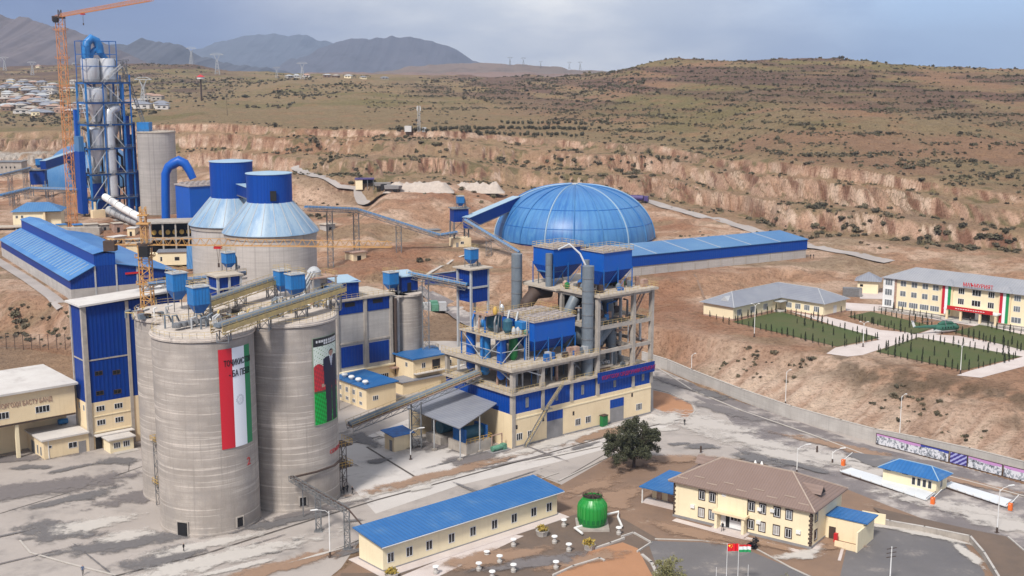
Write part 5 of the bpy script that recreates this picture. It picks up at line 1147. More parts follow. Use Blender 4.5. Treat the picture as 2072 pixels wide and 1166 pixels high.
for k in range(16):
    x_, y_ = rm.uniform(25.5,42), rm.uniform(.3,12); MB().cbox(x_,y_,30.8,rm.uniform(.5,1.6),rm.uniform(.5,1.2),rm.uniform(.5,2.2)).build('cabinet', rm.choice(['grey_steel','dark_trim','blue_steel','rust','duct_grey']), t_, smooth=False)
sp_ = thing('separator_tower', 'blue steel frame of tanks and separators at the left end of the mill deck', 'separator', lw(0,0,17.7), 40)
for x_, y_ in ((.6,4.6),(7.4,4.6),(.6,11),(7.4,11),(.6,18.6),(7.4,18.6)): MB().bar((x_,y_,0),(x_,y_,5.6),.17).build('post', 'blue_steel', sp_)
simple_part(sp_, 'platform', 'dusty_deck', (.2,4.2,5.5,7.8,19,5.75)); simple_part(sp_, 'platform', 'rust', (.6,9.6,9.9,5.4,14.2,10.1))
for x_, y_, z0_, z1_, r_, mt in ((2,6.2,-3.8,5.4,1.0,'blue_paint'),(2.2,12,-3.8,5.4,1.2,'blue_mid'),(2.2,17.2,-3.8,5.4,1.1,'blue_paint'),(5.6,6.4,0,5.4,1.0,'green_dark'),(4.6,12,6,9.8,1.7,'teal_machine'),(4.8,7.4,6,9.2,1.1,'teal_machine')):
    MB().lathe([(r_*.5,z0_),(r_,z0_+.8),(r_,z1_-.5),(r_*.6,z1_)], 18, (x_, y_)).build('tank', mt, sp_)
for k in range(10):
    x_, y_ = rnd.uniform(1,7), rnd.uniform(5,18); z_ = rnd.choice([5.8, 5.8, 10.1]) if y_ < 14 and y_ > 9 else 5.8
    MB().lathe([(.35,0),(.55,.5),(.5,1.2),(.2,1.7)], 10, (x_, y_)).build('motor', rnd.choice(['pale_steel','shiny_steel','yellow_paint','blue_mid','duct_grey']), sp_).location.z = z_
for k in range(8):
    x_, y_ = rnd.uniform(.5,7), rnd.uniform(5,18); MB().tube([(x_,y_,5.8),(x_,y_,8.5),(x_+1.0,y_+.6,10.2),(x_+1.6,y_+1.4,8.8)], .22, 8).build('pipe', rnd.choice(['pale_steel','grey_steel','blue_steel','rust']), sp_)
m_ = MB(); m_.rail([(.2,4.2,5.75),(7.8,4.2,5.75)],1.1,1.2,.05).rail([(.2,4.2,5.75),(.2,19,5.75)],1.1,1.2,.05).rail([(.6,9.6,10.1),(5.4,9.6,10.1),(5.4,14.2,10.1),(.6,14.2,10.1)],1.1,1.1,.05,True); m_.build('railing', 'dusty_rail', sp_)
m_ = MB(); m_.bar((7.6,4.4,0),(7.8,4.4,9.5),.1); m_.bar((8.4,4.4,0),(8.4,4.4,9.5),.1)
for k in range(22): m_.bar((7.7,4.4,k*.43),(8.4,4.4,k*.43),.04)
for a_, b_ in (((.6,4.6,0),(7.4,4.6,5.5)),((.6,4.6,5.5),(.6,11,0)),((.6,11,0),(.6,18.6,5.5)),((.6,4.6,2.6),(7.4,4.6,2.6)),((.6,4.6,2.6),(.6,18.6,2.6)),((3.6,9.6,5.8),(4.6,9.6,13))): m_.bar(a_, b_, .09)
m_.build('bracing', 'pale_steel', sp_)
fn = thing('deck_machinery', 'jumble of motors, pipes and a pale hood between the separator and the largest filter', 'machinery', lw(6.2,3.0,23.4), 40)
for k in range(12): MB().lathe([(.3,0),(.5,.4),(.45,.9),(.15,1.2)], 10, (rnd.uniform(0,2.4), rnd.uniform(0,6))).build('motor', rnd.choice(['pale_steel','rust','green_machine','blue_mid']), fn)
MB().cbox(1.6,3,1.2,2.2,2.4,1.6).build('hood', 'blue_mid', fn, smooth=False)
fn = thing('deck_machinery', 'dark fans, pumps and a pale blue sheet roof on the mill roof deck', 'machinery', lw(24.8,2,30.8), 40)
for k in range(16): MB().lathe([(.4,0),(.7,.5),(.6,1.2),(.2,1.6)], 10, (rnd.uniform(-0.2,16), rnd.uniform(.2,11))).build('motor', rnd.choice(['dark_trim','rust','green_dark','blue_steel','duct_grey']), fn)
simple_part(fn, 'sheet_roof', 'blue_faded', (.4,14.6,3.0,5.2,19,3.2)); simple_part(fn, 'post', 'grey_steel', (.6,14.8,0,.8,15,3.0), (4.9,14.8,0,5.1,15,3.0), (.6,18.6,0,.8,18.8,3.0))
fn = thing('crate_stack', 'pale rubble filled pallet on the first open floor of the mill', 'pallet', lw(26.6,1.2,12.3), 40)
simple_part(fn, 'pallet', 'dusty_deck', (0,0,1.0,5,2.6,1.35)); simple_part(fn, 'plinth', 'soil', (.4,.3,0,4.2,2.3,1.0))
for k in range(40): MB().lathe([(.05,0),(.28,.2),(.2,.42)], 6, (rnd.uniform(.4,4.4), rnd.uniform(.3,2.3))).build('stone', rnd.choice(['pale_steel','stone','grey_steel']), fn).location.z = 1.35+rnd.uniform(0,.7)

# canopy shed with the roller press, conveyor on trestle, guard hut
cn_ = thing('canopy', 'grey sheet canopy on slim steel posts against the left end of the mill', 'canopy', (0.1, 251.3, 0), 40)
MB().add([(-14.2,.3,7.0),(-.7,4.4,9.2),(-.7,22.4,9.6),(-14.2,19.5,7.4),(-14.2,.3,7.2),(-.7,4.4,9.4),(-.7,22.4,9.8),(-14.2,19.5,7.6)],[(0,3,2,1),(4,5,6,7),(0,1,5,4),(1,2,6,5),(2,3,7,6),(3,0,4,7)]).build('roof', 'grey_roof', cn_, smooth=False)
for x_, y_ in ((-13.8,.6),(-13.8,9.8),(-13.8,19),(-7,2.6),(-7,19.8)): MB().bar((x_,y_,.5),(x_,y_,7.1+(x_+13.8)*.14),.14).build('post', 'pale_steel', cn_); MB().cbox(x_,y_,0,.9,.9,.5).build('footing', 'concrete', cn_, smooth=False)
simple_part(cn_, 'back_wall', 'cream', (-12,21,0,0,21.3,7)); 
rp = thing('roller_press', 'teal grinding mill on a concrete block under the canopy', 'mill machine', lw(-10.6,2.6,0), 40)
simple_part(rp, 'foundation', 'concrete', (0,0,0,7,6.4,2.4)); simple_part(rp, 'foundation', 'concrete', (-.4,8.5,0,6,14,2.0)); MB().bar((.8,3.2,3.8),(6.4,3.2,3.8),1.4,n=20).build('drum', 'teal_machine', rp); MB().bar((1,11,3.6),(5,11,3.6),1.5,n=18).build('drum', 'teal_machine', rp)
simple_part(rp, 'frame', 'blue_steel', (.4,1.2,2.4,1.0,5.2,5.2), (6.2,1.2,2.4,6.8,5.2,5.2)); MB().rail([(0,0,2.4),(7,0,2.4),(7,6.4,2.4)],1.1,1.2,.05).build('railing', 'yellow_paint', rp)
gm = thing('green_pump', 'pale green pump set beside the cream wall under the canopy', 'pump', lw(-5.4,-.6,0), 40)
MB().bar((0,1,.9),(2.6,1,.9),.6,n=14).cbox(3.2,1,0,1,1.2,1.5).build('body', 'green_machine', gm); simple_part(gm, 'base', 'plinth', (-.6,0,0,4.4,2,.3)); simple_part(gm, 'frame', 'rust', (.6,1.8,0,.8,2,3.6),(3.4,1.8,0,3.6,2,3.6),(.8,1.8,3.4,3.4,2,3.6))
gallery(lw(-31.6,15.2,7.6), lw(.4,12.4,14.2), 2.8, 2.0, 'rail lined covered conveyor climbing over the yard into the mill', 'plain', legs=(.5,), zg=0)
gh = thing('guard_hut', 'small cream hut with dark blue roof beside the conveyor trestle', 'hut', (*G(828,908), 0), 40)
x0, y0 = -4.2, 0
simple_part(gh, 'wall', 'cream', (-3.9,0,0,.6,3.6,3.6)); simple_part(gh, 'door', 'plinth', (-3.98,.7,0,-3.9,1.7,2.4)); MB().add([(-4.6,-.6,3.5),(1.2,-.6,3.5),(1.2,4.2,4.0),(-4.6,4.2,4.0),(-4.6,-.6,3.65),(1.2,-.6,3.65),(1.2,4.2,4.15),(-4.6,4.2,4.15)],[(0,3,2,1),(4,5,6,7),(0,1,5,4),(1,2,6,5),(2,3,7,6),(3,0,4,7)]).build('roof', 'blue_steel', gh, smooth=False)
gc = thing('green_cabinet', 'dark green cabinet against the cream mill wall between the doors', 'cabinet', lw(26.1,-1.2,0), 40)
simple_part(gc, 'body', 'green_dark', (0,0,.1,1.6,1.0,2.6)); simple_part(gc, 'cap', 'dark_trim', (-.1,-.1,2.6,1.7,1.1,2.75))
# turbine building and two-storey cream house
tb = thing('ventilated_building', 'cream building with blue roof and four white roof ventilators', 'building', (*G(742,832), 0), 40)
W1, D1, H1 = 11.5, 9.5, 5.4
q = G(742,830); tb.location = (q[0], q[1], 0)
simple_part(tb, 'wall', 'cream', (0,0,0,8.6,14.5,H1)); MB().add([(-.6,-.6,H1),(9.2,-.6,H1+.3),(9.2,15.1,H1+.3),(-.6,15.1,H1),(-.6,-.6,H1+.25),(9.2,-.6,H1+.55),(9.2,15.1,H1+.55),(-.6,15.1,H1+.25)],[(0,3,2,1),(4,5,6,7),(0,1,5,4),(1,2,6,5),(2,3,7,6),(3,0,4,7)]).build('roof', 'blue_roof', tb, smooth=False)
for y_ in (2.5, 5.6, 8.7, 11.8):
    window(tb, 0,0,1.2,1.3, x3=(0,y_,3.4), rz=-90, nm=3); window(tb, 0,0,1.3,.9, x3=(0,y_,1.2), rz=-90, nm=3)
    simple_part(tb, 'pilaster', 'cream_pale', (-.15,y_+1.4,0,-.003,y_+1.7,H1)); MB().lathe([(.35,H1+.3),(.35,H1+.6),(.7,H1+.7),(.8,H1+1.0),(.55,H1+1.3),(.1,H1+1.35)],18,(1.4,y_)).build('ventilator', 'white_paint', tb)
window(tb, 2.6, 2.6, 1.6, 1.2, y=0, nm=3)
ch = thing('control_house', 'two storey cream house with flat blue roof behind the conveyor', 'building', (*G(850,790), 0), 40)
simple_part(ch, 'wall', 'cream', (-2,0,0,8.2,8,8.4)); simple_part(ch, 'wall', 'cream', (8.2,1.5,0,14,9,6.6)); simple_part(ch, 'roof', 'blue_roof', (-2.6,-.7,8.4,8.8,8.6,8.7)); simple_part(ch, 'ledge', 'white_roof', (-2,-1.4,4.6,14,-.01,4.75))
MB().rail([(-2,-1.3,4.75),(14,-1.3,4.75)],1.1,1.3,.04).build('railing', 'dusty_rail', ch)
window(ch, 1.2, 6.4, 1.2, 1.4, y=0); window(ch, 5.2, 6.2, 2.6, 2.6, y=0, nm=1, frame='rust', pane='glass'); window(ch, 10.6, 5.4, 1.4, 1.6, y=1.5)
window(ch, 0,0,1.0,1.2, x3=(-2,3.0,6.6), rz=-90)
bl = thing('low_shed', 'low grey blue roof behind the inclined conveyor', 'shed', (*G(815,800), 0), 40)
simple_part(bl, 'wall', 'cream', (0,0,0,12,5,3.2)); simple_part(bl, 'roof', 'grey_roof', (-.5,-.5,3.2,12.5,5.5,3.45))
for px, py, lbl in ((868,765,'blue water tank on the ground behind the cream control house'),):
    x, y = G(868,775); t_ = thing('water_tank', lbl, 'tank', (x, y+12, 0), 0); MB().lathe([(1.9,0),(2.0,6.6),(1.2,7.2)], 24).build('drum', 'blue_mid', t_); MB().rail([(cos(k)*1.9, sin(k)*1.9, 6.8) for k in range(7)],.9,1,.04,True).build('railing','dusty_rail',t_)

# ------------------------------------------------------------------ cone-roofed silos
def cone_silo(px, Y, z0, R_, z1, z2, r2, z3, label, r2off=0):
    x, y = D(px, 500, Y)[:2]; t_ = thing('cone_roof_silo', label, 'silo', (x, y, z0), 0, 'cone roofed silos')
    MB().lathe([(R_,0),(R_,z1-z0-1.6)], 80).build('wall', 'grid_concrete', t_); MB().lathe([(R_+.3,z1-z0-1.6),(R_+.35,z1-z0-.2)], 80).build('ring_beam', 'concrete', t_)
    MB().lathe([(R_+.9,z1-z0-.2),(R_+.8,z1-z0+.15),(r2+.2,z2-z0)], 80).build('cone_roof', 'cone_radial', t_)
    m_ = MB()
    for k in range(20):
        a_ = 2*pi*k/20; m_.bar((cos(a_)*(R_+.8),sin(a_)*(R_+.8),z1-z0+.2),(cos(a_)*(r2+.2),sin(a_)*(r2+.2),z2-z0+.05),.13)
    m_.build('rib', 'pale_steel', t_)['kind'] = 'stuff'
    MB().lathe([(r2,z2-z0-.3),(r2,z3-z0)], 64).build('top_house', 'blue_wall', t_); MB().lathe([(r2+.25,z3-z0),(r2+.2,z3-z0+.2),(.3,z3-z0+.8)], 64).build('roof', 'cone_sheet', t_)
    return t_, x, y
cs1, x1, y1 = cone_silo(549, 370, 8, 13.9, 32.4, 41.4, 6.9, 50.0, 'cone roofed silo with a round blue top house, nearer of the two')
simple_part(cs1, 'door_opening', 'dark', (1.6,-7.05,34.2,3.4,-6.6,37.2))
cs2, x2, y2 = cone_silo(474, 402, 8, 13.8, 31.0, 39.6, 7.0, 51.4, 'cone roofed silo farther back, its blue top house standing higher in view')
gallery((x2+5, y2-6, 41.0), (x1-4, y1+5.5, 41.0), 4, 3.4, 'short closed blue bridge joining the two round top houses', 'closed')

# ------------------------------------------------------------------ preheater tower and its surroundings
pt = D(189, 440, 560); PH = (pt[0], pt[1], 13.5)
ph = thing('preheater_tower', 'tallest blue steel tower holding shiny cyclones and ducts at upper left', 'tower', PH, 40)
WX, WD = 21, 11
LV = [8.6, 20.2, 32.2, 43.2, 53.3, 62.4]
for x_ in (0, 8, 17.5, WX):
    for y_ in (0, WD): MB().bar((x_,y_,0),(x_,y_,62.4 if x_ < 20 else 66),.55 if x_ in (0,17.5) else .4).build('column', 'blue_steel' if x_ != 0 else 'blue_mid', ph)
m2 = MB()
for i, z_ in enumerate(LV):
    m_ = MB(); m3 = MB()
    for y_ in (0, WD): m_.box(-.3,y_-.3,z_-.45,WX+.3,y_+.3,z_+.35)
    for x_ in (0, WX): m_.box(x_-.3,.3,z_-.45,x_+.3,WD-.3,z_+.35)
    m3.box(-.8,-.8,z_+.351,WX+.8,1.2,z_+.45); m3.box(-.8,WD-1,z_+.351,WX+.8,WD+.8,z_+.45)
    z0_ = 0 if i == 0 else LV[i-1]
    for y_ in (0,): m2.bar((.4,y_,z0_+.4),(8.6,y_,z_-.4),.22); m2.bar((17,y_,z0_+.4),(8.6,y_,z_-.4),.22)
    m2.bar((0,.4,z0_+.4),(0,WD/2,z_-.4),.2); m2.bar((0,WD,z0_+.4),(0,WD/2,z_-.4),.2)
    m3.rail([(-.8,-.8,z_+.45),(WX+.8,-.8,z_+.45)],1.1,2.2,.06); m3.rail([(-.8,-.8,z_+.45),(-.8,WD,z_+.45)],1.1,2.2,.06)
    m_.build('beam', 'blue_steel', ph, smooth=False); m3.build('platform', 'grey_steel', ph)
m2.build('brace', 'pale_steel', ph)
for x_, y_, pr, nm_ in ((4.6,5,[(3.4,62.8),(4.1,64),(4.1,73),(3.9,73.6)],'cyclone'),(12.8,5,[(3.2,62.8),(4.0,64),(4.0,73),(3.8,73.6)],'cyclone'),(6.2,5,[(1.6,44.5),(2.4,47),(5.4,54.5),(5.4,59.5),(4.4,60.6)],'cyclone'),
                        (13.5,7,[(1.4,33),(2.2,36),(4.2,41.5),(4.2,52),(3.2,53)],'cyclone'),(4.8,5,[(1.2,21),(2.0,24),(3.8,30),(3.8,41),(3.0,42)],'cyclone'),(3.6,6,[(1,9),(1.8,12),(3.4,16),(3.4,19.5)],'cyclone')):
    MB().lathe(pr, 28, (x_, y_)).build(nm_, 'shiny_steel' if pr[0][1] > 40 or x_ > 4.7 else 'duct_grey', ph)
MB().tube([(10.6,2.2,9.5),(10.6,2.2,30),(10.6,2.2,46),(11.3,2.2,49.0),(13,2.2,50.6),(15.5,3,51)], [2.7,2.7,2.6,2.5,2.3,2.3], 22).build('riser_duct', 'shiny_steel', ph)
for z_ in (19.6, 31.6, 42.4): MB().lathe([(2.85,z_),(2.85,z_+.5)], 22, (10.6,2.2)).build('flange', 'grey_steel', ph)
MB().tube([(2.9,4,71),(2.7,4,77),(3.4,4,80.6),(5.6,4,82.6),(7.9,4,81.4),(9.0,4,79),(9.2,4,76)], [2.0]*7, 20).build('gooseneck_duct', 'blue_mid', ph)
MB().tube([(4.6,5,73),(5.4,4.8,76),(7.4,4.6,77.6),(9.4,4.8,76.6),(12.2,5,73)], [1.5]*5, 16).build('gooseneck_duct', 'blue_mid', ph)
rp_ = random.Random(31)
for k in range(26):
    x_, y_ = rp_.uniform(.8,20), rp_.uniform(1,10); z0_ = rp_.choice([0]+LV[:5]); L_ = rp_.uniform(6,20)
    MB().tube([(x_,y_,z0_),(x_,y_,min(62,z0_+L_)),(x_+rp_.uniform(-3,3),y_+1,min(62.3,z0_+L_+2))], rp_.uniform(.25,.7), 8).build('pipe', rp_.choice(['grey_steel','duct_grey','blue_mid','shiny_steel','dark_trim','blue_deep']), ph)
for z_ in LV[:5]:
    for k in range(5): x_ = rp_.uniform(1,18); MB().box(x_,rp_.uniform(3,5),z_+.4,x_+rp_.uniform(1.5,3.5),8,z_+rp_.uniform(2,4.5)).build('cabinet', rp_.choice(['grey_steel','blue_deep','dark_trim','concrete']), ph, smooth=False)
m_ = MB()
for x_, y_ in ((-.4,1),(15.8,1),(-.4,9),(15.8,9)): m_.bar((x_,y_,62.4),(x_,y_,81.5),.22)
for z_ in (70, 75.4, 81.4):
    for a_, b_ in (((-.4,1),(15.8,1)),((-.4,1),(-.4,9)),((15.8,1),(15.8,9)),((-.4,9),(15.8,9))): m_.bar((*a_,z_),(*b_,z_),.18)
m_.build('top_frame', 'blue_steel', ph)
MB().lattice((18.5,5,62.5),(18.5,5,72.5),5.2,3.2,.2,.14).lattice((18.5,5,72.5),(18.5,5,73.2),6.6,.7,.18,.12).lattice((19,3,72),(27.5,1,43),1.3,3,.12,.08).build('hoist_frame', 'grey_steel', ph)
MB().lattice((8,0,62.6),(17.5,0,70.5),1.2,2.2,.12,.08).build('hoist_frame', 'pale_steel', ph)
simple_part(ph, 'side_cladding', 'blue_wall', (-3.4,4,2,-.6,10,31)); simple_part(ph, 'side_cladding', 'blue_faded', (-3.2,4.2,31.01,-.8,9.8,38))
simple_part(ph, 'side_cladding', 'blue_paint', (-1.8,10.8,36,.4,12.6,50)); simple_part(ph, 'stair_shaft', 'blue_deep', (18.0,1.2,0,20.4,4,47)); simple_part(ph, 'lower_cladding', 'blue_deep', (.6,1.0,2,9.5,1.3,8.2), (1.2,2,8.7,6.5,2.3,16))
for x_, z_ in ((23.2,44),(25.2,44),(27.2,44)): MB().lathe([(.55,0),(.55,z_)], 10, (x_,3)).build('pipe', 'blue_deep', ph)
simple_part(ph, 'side_cladding', 'blue_deep', (21.6,1,4,28.4,6,21)); simple_part(ph, 'side_cladding', 'blue_faded', (21.8,6,21,24.6,8,38))
simple_part(ph, 'foundation', 'cream', (-1.5,-3.5,-2,4.5,-.6,4.2), (-.5,-3.4,4.2,.3,-2.6,8)); simple_part(ph, 'foundation', 'concrete', (5,-1,-2,22,8,1.5))
MB().tube([(1.5,-1.5,0),(1.5,-1.5,7),(2.8,-1.2,9)], .3, 8).build('pipe', 'blue_faded', ph)
def pw(px, py, Y): return D(px, py, Y)
pipe('tertiary_duct', 'white inclined duct running down from the preheater tower', [pw(213,399,553), pw(249,422,533), pw(285,442,515)], 1.7, 'white_paint', rings=5, group='plant ducts')
pipe('rotary_kiln', 'pale rotary kiln lying below the white inclined duct', [pw(222,426,560), pw(284,452,520)], 2.1, 'pale_steel', 'kiln', 6, 'plant ducts')
for k, (px, py, Y) in enumerate(((238,445,548),(262,455,534))):
    q = pw(px, py, Y); t_ = thing('kiln_pier', 'concrete pier carrying the rotary kiln', 'pier', (q[0], q[1], hgt(q[0], q[1])-.5), 40, 'kiln piers'); MB().box(-1.5,-2,0,1.5,2,max(1, q[2]-hgt(q[0], q[1])-1)).build('pier', 'concrete', t_, smooth=False)
bs = thing('grey_silo', 'plain grey concrete silo standing behind the blue gooseneck duct', 'silo', (*pw(322,400,578)[:2], 12), 0)
MB().lathe([(8.8,0),(8.8,40.6)], 64).build('wall', 'grid_concrete', bs); MB().lathe([(9.1,40.6),(9.1,41.2)], 64).build('roof_slab', 'dusty_deck', bs)
simple_part(bs, 'head_house', 'blue_mid', (-8.0,-3,41.2,-2.4,3,45.4)); MB().rail([(cos(2*pi*k/16)*8.9, sin(2*pi*k/16)*8.9, 41.2) for k in range(16)],1.1,3,.05,True).build('railing','grey_steel',bs)
gq = [pw(336,449,500), pw(335,400,500), pw(335,352,500), pw(341,338,500), pw(352,331,500), pw(362,326,500), pw(374,331,500), pw(383,345,500), pw(391,362,500)]
pipe('gooseneck_duct', 'thick bright blue gooseneck duct in front of the grey silo', gq, [1.75,1.75,1.75,1.85,2.1,2.2,1.9,1.7,1.5], 'blue_paint', group='plant ducts')
q = pw(386,440,478); kf = thing('filter_house', 'large bright blue filter house with studded top behind the cone roofed silos', 'filter house', (q[0], q[1], 17), 40)
simple_part(kf, 'body', 'blue_paint', (0,0,5.0,20,13,18.8)); simple_part(kf, 'cover', 'filter_top', (-.4,-.4,18.8,20.4,13.4,19.3)); simple_part(kf, 'leg', 'blue_steel', (0,0,-8,.6,.6,5), (8,0,-8,8.6,.6,5), (0,12,-8,.6,12.6,5))

for i in range(8):
    for j in range(3): MB().cbox(1.5+i*2.4,2+j*4,19.3,1.3,1.8,.8).build('hatch', 'filter_top', kf, smooth=False)
q = pw(303,487,462); cb_ = thing('cooler_building', 'dark open concrete frame building under the gooseneck duct', 'building', (q[0], q[1], 10), 14)
simple_part(cb_, 'floor', 'concrete', (0,0,6.6,19.5,12,7.2), (-1,-.5,13.0,20,12,13.6)); simple_part(cb_, 'inner_backing', 'dark', (.6,5,0,19,5.3,6.59), (.6,5,7.21,19,5.3,12.9))  # black sheets paint the shade inside both open storeys
for x_ in (0, 4.7, 9.5, 14.3, 18.9): simple_part(cb_, 'column', 'concrete', (x_,0,0,x_+.6,.6,6.59), (x_,0,7.21,x_+.6,.6,12.99))
for k in range(7): MB().bar((1.6+k*2.6,3,9.2),(1.6+k*2.6,4.6,9.2),.9,n=14).build('fan', 'yellow_paint', cb_)
simple_part(cb_, 'lower_wall', 'cream', (-9,1,0,-.2,6,5)); simple_part(cb_, 'roof', 'dusty_deck', (-9.5,.5,5,-.1,6.5,5.3))
q = G(320,532,9.5); t_ = thing('store_house', 'small cream house with grey roof left of the cone roofed silos', 'house', (*q, 9), 10)
simple_part(t_, 'wall', 'cream_pale', (0,0,-.5,10.5,7,4.4)); simple_part(t_, 'wall', 'cream_pale', (-3.4,2,-.5,0,7,3.6)); simple_part(t_, 'roof', 'grey_roof', (-.4,-.5,4.4,11,7.5,4.7)); window(t_, 7.0,1.9,1.8,1.4,y=0,nm=1,frame='plinth'); window(t_, 1.2,1.9,.8,1.8,y=0,nm=1)
q = G(378,545,9); t_ = thing('sheet_pile', 'leaning blue sheet cover beside the left cone roofed silo', 'cover', (*q, 9), 30)
MB().add([(0,0,0),(3,0,0),(5,6,8),(2,6,8),(0,.3,0),(3,.3,0),(5,6.3,8),(2,6.3,8)],[(0,3,2,1),(4,5,6,7),(0,1,5,4),(1,2,6,5),(2,3,7,6),(3,0,4,7)]).build('sheet', 'blue_faded', t_, smooth=False)
for k, (px, py, w_, d_, h_, l_, mr) in enumerate(((402,572,9,6,3.6,'low grey roofed shed in front of the left cone roofed silo','grey_roof'),(440,563,8,6,4.2,'flat dark roofed shed between the left cone roofed silo and the stilted hut','grey_steel'),(372,585,10,5,3.0,'long low brown roofed shed behind the packing tower roof','rust'),(640,590,7,6,4,'grey pump shed behind the silo roofs on the right','grey_roof'),(715,530,6,5,3,'small brown shed on the bank above the packing block','rust'),(660,470,5,4,2.6,'tiny cream shed under the long covered conveyor','dusty_deck'))):
    q = T(px, py); t_ = thing('plant_shed', l_, 'shed', q, 25+k*5); simple_part(t_, 'wall', ('concrete','cream','concrete_panel')[k%3], (0,0,-2,w_,d_,h_)); simple_part(t_, 'roof', mr, (-.5,-.5,h_,w_+.5,d_+.5,h_+.25)); simple_part(t_, 'opening', 'dark', (w_*.3,-.05,-.6,w_*.6,-.002,h_*.6)); MB().bar((w_*.8,d_*.5,h_),(w_*.8,d_*.5,h_+1.6),.2,n=8).build('vent_pipe','grey_steel',t_)
# left edge buildings
q = pw(27,455,520); t_ = thing('workshop', 'cream workshop with a hipped light blue roof at far left', 'building', (q[0], q[1], 13.5), 12)
simple_part(t_, 'wall', 'cream_pale', (0,0,-1,12.5,14,7.6)); simple_part(t_, 'wall', 'cream_pale', (12.5,2,-1,19.5,12,7.0)); MB().add([(-1,-1,7.6),(20.5,-1,7.6),(20.5,15,7.6),(-1,15,7.6),(5,7,11),(14,7,11)],[(0,1,5,4),(1,2,5),(2,3,4,5),(3,0,4),(3,2,1,0)]).build('roof', 'blue_faded', t_, smooth=False)
simple_part(t_, 'column', 'cream', (12.6,-.6,-1,13.4,.2,7.4)); simple_part(t_, 'shutter', 'blue_mid', (5.5,-.1,0,8.8,-.002,3.4))
for x_ in (1.6, 3.8): window(t_, x_, 5.4, 1.0, 1.3, y=0)
simple_part(t_, 'deck', 'dusty_deck', (-7,-7,1.6,12,-.3,2.0)); simple_part(t_, 'post', 'concrete', (-6.5,-6.6,-4,-5.9,-6,1.6), (2,-6.6,-4,2.6,-6,1.6), (11,-6.6,-4,11.6,-6,1.6))
dm2 = thing('storage_dome', 'second blue dome half hidden behind the preheater tower', 'dome', (*pw(186,370,700)[:2], 17), 0)
MB().lathe([(27*cos(a_)**.86, 24*sin(a_)) for a_ in np.linspace(0, pi/2-.03, 18)], 72, cap=False).build('shell', 'blue_faded', dm2)
q = pw(60,372,640); t_ = thing('transfer_tower', 'dark blue crusher tower with a dust collector at the left edge', 'transfer tower', (q[0], q[1], 16), 10)
tower_legs(t_, 8, 7, -2, 8, 'grey_steel', .5); simple_part(t_, 'wall', 'blue_deep', (.2,.2,6,7.8,6.8,13.5)); simple_part(t_, 'roof', 'grey_steel', (-.4,-.4,13.5,8.4,7.4,13.9))
dust_collector((q[0]+4.5, q[1]+3, 29.9), 10, 3, 3, 4.6, 1.2, 'blue dust collector on the crusher tower at the left edge')
gallery(pw(88,343,640), pw(150,322,685), 3, 4.5, 'closed blue gallery from the crusher tower to the far dome', 'closed')
gallery(pw(0,356,600), pw(62,341,638), 2.4, 2, 'thin open conveyor reaching the crusher tower from the left edge', 'cover', legs=(.3,.8))
gallery(pw(0,398,540), pw(62,383,560), 3.2, 2.4, 'covered conveyor rising from the left edge', 'cover', legs=(.5,))
gallery(pw(62,383,560), pw(158,386,566), 3.2, 2.4, 'level covered conveyor running to the preheater tower', 'cover', legs=(.4,.75))
q = pw(0,345,760); t_ = thing('concrete_bunker', 'flat grey concrete bunker at the far left edge', 'bunker', (q[0]-8, q[1], 16), 5); simple_part(t_, 'wall', 'concrete', (0,0,-2,21,12,9.2)); simple_part(t_, 'roof', 'grey_steel', (-.5,-.5,9.2,21.5,12.5,9.6))
for k in range(5): simple_part(t_, 'vent_opening', 'dark', (6+k*2.6,-.05,5.4,6.9+k*2.6,-.002,6.6))
q = pw(85,482,505); t_ = thing('retaining_block', 'long grey concrete block wall behind the blue hall', 'wall', (q[0], q[1], 12), 3); simple_part(t_, 'wall', 'concrete', (0,0,-3,24,3,4)); simple_part(t_, 'hatch', 'dark', (5,-.08,-.5,6.4,-.002,1),(12,-.08,-.5,13.2,-.002,1.2)); MB().cbox(14.5,-1,-1,2.2,1.6,3.4).build('tank','blue_mid',t_)
rn = random.Random(12)
for k, (px, py) in enumerate(((150,462),(172,470),(205,462),(232,468),(258,474),(196,486),(232,492),(262,498),(120,470),(285,498),(215,505),(64,470))):
    q = T(px, py+6); a_ = rn.uniform(0,60); w_, d_, hh_ = rn.uniform(3,7), rn.uniform(3,5), rn.uniform(2,4.4)
    t_ = thing('plant_shed', 'small flat roofed plant shed in the cluttered yard under the preheater tower', 'shed', q, a_, 'small sheds under the preheater')
    mt = rn.choice(['cream','concrete','cream_pale','rust','grey_steel']); simple_part(t_, 'wall', mt, (0,0,-1,w_,d_,hh_)); simple_part(t_, 'roof', rn.choice(['dusty_deck','grey_steel','blue_mid','white_roof']), (-.3,-.3,hh_,w_+.3,d_+.3,hh_+.25)); simple_part(t_, 'opening', 'dark', (w_*.3,-.05,-.5,w_*.6,-.002,hh_*.6))

# ------------------------------------------------------------------ long low building, pipe bridge, cooling tower and planters
lb = thing('barrack', 'long single storey cream building with a bright blue monopitch roof', 'building', (-21, 185.4, 0), 41.2)
simple_part(lb, 'wall', 'cream_pale', (.1,.1,.3,39.0,7.0,4.55)); simple_part(lb, 'plinth', 'plinth', (0,0,0,39.1,7.1,.3)); simple_part(lb, 'apron', 'path_stone', (-1.4,-2.2,-.1,40,8,.12))
MB().add([(-.7,-.8,4.55),(40,-.8,4.55),(40,7.7,5.5),(-.7,7.7,5.5),(-.7,-.8,4.72),(40,-.8,4.72),(40,7.7,5.67),(-.7,7.7,5.67)],[(0,3,2,1),(4,5,6,7),(0,1,5,4),(1,2,6,5),(2,3,7,6),(3,0,4,7)]).build('roof', 'blue_roof', lb, smooth=False)
xprof(MB(), [(.12,4.55),(6.98,4.55),(6.98,5.4)], .1, 39.0) if False else None
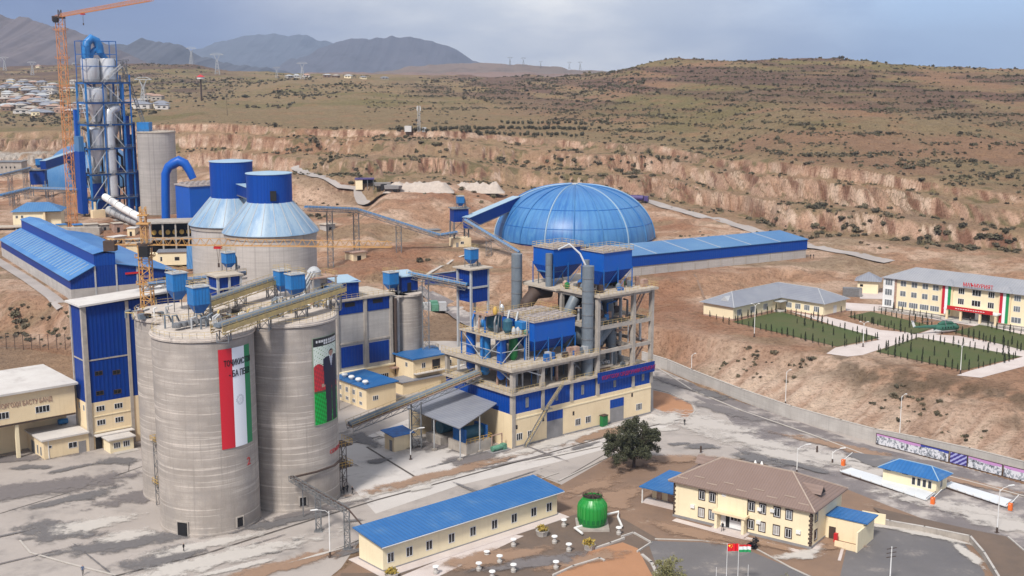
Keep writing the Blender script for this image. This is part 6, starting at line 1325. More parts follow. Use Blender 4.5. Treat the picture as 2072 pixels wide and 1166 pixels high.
MB().add([(.11,.1,4.55),(.11,7,4.55),(.11,7,5.42)],[(0,2,1)]).build('gable', 'cream_pale', lb, smooth=False); MB().add([(39,.1,4.55),(39,7,4.55),(39,7,5.42)],[(0,1,2)]).build('gable', 'cream_pale', lb, smooth=False)
simple_part(lb, 'gutter', 'white_frame', (-.7,-.9,4.5,40,-.802,4.62))
for x_ in (1.6, 5.4, 9.5, 14.3, 19.0, 23.9, 28.5, 33.2, 37.0): window(lb, x_, 2.1, 1.35, 1.7, y=.1)
pbx = [(*G(600,1035),7.3), (*G(640,1058),7.3), (*G(703,1112),7.3)]
pb_ = thing('pipe_bridge', 'dark lattice pipe bridge from the portrait silo to the long blue roofed building', 'pipe bridge', (pbx[1][0], pbx[1][1], 0), 0)
o_ = (pbx[1][0], pbx[1][1], 0)
A_ = (*G(597,1054),7.0); B_ = D(705,1063,G(703,1112)[1]); MB().lattice((A_[0]-1.0,A_[1]+2.6,7.2),(B_[0],B_[1],6.9),.9,1.3,.06,.045).build('truss', 'grey_steel', pb_, off=o_)
MB().tube([(A_[0]-1.0,A_[1]+2.6,7.5),(B_[0],B_[1],7.3),(-22.6,190.0,3.4),(-21.4,188.4,2.8),(-21.2,186.5,3.2)],.14,8).build('pipe', 'dark_trim', pb_, off=o_)
MB().tube([(A_[0]-1.0,A_[1]+2.2,7.4),(SB[0]+cos(-.9)*9.3,SB[1]+sin(-.9)*9.3,7.4),(SB[0]+cos(-.4)*9.3,SB[1]+sin(-.4)*9.3,7.4),(SB[0]+9.3,SB[1],7.4)],.2,8).build('pipe', 'dark_trim', pb_, off=o_)
for px, py, w_ in ((614,1048,0),(645,1075,.9),(703,1112,.9)):
    x, y = G(px, py)
    if w_: MB().lattice((x,y,0),(x,y,6.9),w_,1.2,.07,.05).cbox(x,y,0,1.5,1.5,.2).build('trestle', 'grey_steel', pb_, off=o_)
    else: MB().bar((x,y,0),(x,y,7.2),.13).build('trestle', 'grey_steel', pb_, off=o_)
ct = thing('cooling_tower', 'round bright green cooling tower with an open fan on top', 'cooling tower', (14.4, 205.8, 0), 0)
prof = [(2.5,1.0),(2.62,1.8),(2.62,3.8),(2.5,4.3),(1.72,5.3),(1.72,5.7)]
MB().lathe(prof, 48, cap=False).build('shell', 'green_bright', ct); MB().lathe([(2.4,.5),(2.5,1.12)], 36).build('basin', 'green_dark', ct); simple_part(ct, 'plinth', 'concrete', (-2.9,-2.9,0,2.9,2.9,.5)); MB().lathe([(1.68,5.35),(1.68,5.36)], 32).build('fan_opening', 'dark', ct)
m_ = MB()
for k in range(24):
    a_ = 2*pi*k/24; m_.tube([(cos(a_)*(r_+.03), sin(a_)*(r_+.03), z_) for r_, z_ in prof[:5]], .05, 4)
m_.build('rib', 'green_bright', ct)['kind'] = 'stuff'
m_ = MB()
for k in range(20):
    a_ = 2*pi*k/20; m_.add([(cos(a_-.1)*2.6,sin(a_-.1)*2.6,1.15),(cos(a_+.1)*2.6,sin(a_+.1)*2.6,1.15),(cos(a_+.1)*2.68,sin(a_+.1)*2.68,1.95),(cos(a_-.1)*2.68,sin(a_-.1)*2.68,1.95)],[(0,1,2,3)])
m_.build('louvre', 'green_dark', ct)['kind'] = 'stuff'
m_ = MB()
for k in range(4): a_ = pi*k/4; m_.bar((cos(a_)*1.8,sin(a_)*1.8,5.8),(-cos(a_)*1.8,-sin(a_)*1.8,5.8),.09)
m_.rail([(cos(2*pi*k/14)*1.75, sin(2*pi*k/14)*1.75, 5.6) for k in range(14)],.5,1,.03,True); m_.build('fan_frame', 'dark_trim', ct)
pipe('white_pipe', 'white lagged pipe beside the cooling tower', [(*G(1222,1050),.7),(*G(1252,1043),.7),(*G(1250,1054),.7),(*G(1258,1072),.7)], .22, 'white_paint', 'pipe', group='white yard pipes', n=8)
pipe('white_pipe', 'white bent pipe in front of the cooling tower', [(*G(1180,1070),.6),(*G(1163,1075),.6),(*G(1178,1086),.6)], .22, 'white_paint', 'pipe', group='white yard pipes', n=8)
def planter(px, py, r_, label, leaf='leaf_yellow'):
    x, y = G(px, py); t_ = thing('planter', label, 'planter', (x, y, 0), rn.uniform(0,60), 'stone planters')
    MB().lathe([(r_*.8,0),(r_,.9),(r_*1.06,1.0),(r_*.9,.95)], 8).build('pot', 'stone', t_); m_ = MB()
    for k in range(150):
        a_ = rn.uniform(0,6.28); d_ = rn.uniform(0,r_*.9); zz = 1.0+rn.uniform(0,.9)*(1-d_/r_*.5); c0 = Vector((cos(a_)*d_, sin(a_)*d_, zz)); u_ = Vector((rn.uniform(-1,1),rn.uniform(-1,1),rn.uniform(-.4,1))).normalized()*.5; v_ = Vector((rn.uniform(-1,1),rn.uniform(-1,1),rn.uniform(-1,1))).normalized()*.22
        m_.add([tuple(c0-v_),tuple(c0+v_),tuple(c0+u_)],[(0,1,2)])
    m_.build('foliage', leaf, t_, smooth=False)
planter(1192,1112,1.1,'stone planter of yellow leaves in front of the green cooling tower'); planter(1097,1084,1.15,'stone planter of yellow leaves at the right end of the long building'); planter(792,1172,1.1,'stone planter at the left end of the long building, bottom edge')
vb = None; VB = [(1122,1100),(1151,1116),(1039,1106),(1011,1140),(985,1124),(969,1155),(1039,1158),(996,1172),(1125,1152),(882,1162),(1141,1066),(1252,1082)]
nb = ['beside the right planter','right of the planter and below the cooling tower','at the end of the pale path, middle of the earth yard','fourth window from the right opposite it','short one nearest the blue building wall','left of the middle ones near the bottom','bottom middle pair, right one','cut by the bottom edge of the picture','alone on dark earth right of the middle','far left in front of the first windows','behind the planter close to the building corner','right of the green cooling tower by a white pipe']
for (px, py), l_ in zip(VB, nb):
    x, y = G(px, py)
    if vb is None:
        vb = thing('vent_bollard', 'white mushroom vent '+l_, 'vent', (x, y, 0), 0, 'mushroom vents in the earth yard')
        MB().lathe([(.42,0),(.45,.5),(.32,.55),(.3,.9)], 14).build('base', 'stone', vb); MB().lathe([(.16,.9),(.16,1.25)], 10).build('stem', 'white_paint', vb); MB().lathe([(.2,1.2),(.55,1.28),(.5,1.42),(.1,1.46)], 18).build('cap', 'white_paint', vb)
    else: dup(vb, (x, y, 0), 0, 'white mushroom vent '+l_, scale=1 if py != 1124 else (1,1,.55))
def lowwall(label, pts, h_, th, mt, cap=None, name='low_wall', lvl=0, px=True):
    P = [G(p[0], p[1], lvl) if px else p for p in pts]; t_ = thing(name, label, 'wall', (*P[0], lvl), 0)
    for a_, b_ in zip(P, P[1:]):
        a_ = Vector((*a_,0))-Vector((*P[0],0)); b_ = Vector((*b_,0))-Vector((*P[0],0)); d = (b_-a_).normalized(); n_ = Vector((-d.y,d.x,0))*th/2; a2 = a_-d*th*.45; b2 = b_+d*th*.45
        m_ = MB(); q = [a2-n_,b2-n_,b2+n_,a2+n_]; m_.add([(v.x,v.y,-.2) for v in q]+[(v.x,v.y,h_) for v in q],[(0,3,2,1),(4,5,6,7),(0,1,5,4),(1,2,6,5),(2,3,7,6),(3,0,4,7)]); m_.build('section', mt, t_, smooth=False)
        if cap: m_ = MB(); q = [a2-n_*1.3,b2-n_*1.3,b2+n_*1.3,a2+n_*1.3]; m_.add([(v.x,v.y,h_+.002) for v in q]+[(v.x,v.y,h_+.12) for v in q],[(0,3,2,1),(4,5,6,7),(0,1,5,4),(1,2,6,5),(2,3,7,6),(3,0,4,7)]); m_.build('coping', cap, t_, smooth=False)
    return t_
lowwall('low dirty kerb wall across the earth yard, bottom middle', [(1120,1166),(1160,1148),(1213,1132),(1222,1136)], .35, .35, 'stone')
lowwall('sunken channel wall beside the bright earth patch', [(1258,1088),(1282,1080),(1318,1100),(1290,1118)], .35, .25, 'stone')
lowwall('low kerb wall from the planter towards the channel', [(1205,1112),(1235,1102),(1262,1092)], .4, .35, 'stone')
lowwall('concrete kerb wall running down from the channel', [(1300,1125),(1318,1140),(1332,1170)], .3, .5, 'stone')
lowwall('beige parapet wall along the parking lot at lower right', [(1745,1052),(1800,1066),(1870,1078),(1962,1097),(1990,1130),(2012,1166),(2040,1215)], 1.1, .3, 'concrete', 'stone')
lowwall('cream yard wall right of the office annex', [(1745,1056),(1790,1064)], 2.1, .25, 'cream_pale')
lowwall('thin edging wall between dry bed and pavement at lower right', [(2040,1092),(2072,1120),(2120,1166)], .6, .25, 'stone')
ob = [G(*p) for p in ((1765,1030),(1850,1050),(1960,1075),(2035,1090),(2072,1120),(2140,1190),(2060,1230),(2000,1140),(1966,1092),(1800,1060))]
sheet('soil_bed', ob, 'soil_dark', px=False, z=.42)

# ------------------------------------------------------------------ office with the brown hipped roof
of = thing('office', 'two storey cream office with a brown hipped roof and dark quoins', 'building', (29.6, 210.6, 0), -36.2)
OL, OD, OH = 26.5, 13.6, 7.0
simple_part(of, 'wall', 'cream_pale', (0,0,.5,OL,OD,OH)); simple_part(of, 'plinth', 'plinth', (-.1,-.1,0,OL+.1,OD+.1,.5))
e_ = .8; MB().add([(-e_,-e_,OH),(OL+e_,-e_,OH),(OL+e_,OD+e_,OH),(-e_,OD+e_,OH),(6.2,OD/2,10.7),(OL-6.6,OD/2,10.7),(-e_,-e_,OH-.22),(OL+e_,-e_,OH-.22),(OL+e_,OD+e_,OH-.22),(-e_,OD+e_,OH-.22)],[(0,1,5,4),(1,2,5),(2,3,4,5),(3,0,4),(9,8,7,6),(0,6,7,1),(1,7,8,2),(2,8,9,3),(3,9,6,0)]).build('roof', 'brown_roof', of, smooth=False)
m_ = MB(); 
for a_, b_ in (((-e_,-e_,OH),(6.2,OD/2,10.7)),((OL+e_,-e_,OH),(OL-6.6,OD/2,10.7)),((OL+e_,OD+e_,OH),(OL-6.6,OD/2,10.7)),((-e_,OD+e_,OH),(6.2,OD/2,10.7)),((6.2,OD/2,10.7),(OL-6.6,OD/2,10.7))): m_.bar((a_[0],a_[1],a_[2]+.03),(b_[0],b_[1],b_[2]+.03),.16)
m_.build('ridge_cap', 'ridge_trim', of)
for k in range(9): simple_part(of, 'snow_guard', 'ridge_trim', (.6+k*2.9,.35+(.9 if k%2 else 0),OH+.58+(.48 if k%2 else 0),2.6+k*2.9,.45+(.9 if k%2 else 0),OH+.72+(.48 if k%2 else 0)))
for x_, y_, r_ in ((OL-2.6,OD/2-1,90),(2.4,OD/2+2,-90)):
    o = MB().add([(-1.2,-2.2,0),(1.2,-2.2,0),(0,-2.2,1.3),(-1.2,2,0),(1.2,2,0),(0,2.4,1.3)],[(0,1,2),(0,2,5,3),(1,4,5,2)]).build('dormer', 'brown_roof', of, smooth=False); o.location = (x_,y_,8.3); o.rotation_euler = (0,0,radians(r_))
    o2 = MB().add([(-.8,-2.22,.1),(.8,-2.22,.1),(0,-2.22,.95)],[(0,1,2)]).build('opening', 'dark', o, smooth=False)
for k_, x_ in enumerate((5.7, 7.8, 10.7, 12.8, 15.4, 17.5, 20.2, 22.4)): window(of, x_, 5.3, 1.05, 1.6, y=0, surround='dark_trim', pane='glass_light' if k_ in (2, 7) else 'glass')
for k_, x_ in enumerate((5.7, 7.8, 15.4, 17.5, 20.2, 22.4)): window(of, x_, 2.0, 1.05, 1.6, y=0, surround='dark_trim', pane=('curtain','glass_light','glass','curtain','curtain','glass')[k_])
for z_ in (5.3, 2.0): window(of, 0,0,1.0,1.6, x3=(OL,2.0,z_), rz=90, surround='dark_trim', nm=1)
for xc, yc, rz_ in ((0,0,0),(OL,0,0),(OL,0,90)):
    m_ = MB()
    for k in range(16):
        w_ = .5 if k % 2 else .32; z_ = .5+k*.4
        if rz_: m_.box(OL-.02,.0,z_,OL+.06,w_,z_+.34)
        elif xc == 0: m_.box(-.06,-.06,z_,w_-.06,.02,z_+.34)
        else: m_.box(OL-w_,-.06,z_,OL+.06,.02,z_+.34)
    m_.build('quoin_trim', 'dark_trim', of, smooth=False)
simple_part(of, 'porch_wall', 'cream_pale', (9.0,-1.4,.3,9.5,0,3.2)); simple_part(of, 'porch_wall', 'cream_pale', (14.2,-1.4,.3,14.7,0,3.2)); simple_part(of, 'porch_roof', 'cream', (8.6,-1.7,3.2,15.1,-.01,3.6)); simple_part(of, 'porch_step', 'path_stone', (8.4,-2.6,0,15.3,-.11,.28)); simple_part(of, 'projection', 'cream_pale', (9.0,-.35,3.6,14.7,-.001,6.98))
simple_part(of, 'glazing', 'white_frame', (9.6,-.06,.5,14.1,-.002,3.0)); simple_part(of, 'door', 'dark', (10.6,-.12,.5,11.3,-.062,2.5)); 
for k in range(4): simple_part(of, 'pane', 'glass', (11.6+k*.62,-.1,2.0,12.1+k*.62,-.062,2.8))
for x_, z_ in ((3.6,2.6),(9.8,6.1),(16.5,2.5),(16.6,4.9),(19.0,5.2),(23.9,2.4)): simple_part(of, 'air_conditioner', 'white_paint', (x_,-.4,z_,x_+.8,-.02,z_+.55))
MB().bar((8.9,-.12,.5),(8.9,-.12,6.9),.07).bar((14.8,-.12,.5),(14.8,-.12,6.9),.07).build('downpipe', 'dark_trim', of)
ax = thing('office_annex', 'cream annex with a small blue roof right of the office', 'annex', (29.6, 210.6, 0), -36.2)
simple_part(ax, 'wall', 'cream_pale', (26.52,6.4,0,33.2,11,4.2)); simple_part(ax, 'wall', 'cream_pale', (33.2,3.2,0,33.5,11,3.6)); simple_part(ax, 'roof', 'blue_roof', (26.52,6.2,4.2,34.0,11.5,4.4)); simple_part(ax, 'door', 'dark_trim', (27.2,6.3,0,28.4,6.398,2.4)); simple_part(ax, 'bench_wall', 'cream', (29.4,3.4,0,33.2,3.6,1.2)); simple_part(ax, 'stand', 'red_paint', (28.6,5.0,0,29.2,5.6,1.8))
ax = thing('office_annex', 'cream porch building with a bright blue roof left of the office', 'annex', (29.6, 210.6, 0), -36.2)
simple_part(ax, 'wall', 'cream', (-7.6,5.6,0,-.9,11.5,3.0)); simple_part(ax, 'roof', 'blue_roof', (-8.6,2.2,3.2,-.2,14,3.4)); simple_part(ax, 'post', 'white_paint', (-8.2,2.6,0,-8.0,2.8,3.2)); simple_part(ax, 'step', 'path_stone', (-8.4,2.8,0,-.9,5.59,.3))
for x_ in (-6.6, -4.2): simple_part(ax, 'door', 'rust', (x_,5.5,.3,x_+1.1,5.598,2.5))
window(ax, -2.2, 1.7, 1.0, 1.2, y=5.6, frame='rust')
x, y = G(1523,1112); sb = thing('dark_shrub', 'round black green shrub in front of the office corner', 'shrub', (x, y, 0), 0)
def leaves(n, fn, size, rn_, mb=None):
    m_ = mb or MB()
    for k in range(n):
        c0 = Vector(fn()); u_ = Vector((rn_.gauss(0,1),rn_.gauss(0,1),rn_.gauss(0,1))).normalized(); v_ = u_.cross(Vector((rn_.gauss(0,1),rn_.gauss(0,1),rn_.gauss(0,1)))).normalized(); s_ = size*rn_.uniform(.6,1.3)
        m_.add([tuple(c0-u_*s_),tuple(c0+v_*s_*.6),tuple(c0+u_*s_),tuple(c0-v_*s_*.6)],[(0,1,2,3)])
    return m_
def blobs(cs, rn_):
    def f():
        x_, y_, z_, r_ = rn_.choice(cs); d = Vector((rn_.gauss(0,1),rn_.gauss(0,1),rn_.gauss(0,1))).normalized()*r_*rn_.random()**.4; return (x_+d.x, y_+d.y, z_+d.z*.85)
    return f
leaves(500, blobs([(0,0,1.0,.7),(.5,.2,1.6,.55),(-.5,0,.8,.5),(.3,0,.5,.5)], rn), .16, rn).build('foliage', 'black_cloth', sb, smooth=False); MB().bar((0,0,0),(0,0,1),.08).build('stem', 'bark', sb)

# ------------------------------------------------------------------ trees
def tree(x, y, z, H_, Rc, label, leaf, n=9000, seed=1, ls=.2, trunk=.3, name='tree'):
    r_ = random.Random(seed); t_ = thing(name, label, 'tree', (x, y, z), 0)
    m_ = MB(); tips = []
    m_.tube([(0,0,-.2),(.1,0,H_*.16),(.05,.1,H_*.3)], [trunk*1.25,trunk,trunk*.8], 9)
    for k in range(26):
        a_ = 2*pi*k*.382+r_.uniform(-.3,.3); rr = Rc*r_.uniform(.45,.95); zt = H_*r_.uniform(.26,.93); rr *= (1-.55*max(0,(zt/H_-.55))/.45)
        p0 = (.05,.1,H_*r_.uniform(.16,.34)); p2 = (cos(a_)*rr, sin(a_)*rr, zt); p1 = (p2[0]*.45, p2[1]*.45, p0[2]+(p2[2]-p0[2])*.6)
        m_.tube([p0,p1,p2],[trunk*.5,trunk*.3,trunk*.08],6); tips.append((*p2, Rc*r_.uniform(.14,.27))); tips.append((*p1, Rc*.18))
        for j in range(2): q_ = (p2[0]+r_.uniform(-1,1)*Rc*.3, p2[1]+r_.uniform(-1,1)*Rc*.3, min(H_, p2[2]+r_.uniform(-.6,.9)*Rc*.25)); m_.tube([p1,q_],[trunk*.15,.02],5); tips.append((*q_, Rc*r_.uniform(.10,.2)))
    m_.build('trunk', 'bark', t_); leaves(n, blobs(tips, r_), ls, r_).build('crown', leaf, t_, smooth=False)
    return t_
x, y = G(1282,946); tree(x, y, 0, 9.6, 6.2, 'dark bushy evergreen tree standing between the mill and the office', 'leaf_dark', 26000, 14, .17)
x, y = G(1350,1178); tree(x, y, 0, 3.6, 3.0, 'pale olive bush with bare twigs at the bottom edge', 'leaf_olive', 2600, 8, .13, .08, name='bush')
x, y = G(1588,1188); tree(x, y, 0, 1.8, 1.6, 'small green bush at the bottom edge right of the flags', 'leaf_olive', 900, 9, .1, .05, name='bush')

# ------------------------------------------------------------------ flags, lamp posts, poles, people
def flag(px, pyt, pyb, label, fn, rz=10):
    x, y = G(px, pyb); zt = D(px, pyt, y)[2]; t_ = thing('flagpole', label, 'flagpole', (x, y, 0), rz, 'flagpoles before the office')
    MB().tube([(0,0,0),(0,0,zt)],[.06,.035],8).build('pole', 'white_paint', t_)
    if fn:
        nx_, ny_ = 20, 12; w_, h_ = 2.0, 1.25; vs = [(w_*i/nx_, .12*sin(i*.9)*(i/nx_), zt-.05-h_+h_*j/ny_-.12*(i/nx_)**2) for j in range(ny_+1) for i in range(nx_+1)]
        me_ = bpy.data.meshes.new('flag'); me_.from_pydata(vs, [], [(j*(nx_+1)+i, j*(nx_+1)+i+1, (j+1)*(nx_+1)+i+1, (j+1)*(nx_+1)+i) for j in range(ny_) for i in range(nx_)])
        ca_ = me_.color_attributes.new('ink', 'FLOAT_COLOR', 'CORNER'); cols = []
        for j in range(ny_):
            for i in range(nx_): cols += [*fn((i+.5)/nx_, (j+.5)/ny_), 1]*4
        ca_.data.foreach_set('color', cols); me_.materials.append(M['ink']); o = bpy.data.objects.new('flag', me_); C.objects.link(o); o.parent = t_
def f1(u, v):
    if hypot((u-.17)*1.5, v-.74) < .13: return (.9,.75,.05)
    for a_, b_ in ((.34,.9),(.42,.78),(.42,.62),(.34,.5)):
        if hypot((u-a_)*1.5, v-b_) < .05: return (.9,.75,.05)
    return (.70,.01,.02)
def f2(u, v): return (.6,.03,.03) if v > .72 else ((.8,.82,.8) if v > .3 else (.02,.30,.10))
flag(1469,1100,1190,'pole flying a red flag with a yellow star in front of the office',f1); flag(1492,1102,1192,'pole flying a white and green striped flag beside the red one',f2)
flag(1448,1148,1205,'bare short flagpole left of the red flag',None); flag(1512,1143,1206,'bare short flagpole right of the striped flag',None)
LP = [((668,1128),8.2,'white lamp post beside the pipe bridge',-1,0,None),((831,930),6.2,'thin lamp post by the small cream hut',1,0,None),((1612,960),5.6,'white curved lamp post behind the office roof',1,0,None),((2017,1078),8.0,'tall lamp post at the right edge by the second weighbridge',1,0,None),((1684,938),2.6,'short post on the paved island before the weighbridge',1,0,None)]
for (px, py), h_, l_, s_, lv, b_ in LP: lamp_post(px, py, h_, l_, side=s_, rz=20)
for (px, py), h_, l_ in (((1526,682),9.0,'lamp post at the left lawn before the L shaped building'),((1746,702),6.4,'lamp post beside the pink garden path'),((1943,757),7.0,'lamp post at the corner of the front lawn')): lamp_post(px, py, h_, l_, lvl=8, two=True, arm=.9)
for (px, py), h_, l_ in (((1399,752),4.6,'thin lamp post on the bank above the start of the long wall'),((1589,820),8.4,'thin lamp post on the bank above the middle of the long wall'),((1820,884),9.4,'thin lamp post behind the picture boards')):
    q = T(px, py); lamp_post(0,0,h_,l_, base=(q[0],q[1]), arm=.8)
for px, py, h_, l_ in ((1800,1186,6.6,'dark crossarm utility pole in the parking lot'),(460,235,16,'dark utility pole on the left upland')):
    q = T(px, py) if py < 500 else (*G(px, py), 0); t_ = thing('utility_pole', l_, 'utility pole', q, 20); MB().bar((0,0,0),(0,0,h_),.12,.08,8).build('pole', 'white_paint' if py > 500 else 'dark_trim', t_); m_ = MB()
    for k in range(3): m_.bar((-.9,0,h_-.3-k*.7),(.9,0,h_-.3-k*.7),.07)
    m_.build('crossarm', 'dark_trim', t_)
for px, py, l_ in ((1418,917,'short black bollard behind the office roof'),(1653,917,'short black bollard on the dark asphalt island'),(1605,0,'')):
    if not l_: continue
    x, y = G(px, py); t_ = thing('bollard', l_, 'bollard', (x, y, 0)); MB().lathe([(.2,0),(.2,1.5),(.12,1.6)],10).build('post','dark_trim',t_)
    MB().lathe([(.35,0),(.35,.12)],10).build('foot','plinth',t_)
for px, py, l_ in ((1706,944,'orange gate box at the near end of the first weighbridge'),(1887,1022,'orange gate box at the far right end of the first weighbridge'),(2044,1034,'orange gate box at the second weighbridge')):
    x, y = G(px, py); t_ = thing('barrier_gate', l_, 'barrier', (x, y, 0), -43, 'orange barrier gates'); simple_part(t_, 'box', 'orange_paint', (-.35,-.3,.1,.35,.3,1.5)); simple_part(t_, 'base', 'plinth', (-.6,-.5,0,.6,.5,.1)); MB().bar((0,-.4,1.3),(0,3.8,2.1),.07).build('arm', 'white_paint', t_)
for k, (px, py) in enumerate(((1528,944),(1541,946))):
    x, y = G(px, py); t_ = thing('traffic_barrier', ('left' if k == 0 else 'right')+' one of two red and white road barriers behind the office', 'barrier', (x, y, 0), 30); MB().lathe([(.7,0),(.15,1.3)],4).build('body', 'white_paint', t_, smooth=False); MB().lathe([(.48,.5),(.36,.8)],4).build('stripe', 'red_paint', t_, smooth=False)
x, y = G(168,1164); person(x, y, .05, 30, 'person in a pale blue top walking on the kerb, bottom left', 'blue_cloth', .3)
x, y = G(372,1118); person(x, y, .12, 80, 'person in dark clothes standing in front of the flag silo door', h_=1.6)
for px, py, rz_, l_ in ((696,1001,20,'left one of three dark dressed people beside the portrait silo'),(703,998,200,'middle one of three dark dressed people beside the portrait silo'),(713,1002,80,'right one of three dark dressed people, standing slightly apart')):
    x, y = G(px, py); person(x, y, .12, rz_, l_)
x, y = Fo = (29.6+10.9*cos(radians(-36.2))-(-1.9)*sin(radians(-36.2)), 210.6+10.9*sin(radians(-36.2))+(-1.9)*cos(radians(-36.2))); person(x, y, .28, -40, 'person in black standing in the office porch')
x, y = G(1604,0) if False else (0,0)
for px, py, l_ in ((1640,524,'left one of two people at the far end of the long blue store'),(1646,524,'right one of two people at the far end of the long blue store')):
    q = T(px, py); person(q[0], q[1], q[2], 40, l_, h_=1.8)
x, y = G(1385,862); person(x, y, .1, 10, 'person in dark clothes on the pale apron right of the mill', h_=1.7)

# ------------------------------------------------------------------ wall, picture boards, gatehouse, weighbridges
WP = [(1300,734),(1350,750),(1400,772),(1500,812),(1600,848),(1700,877),(1770,896),(1860,914),(1960,936),(2072,965),(2200,1000)]
lowwall('long weathered concrete retaining wall along the foot of the bare bank', WP, 3.1, .4, 'concrete_panel', 'kerb', 'retaining_wall')
bbs = [((1773,900),(1918,937),'long picture board with black and white sketches and a pink top edge'),((1922,938),(1955,946),'short dark blue striped picture board'),((1958,947),(2026,965),'picture board with pale blue sketches and a pink top edge'),((2030,966),(2110,986),'last picture board, cut by the right edge of the photo')]
for k, (a_, b_, l_) in enumerate(bbs):
    p_, q_ = G(*a_), G(*b_); L_ = hypot(q_[0]-p_[0], q_[1]-p_[1]); rz_ = degrees(atan2(q_[1]-p_[1], q_[0]-p_[0]))
    t_ = thing('picture_board', l_, 'billboard', (*p_, 0), rz_, 'picture boards along the wall')
    def fn(u, v, k=k, L_=L_):
        x_ = u*L_; n_ = (float(vnoise(x_*2.3, v*5, k))+float(vnoise(x_*5, v*9, k+5))*.8-.9)*2.6
        if k == 1: return (.05,.04,.22) if sin((x_-v*3)*5) > -.2 else (.35,.36,.62)
        if v > .80+.07*sin(x_*.6+k): return (.50,.25,.50) if u < .62 or k else (.03,.05,.30)
        return (.62,.62,.66) if n_ > .1 else ((.10,.10,.12) if n_ < -.9 else (.30,.32,.36))
    picture(t_, 'print', 0, 0, 0, .25, 2.5, int(L_*9), 22, fn, flat=(L_,))
    m_ = MB(); m_.box(-.12,.02,.1,L_+.12,.14,.25).box(-.12,.02,2.5,L_+.12,.14,2.62).box(-.14,-.02,.1,-.002,.14,2.62).box(L_+.002,-.02,.1,L_+.14,.14,2.62).box(0,.05,.25,L_,.12,2.5); m_.build('frame', 'dark_trim', t_, smooth=False)
    MB().bar((.3,.3,0),(.3,.3,2.4),.06).bar((L_-.3,.3,0),(L_-.3,.3,2.4),.06).build('post', 'grey_steel', t_)
gt = thing('gatehouse', 'small cream gatehouse with a blue hipped roof between the weighbridges', 'gatehouse', (73.8, 229.7, 0), -43.1)
simple_part(gt, 'wall', 'cream_pale', (0,0,0,11,4.8,3.1)); simple_part(gt, 'plinth', 'plinth', (-.06,-.06,0,11.06,4.86,.25))
MB().add([(-.8,-.8,3.1),(11.8,-.8,3.1),(11.8,5.6,3.1),(-.8,5.6,3.1),(2.2,2.4,4.7),(8.8,2.4,4.7),(-.8,-.8,2.98),(11.8,-.8,2.98),(11.8,5.6,2.98),(-.8,5.6,2.98)],[(0,1,5,4),(1,2,5),(2,3,4,5),(3,0,4),(9,8,7,6),(0,6,7,1),(1,7,8,2),(2,8,9,3),(3,9,6,0)]).build('roof', 'blue_roof', gt, smooth=False)
m_ = MB()
for a_, b_ in (((11.8,-.8,3.1),(8.8,2.4,4.7)),((11.8,5.6,3.1),(8.8,2.4,4.7)),((-.8,-.8,3.1),(2.2,2.4,4.7)),((2.2,2.4,4.7),(8.8,2.4,4.7))): m_.bar(a_, b_, .12)
m_.build('ridge_cap', 'cone_sheet', gt)
for x_ in (6.4, 7.5, 8.6, 9.7): window(gt, x_, 1.7, .8, 1.6, y=0, nm=1)
for x_ in (1.0, 4.6): window(gt, x_, 2.75, 1.2, .3, y=0, nm=1, frame='dark_trim')
window(gt, 0,0,1.0,1.5, x3=(11,2.2,1.7), rz=90)
for l_, P in (('white weighbridge platform in front of the gatehouse',((1700,958),(1722,951),(1893,1003),(1874,1017))),('white weighbridge platform right of the gatehouse',((1906,986),(1924,979),(2052,1018),(2036,1030)))):
    w4 = [G(*p) for p in P]; a_ = w4[0]; t_ = thing('weighbridge', l_, 'weighbridge', (*a_, 0), 0, 'weighbridges'); loc4 = [(p[0]-a_[0], p[1]-a_[1]) for p in w4]
    MB().prism([loc4[0], loc4[3], loc4[2], loc4[1]], .35, .5).build('deck', 'weigh_white', t_, smooth=False); cx_ = sum(p[0] for p in loc4)/4; cy_ = sum(p[1] for p in loc4)/4
    sh_ = [(cx_+(p[0]-cx_)*.985, cy_+(p[1]-cy_)*.9) for p in loc4]; MB().prism([sh_[0], sh_[3], sh_[2], sh_[1]], .0, .348).build('girder', 'dark_trim', t_, smooth=False)
    m_ = MB()
    for k in range(9): p_ = Vector((*loc4[0],0)).lerp(Vector((*loc4[3],0)), k/8); m_.cbox(p_.x, p_.y, .5, .25, .25, .25)
    m_.build('stud', 'white_paint', t_)
    for e_ in (0, 3): 
        p_, q_ = loc4[e_], loc4[(1 if e_ == 0 else 2)]; MB().bar((*p_,.9),(*q_,.9),.07).bar((*p_,0),(*p_,.9),.06).bar((*q_,0),(*q_,.9),.06).build('guard_rail', 'plinth', t_)

# ------------------------------------------------------------------ garden terrace
Z8 = 8
for P in ([(1482,652),(1578,631),(1780,684),(1694,702)], [(1716,641),(1762,631),(1895,662),(1850,677)], [(1772,712),(1858,683),(2066,722),(1950,750)], [(1930,672),(1985,657),(2120,690),(2150,735),(2080,712)]):
    sheet('lawn', P, 'lawn', lvl=Z8, z=.10)
sheet('path', [(1672,716),(1690,704),(1782,688),(1850,679),(1898,663),(1925,672),(1862,682),(1776,709),(1745,719),(1715,722)], 'path_stone', lvl=Z8, z=.06)
sheet('path', [(1590,628),(1606,624),(1780,668),(1870,676),(1940,680),(2150,722),(2150,736),(1860,686),(1780,688)], 'path_stone', lvl=Z8, z=.05)
sheet('path', [(1935,760),(1965,750),(2072,722),(2150,706),(2150,730),(2072,742),(1985,765)], 'path_stone', lvl=Z8, z=.07)
sheet('path', [(1590,628),(1790,630),(2150,690),(2150,676),(1800,618),(1700,612)], 'path_stone', lvl=Z8, z=.04)
sheet('path', [(1738,590),(1790,592),(1795,606),(1740,605)], 'path_stone', lvl=Z8, z=.08)
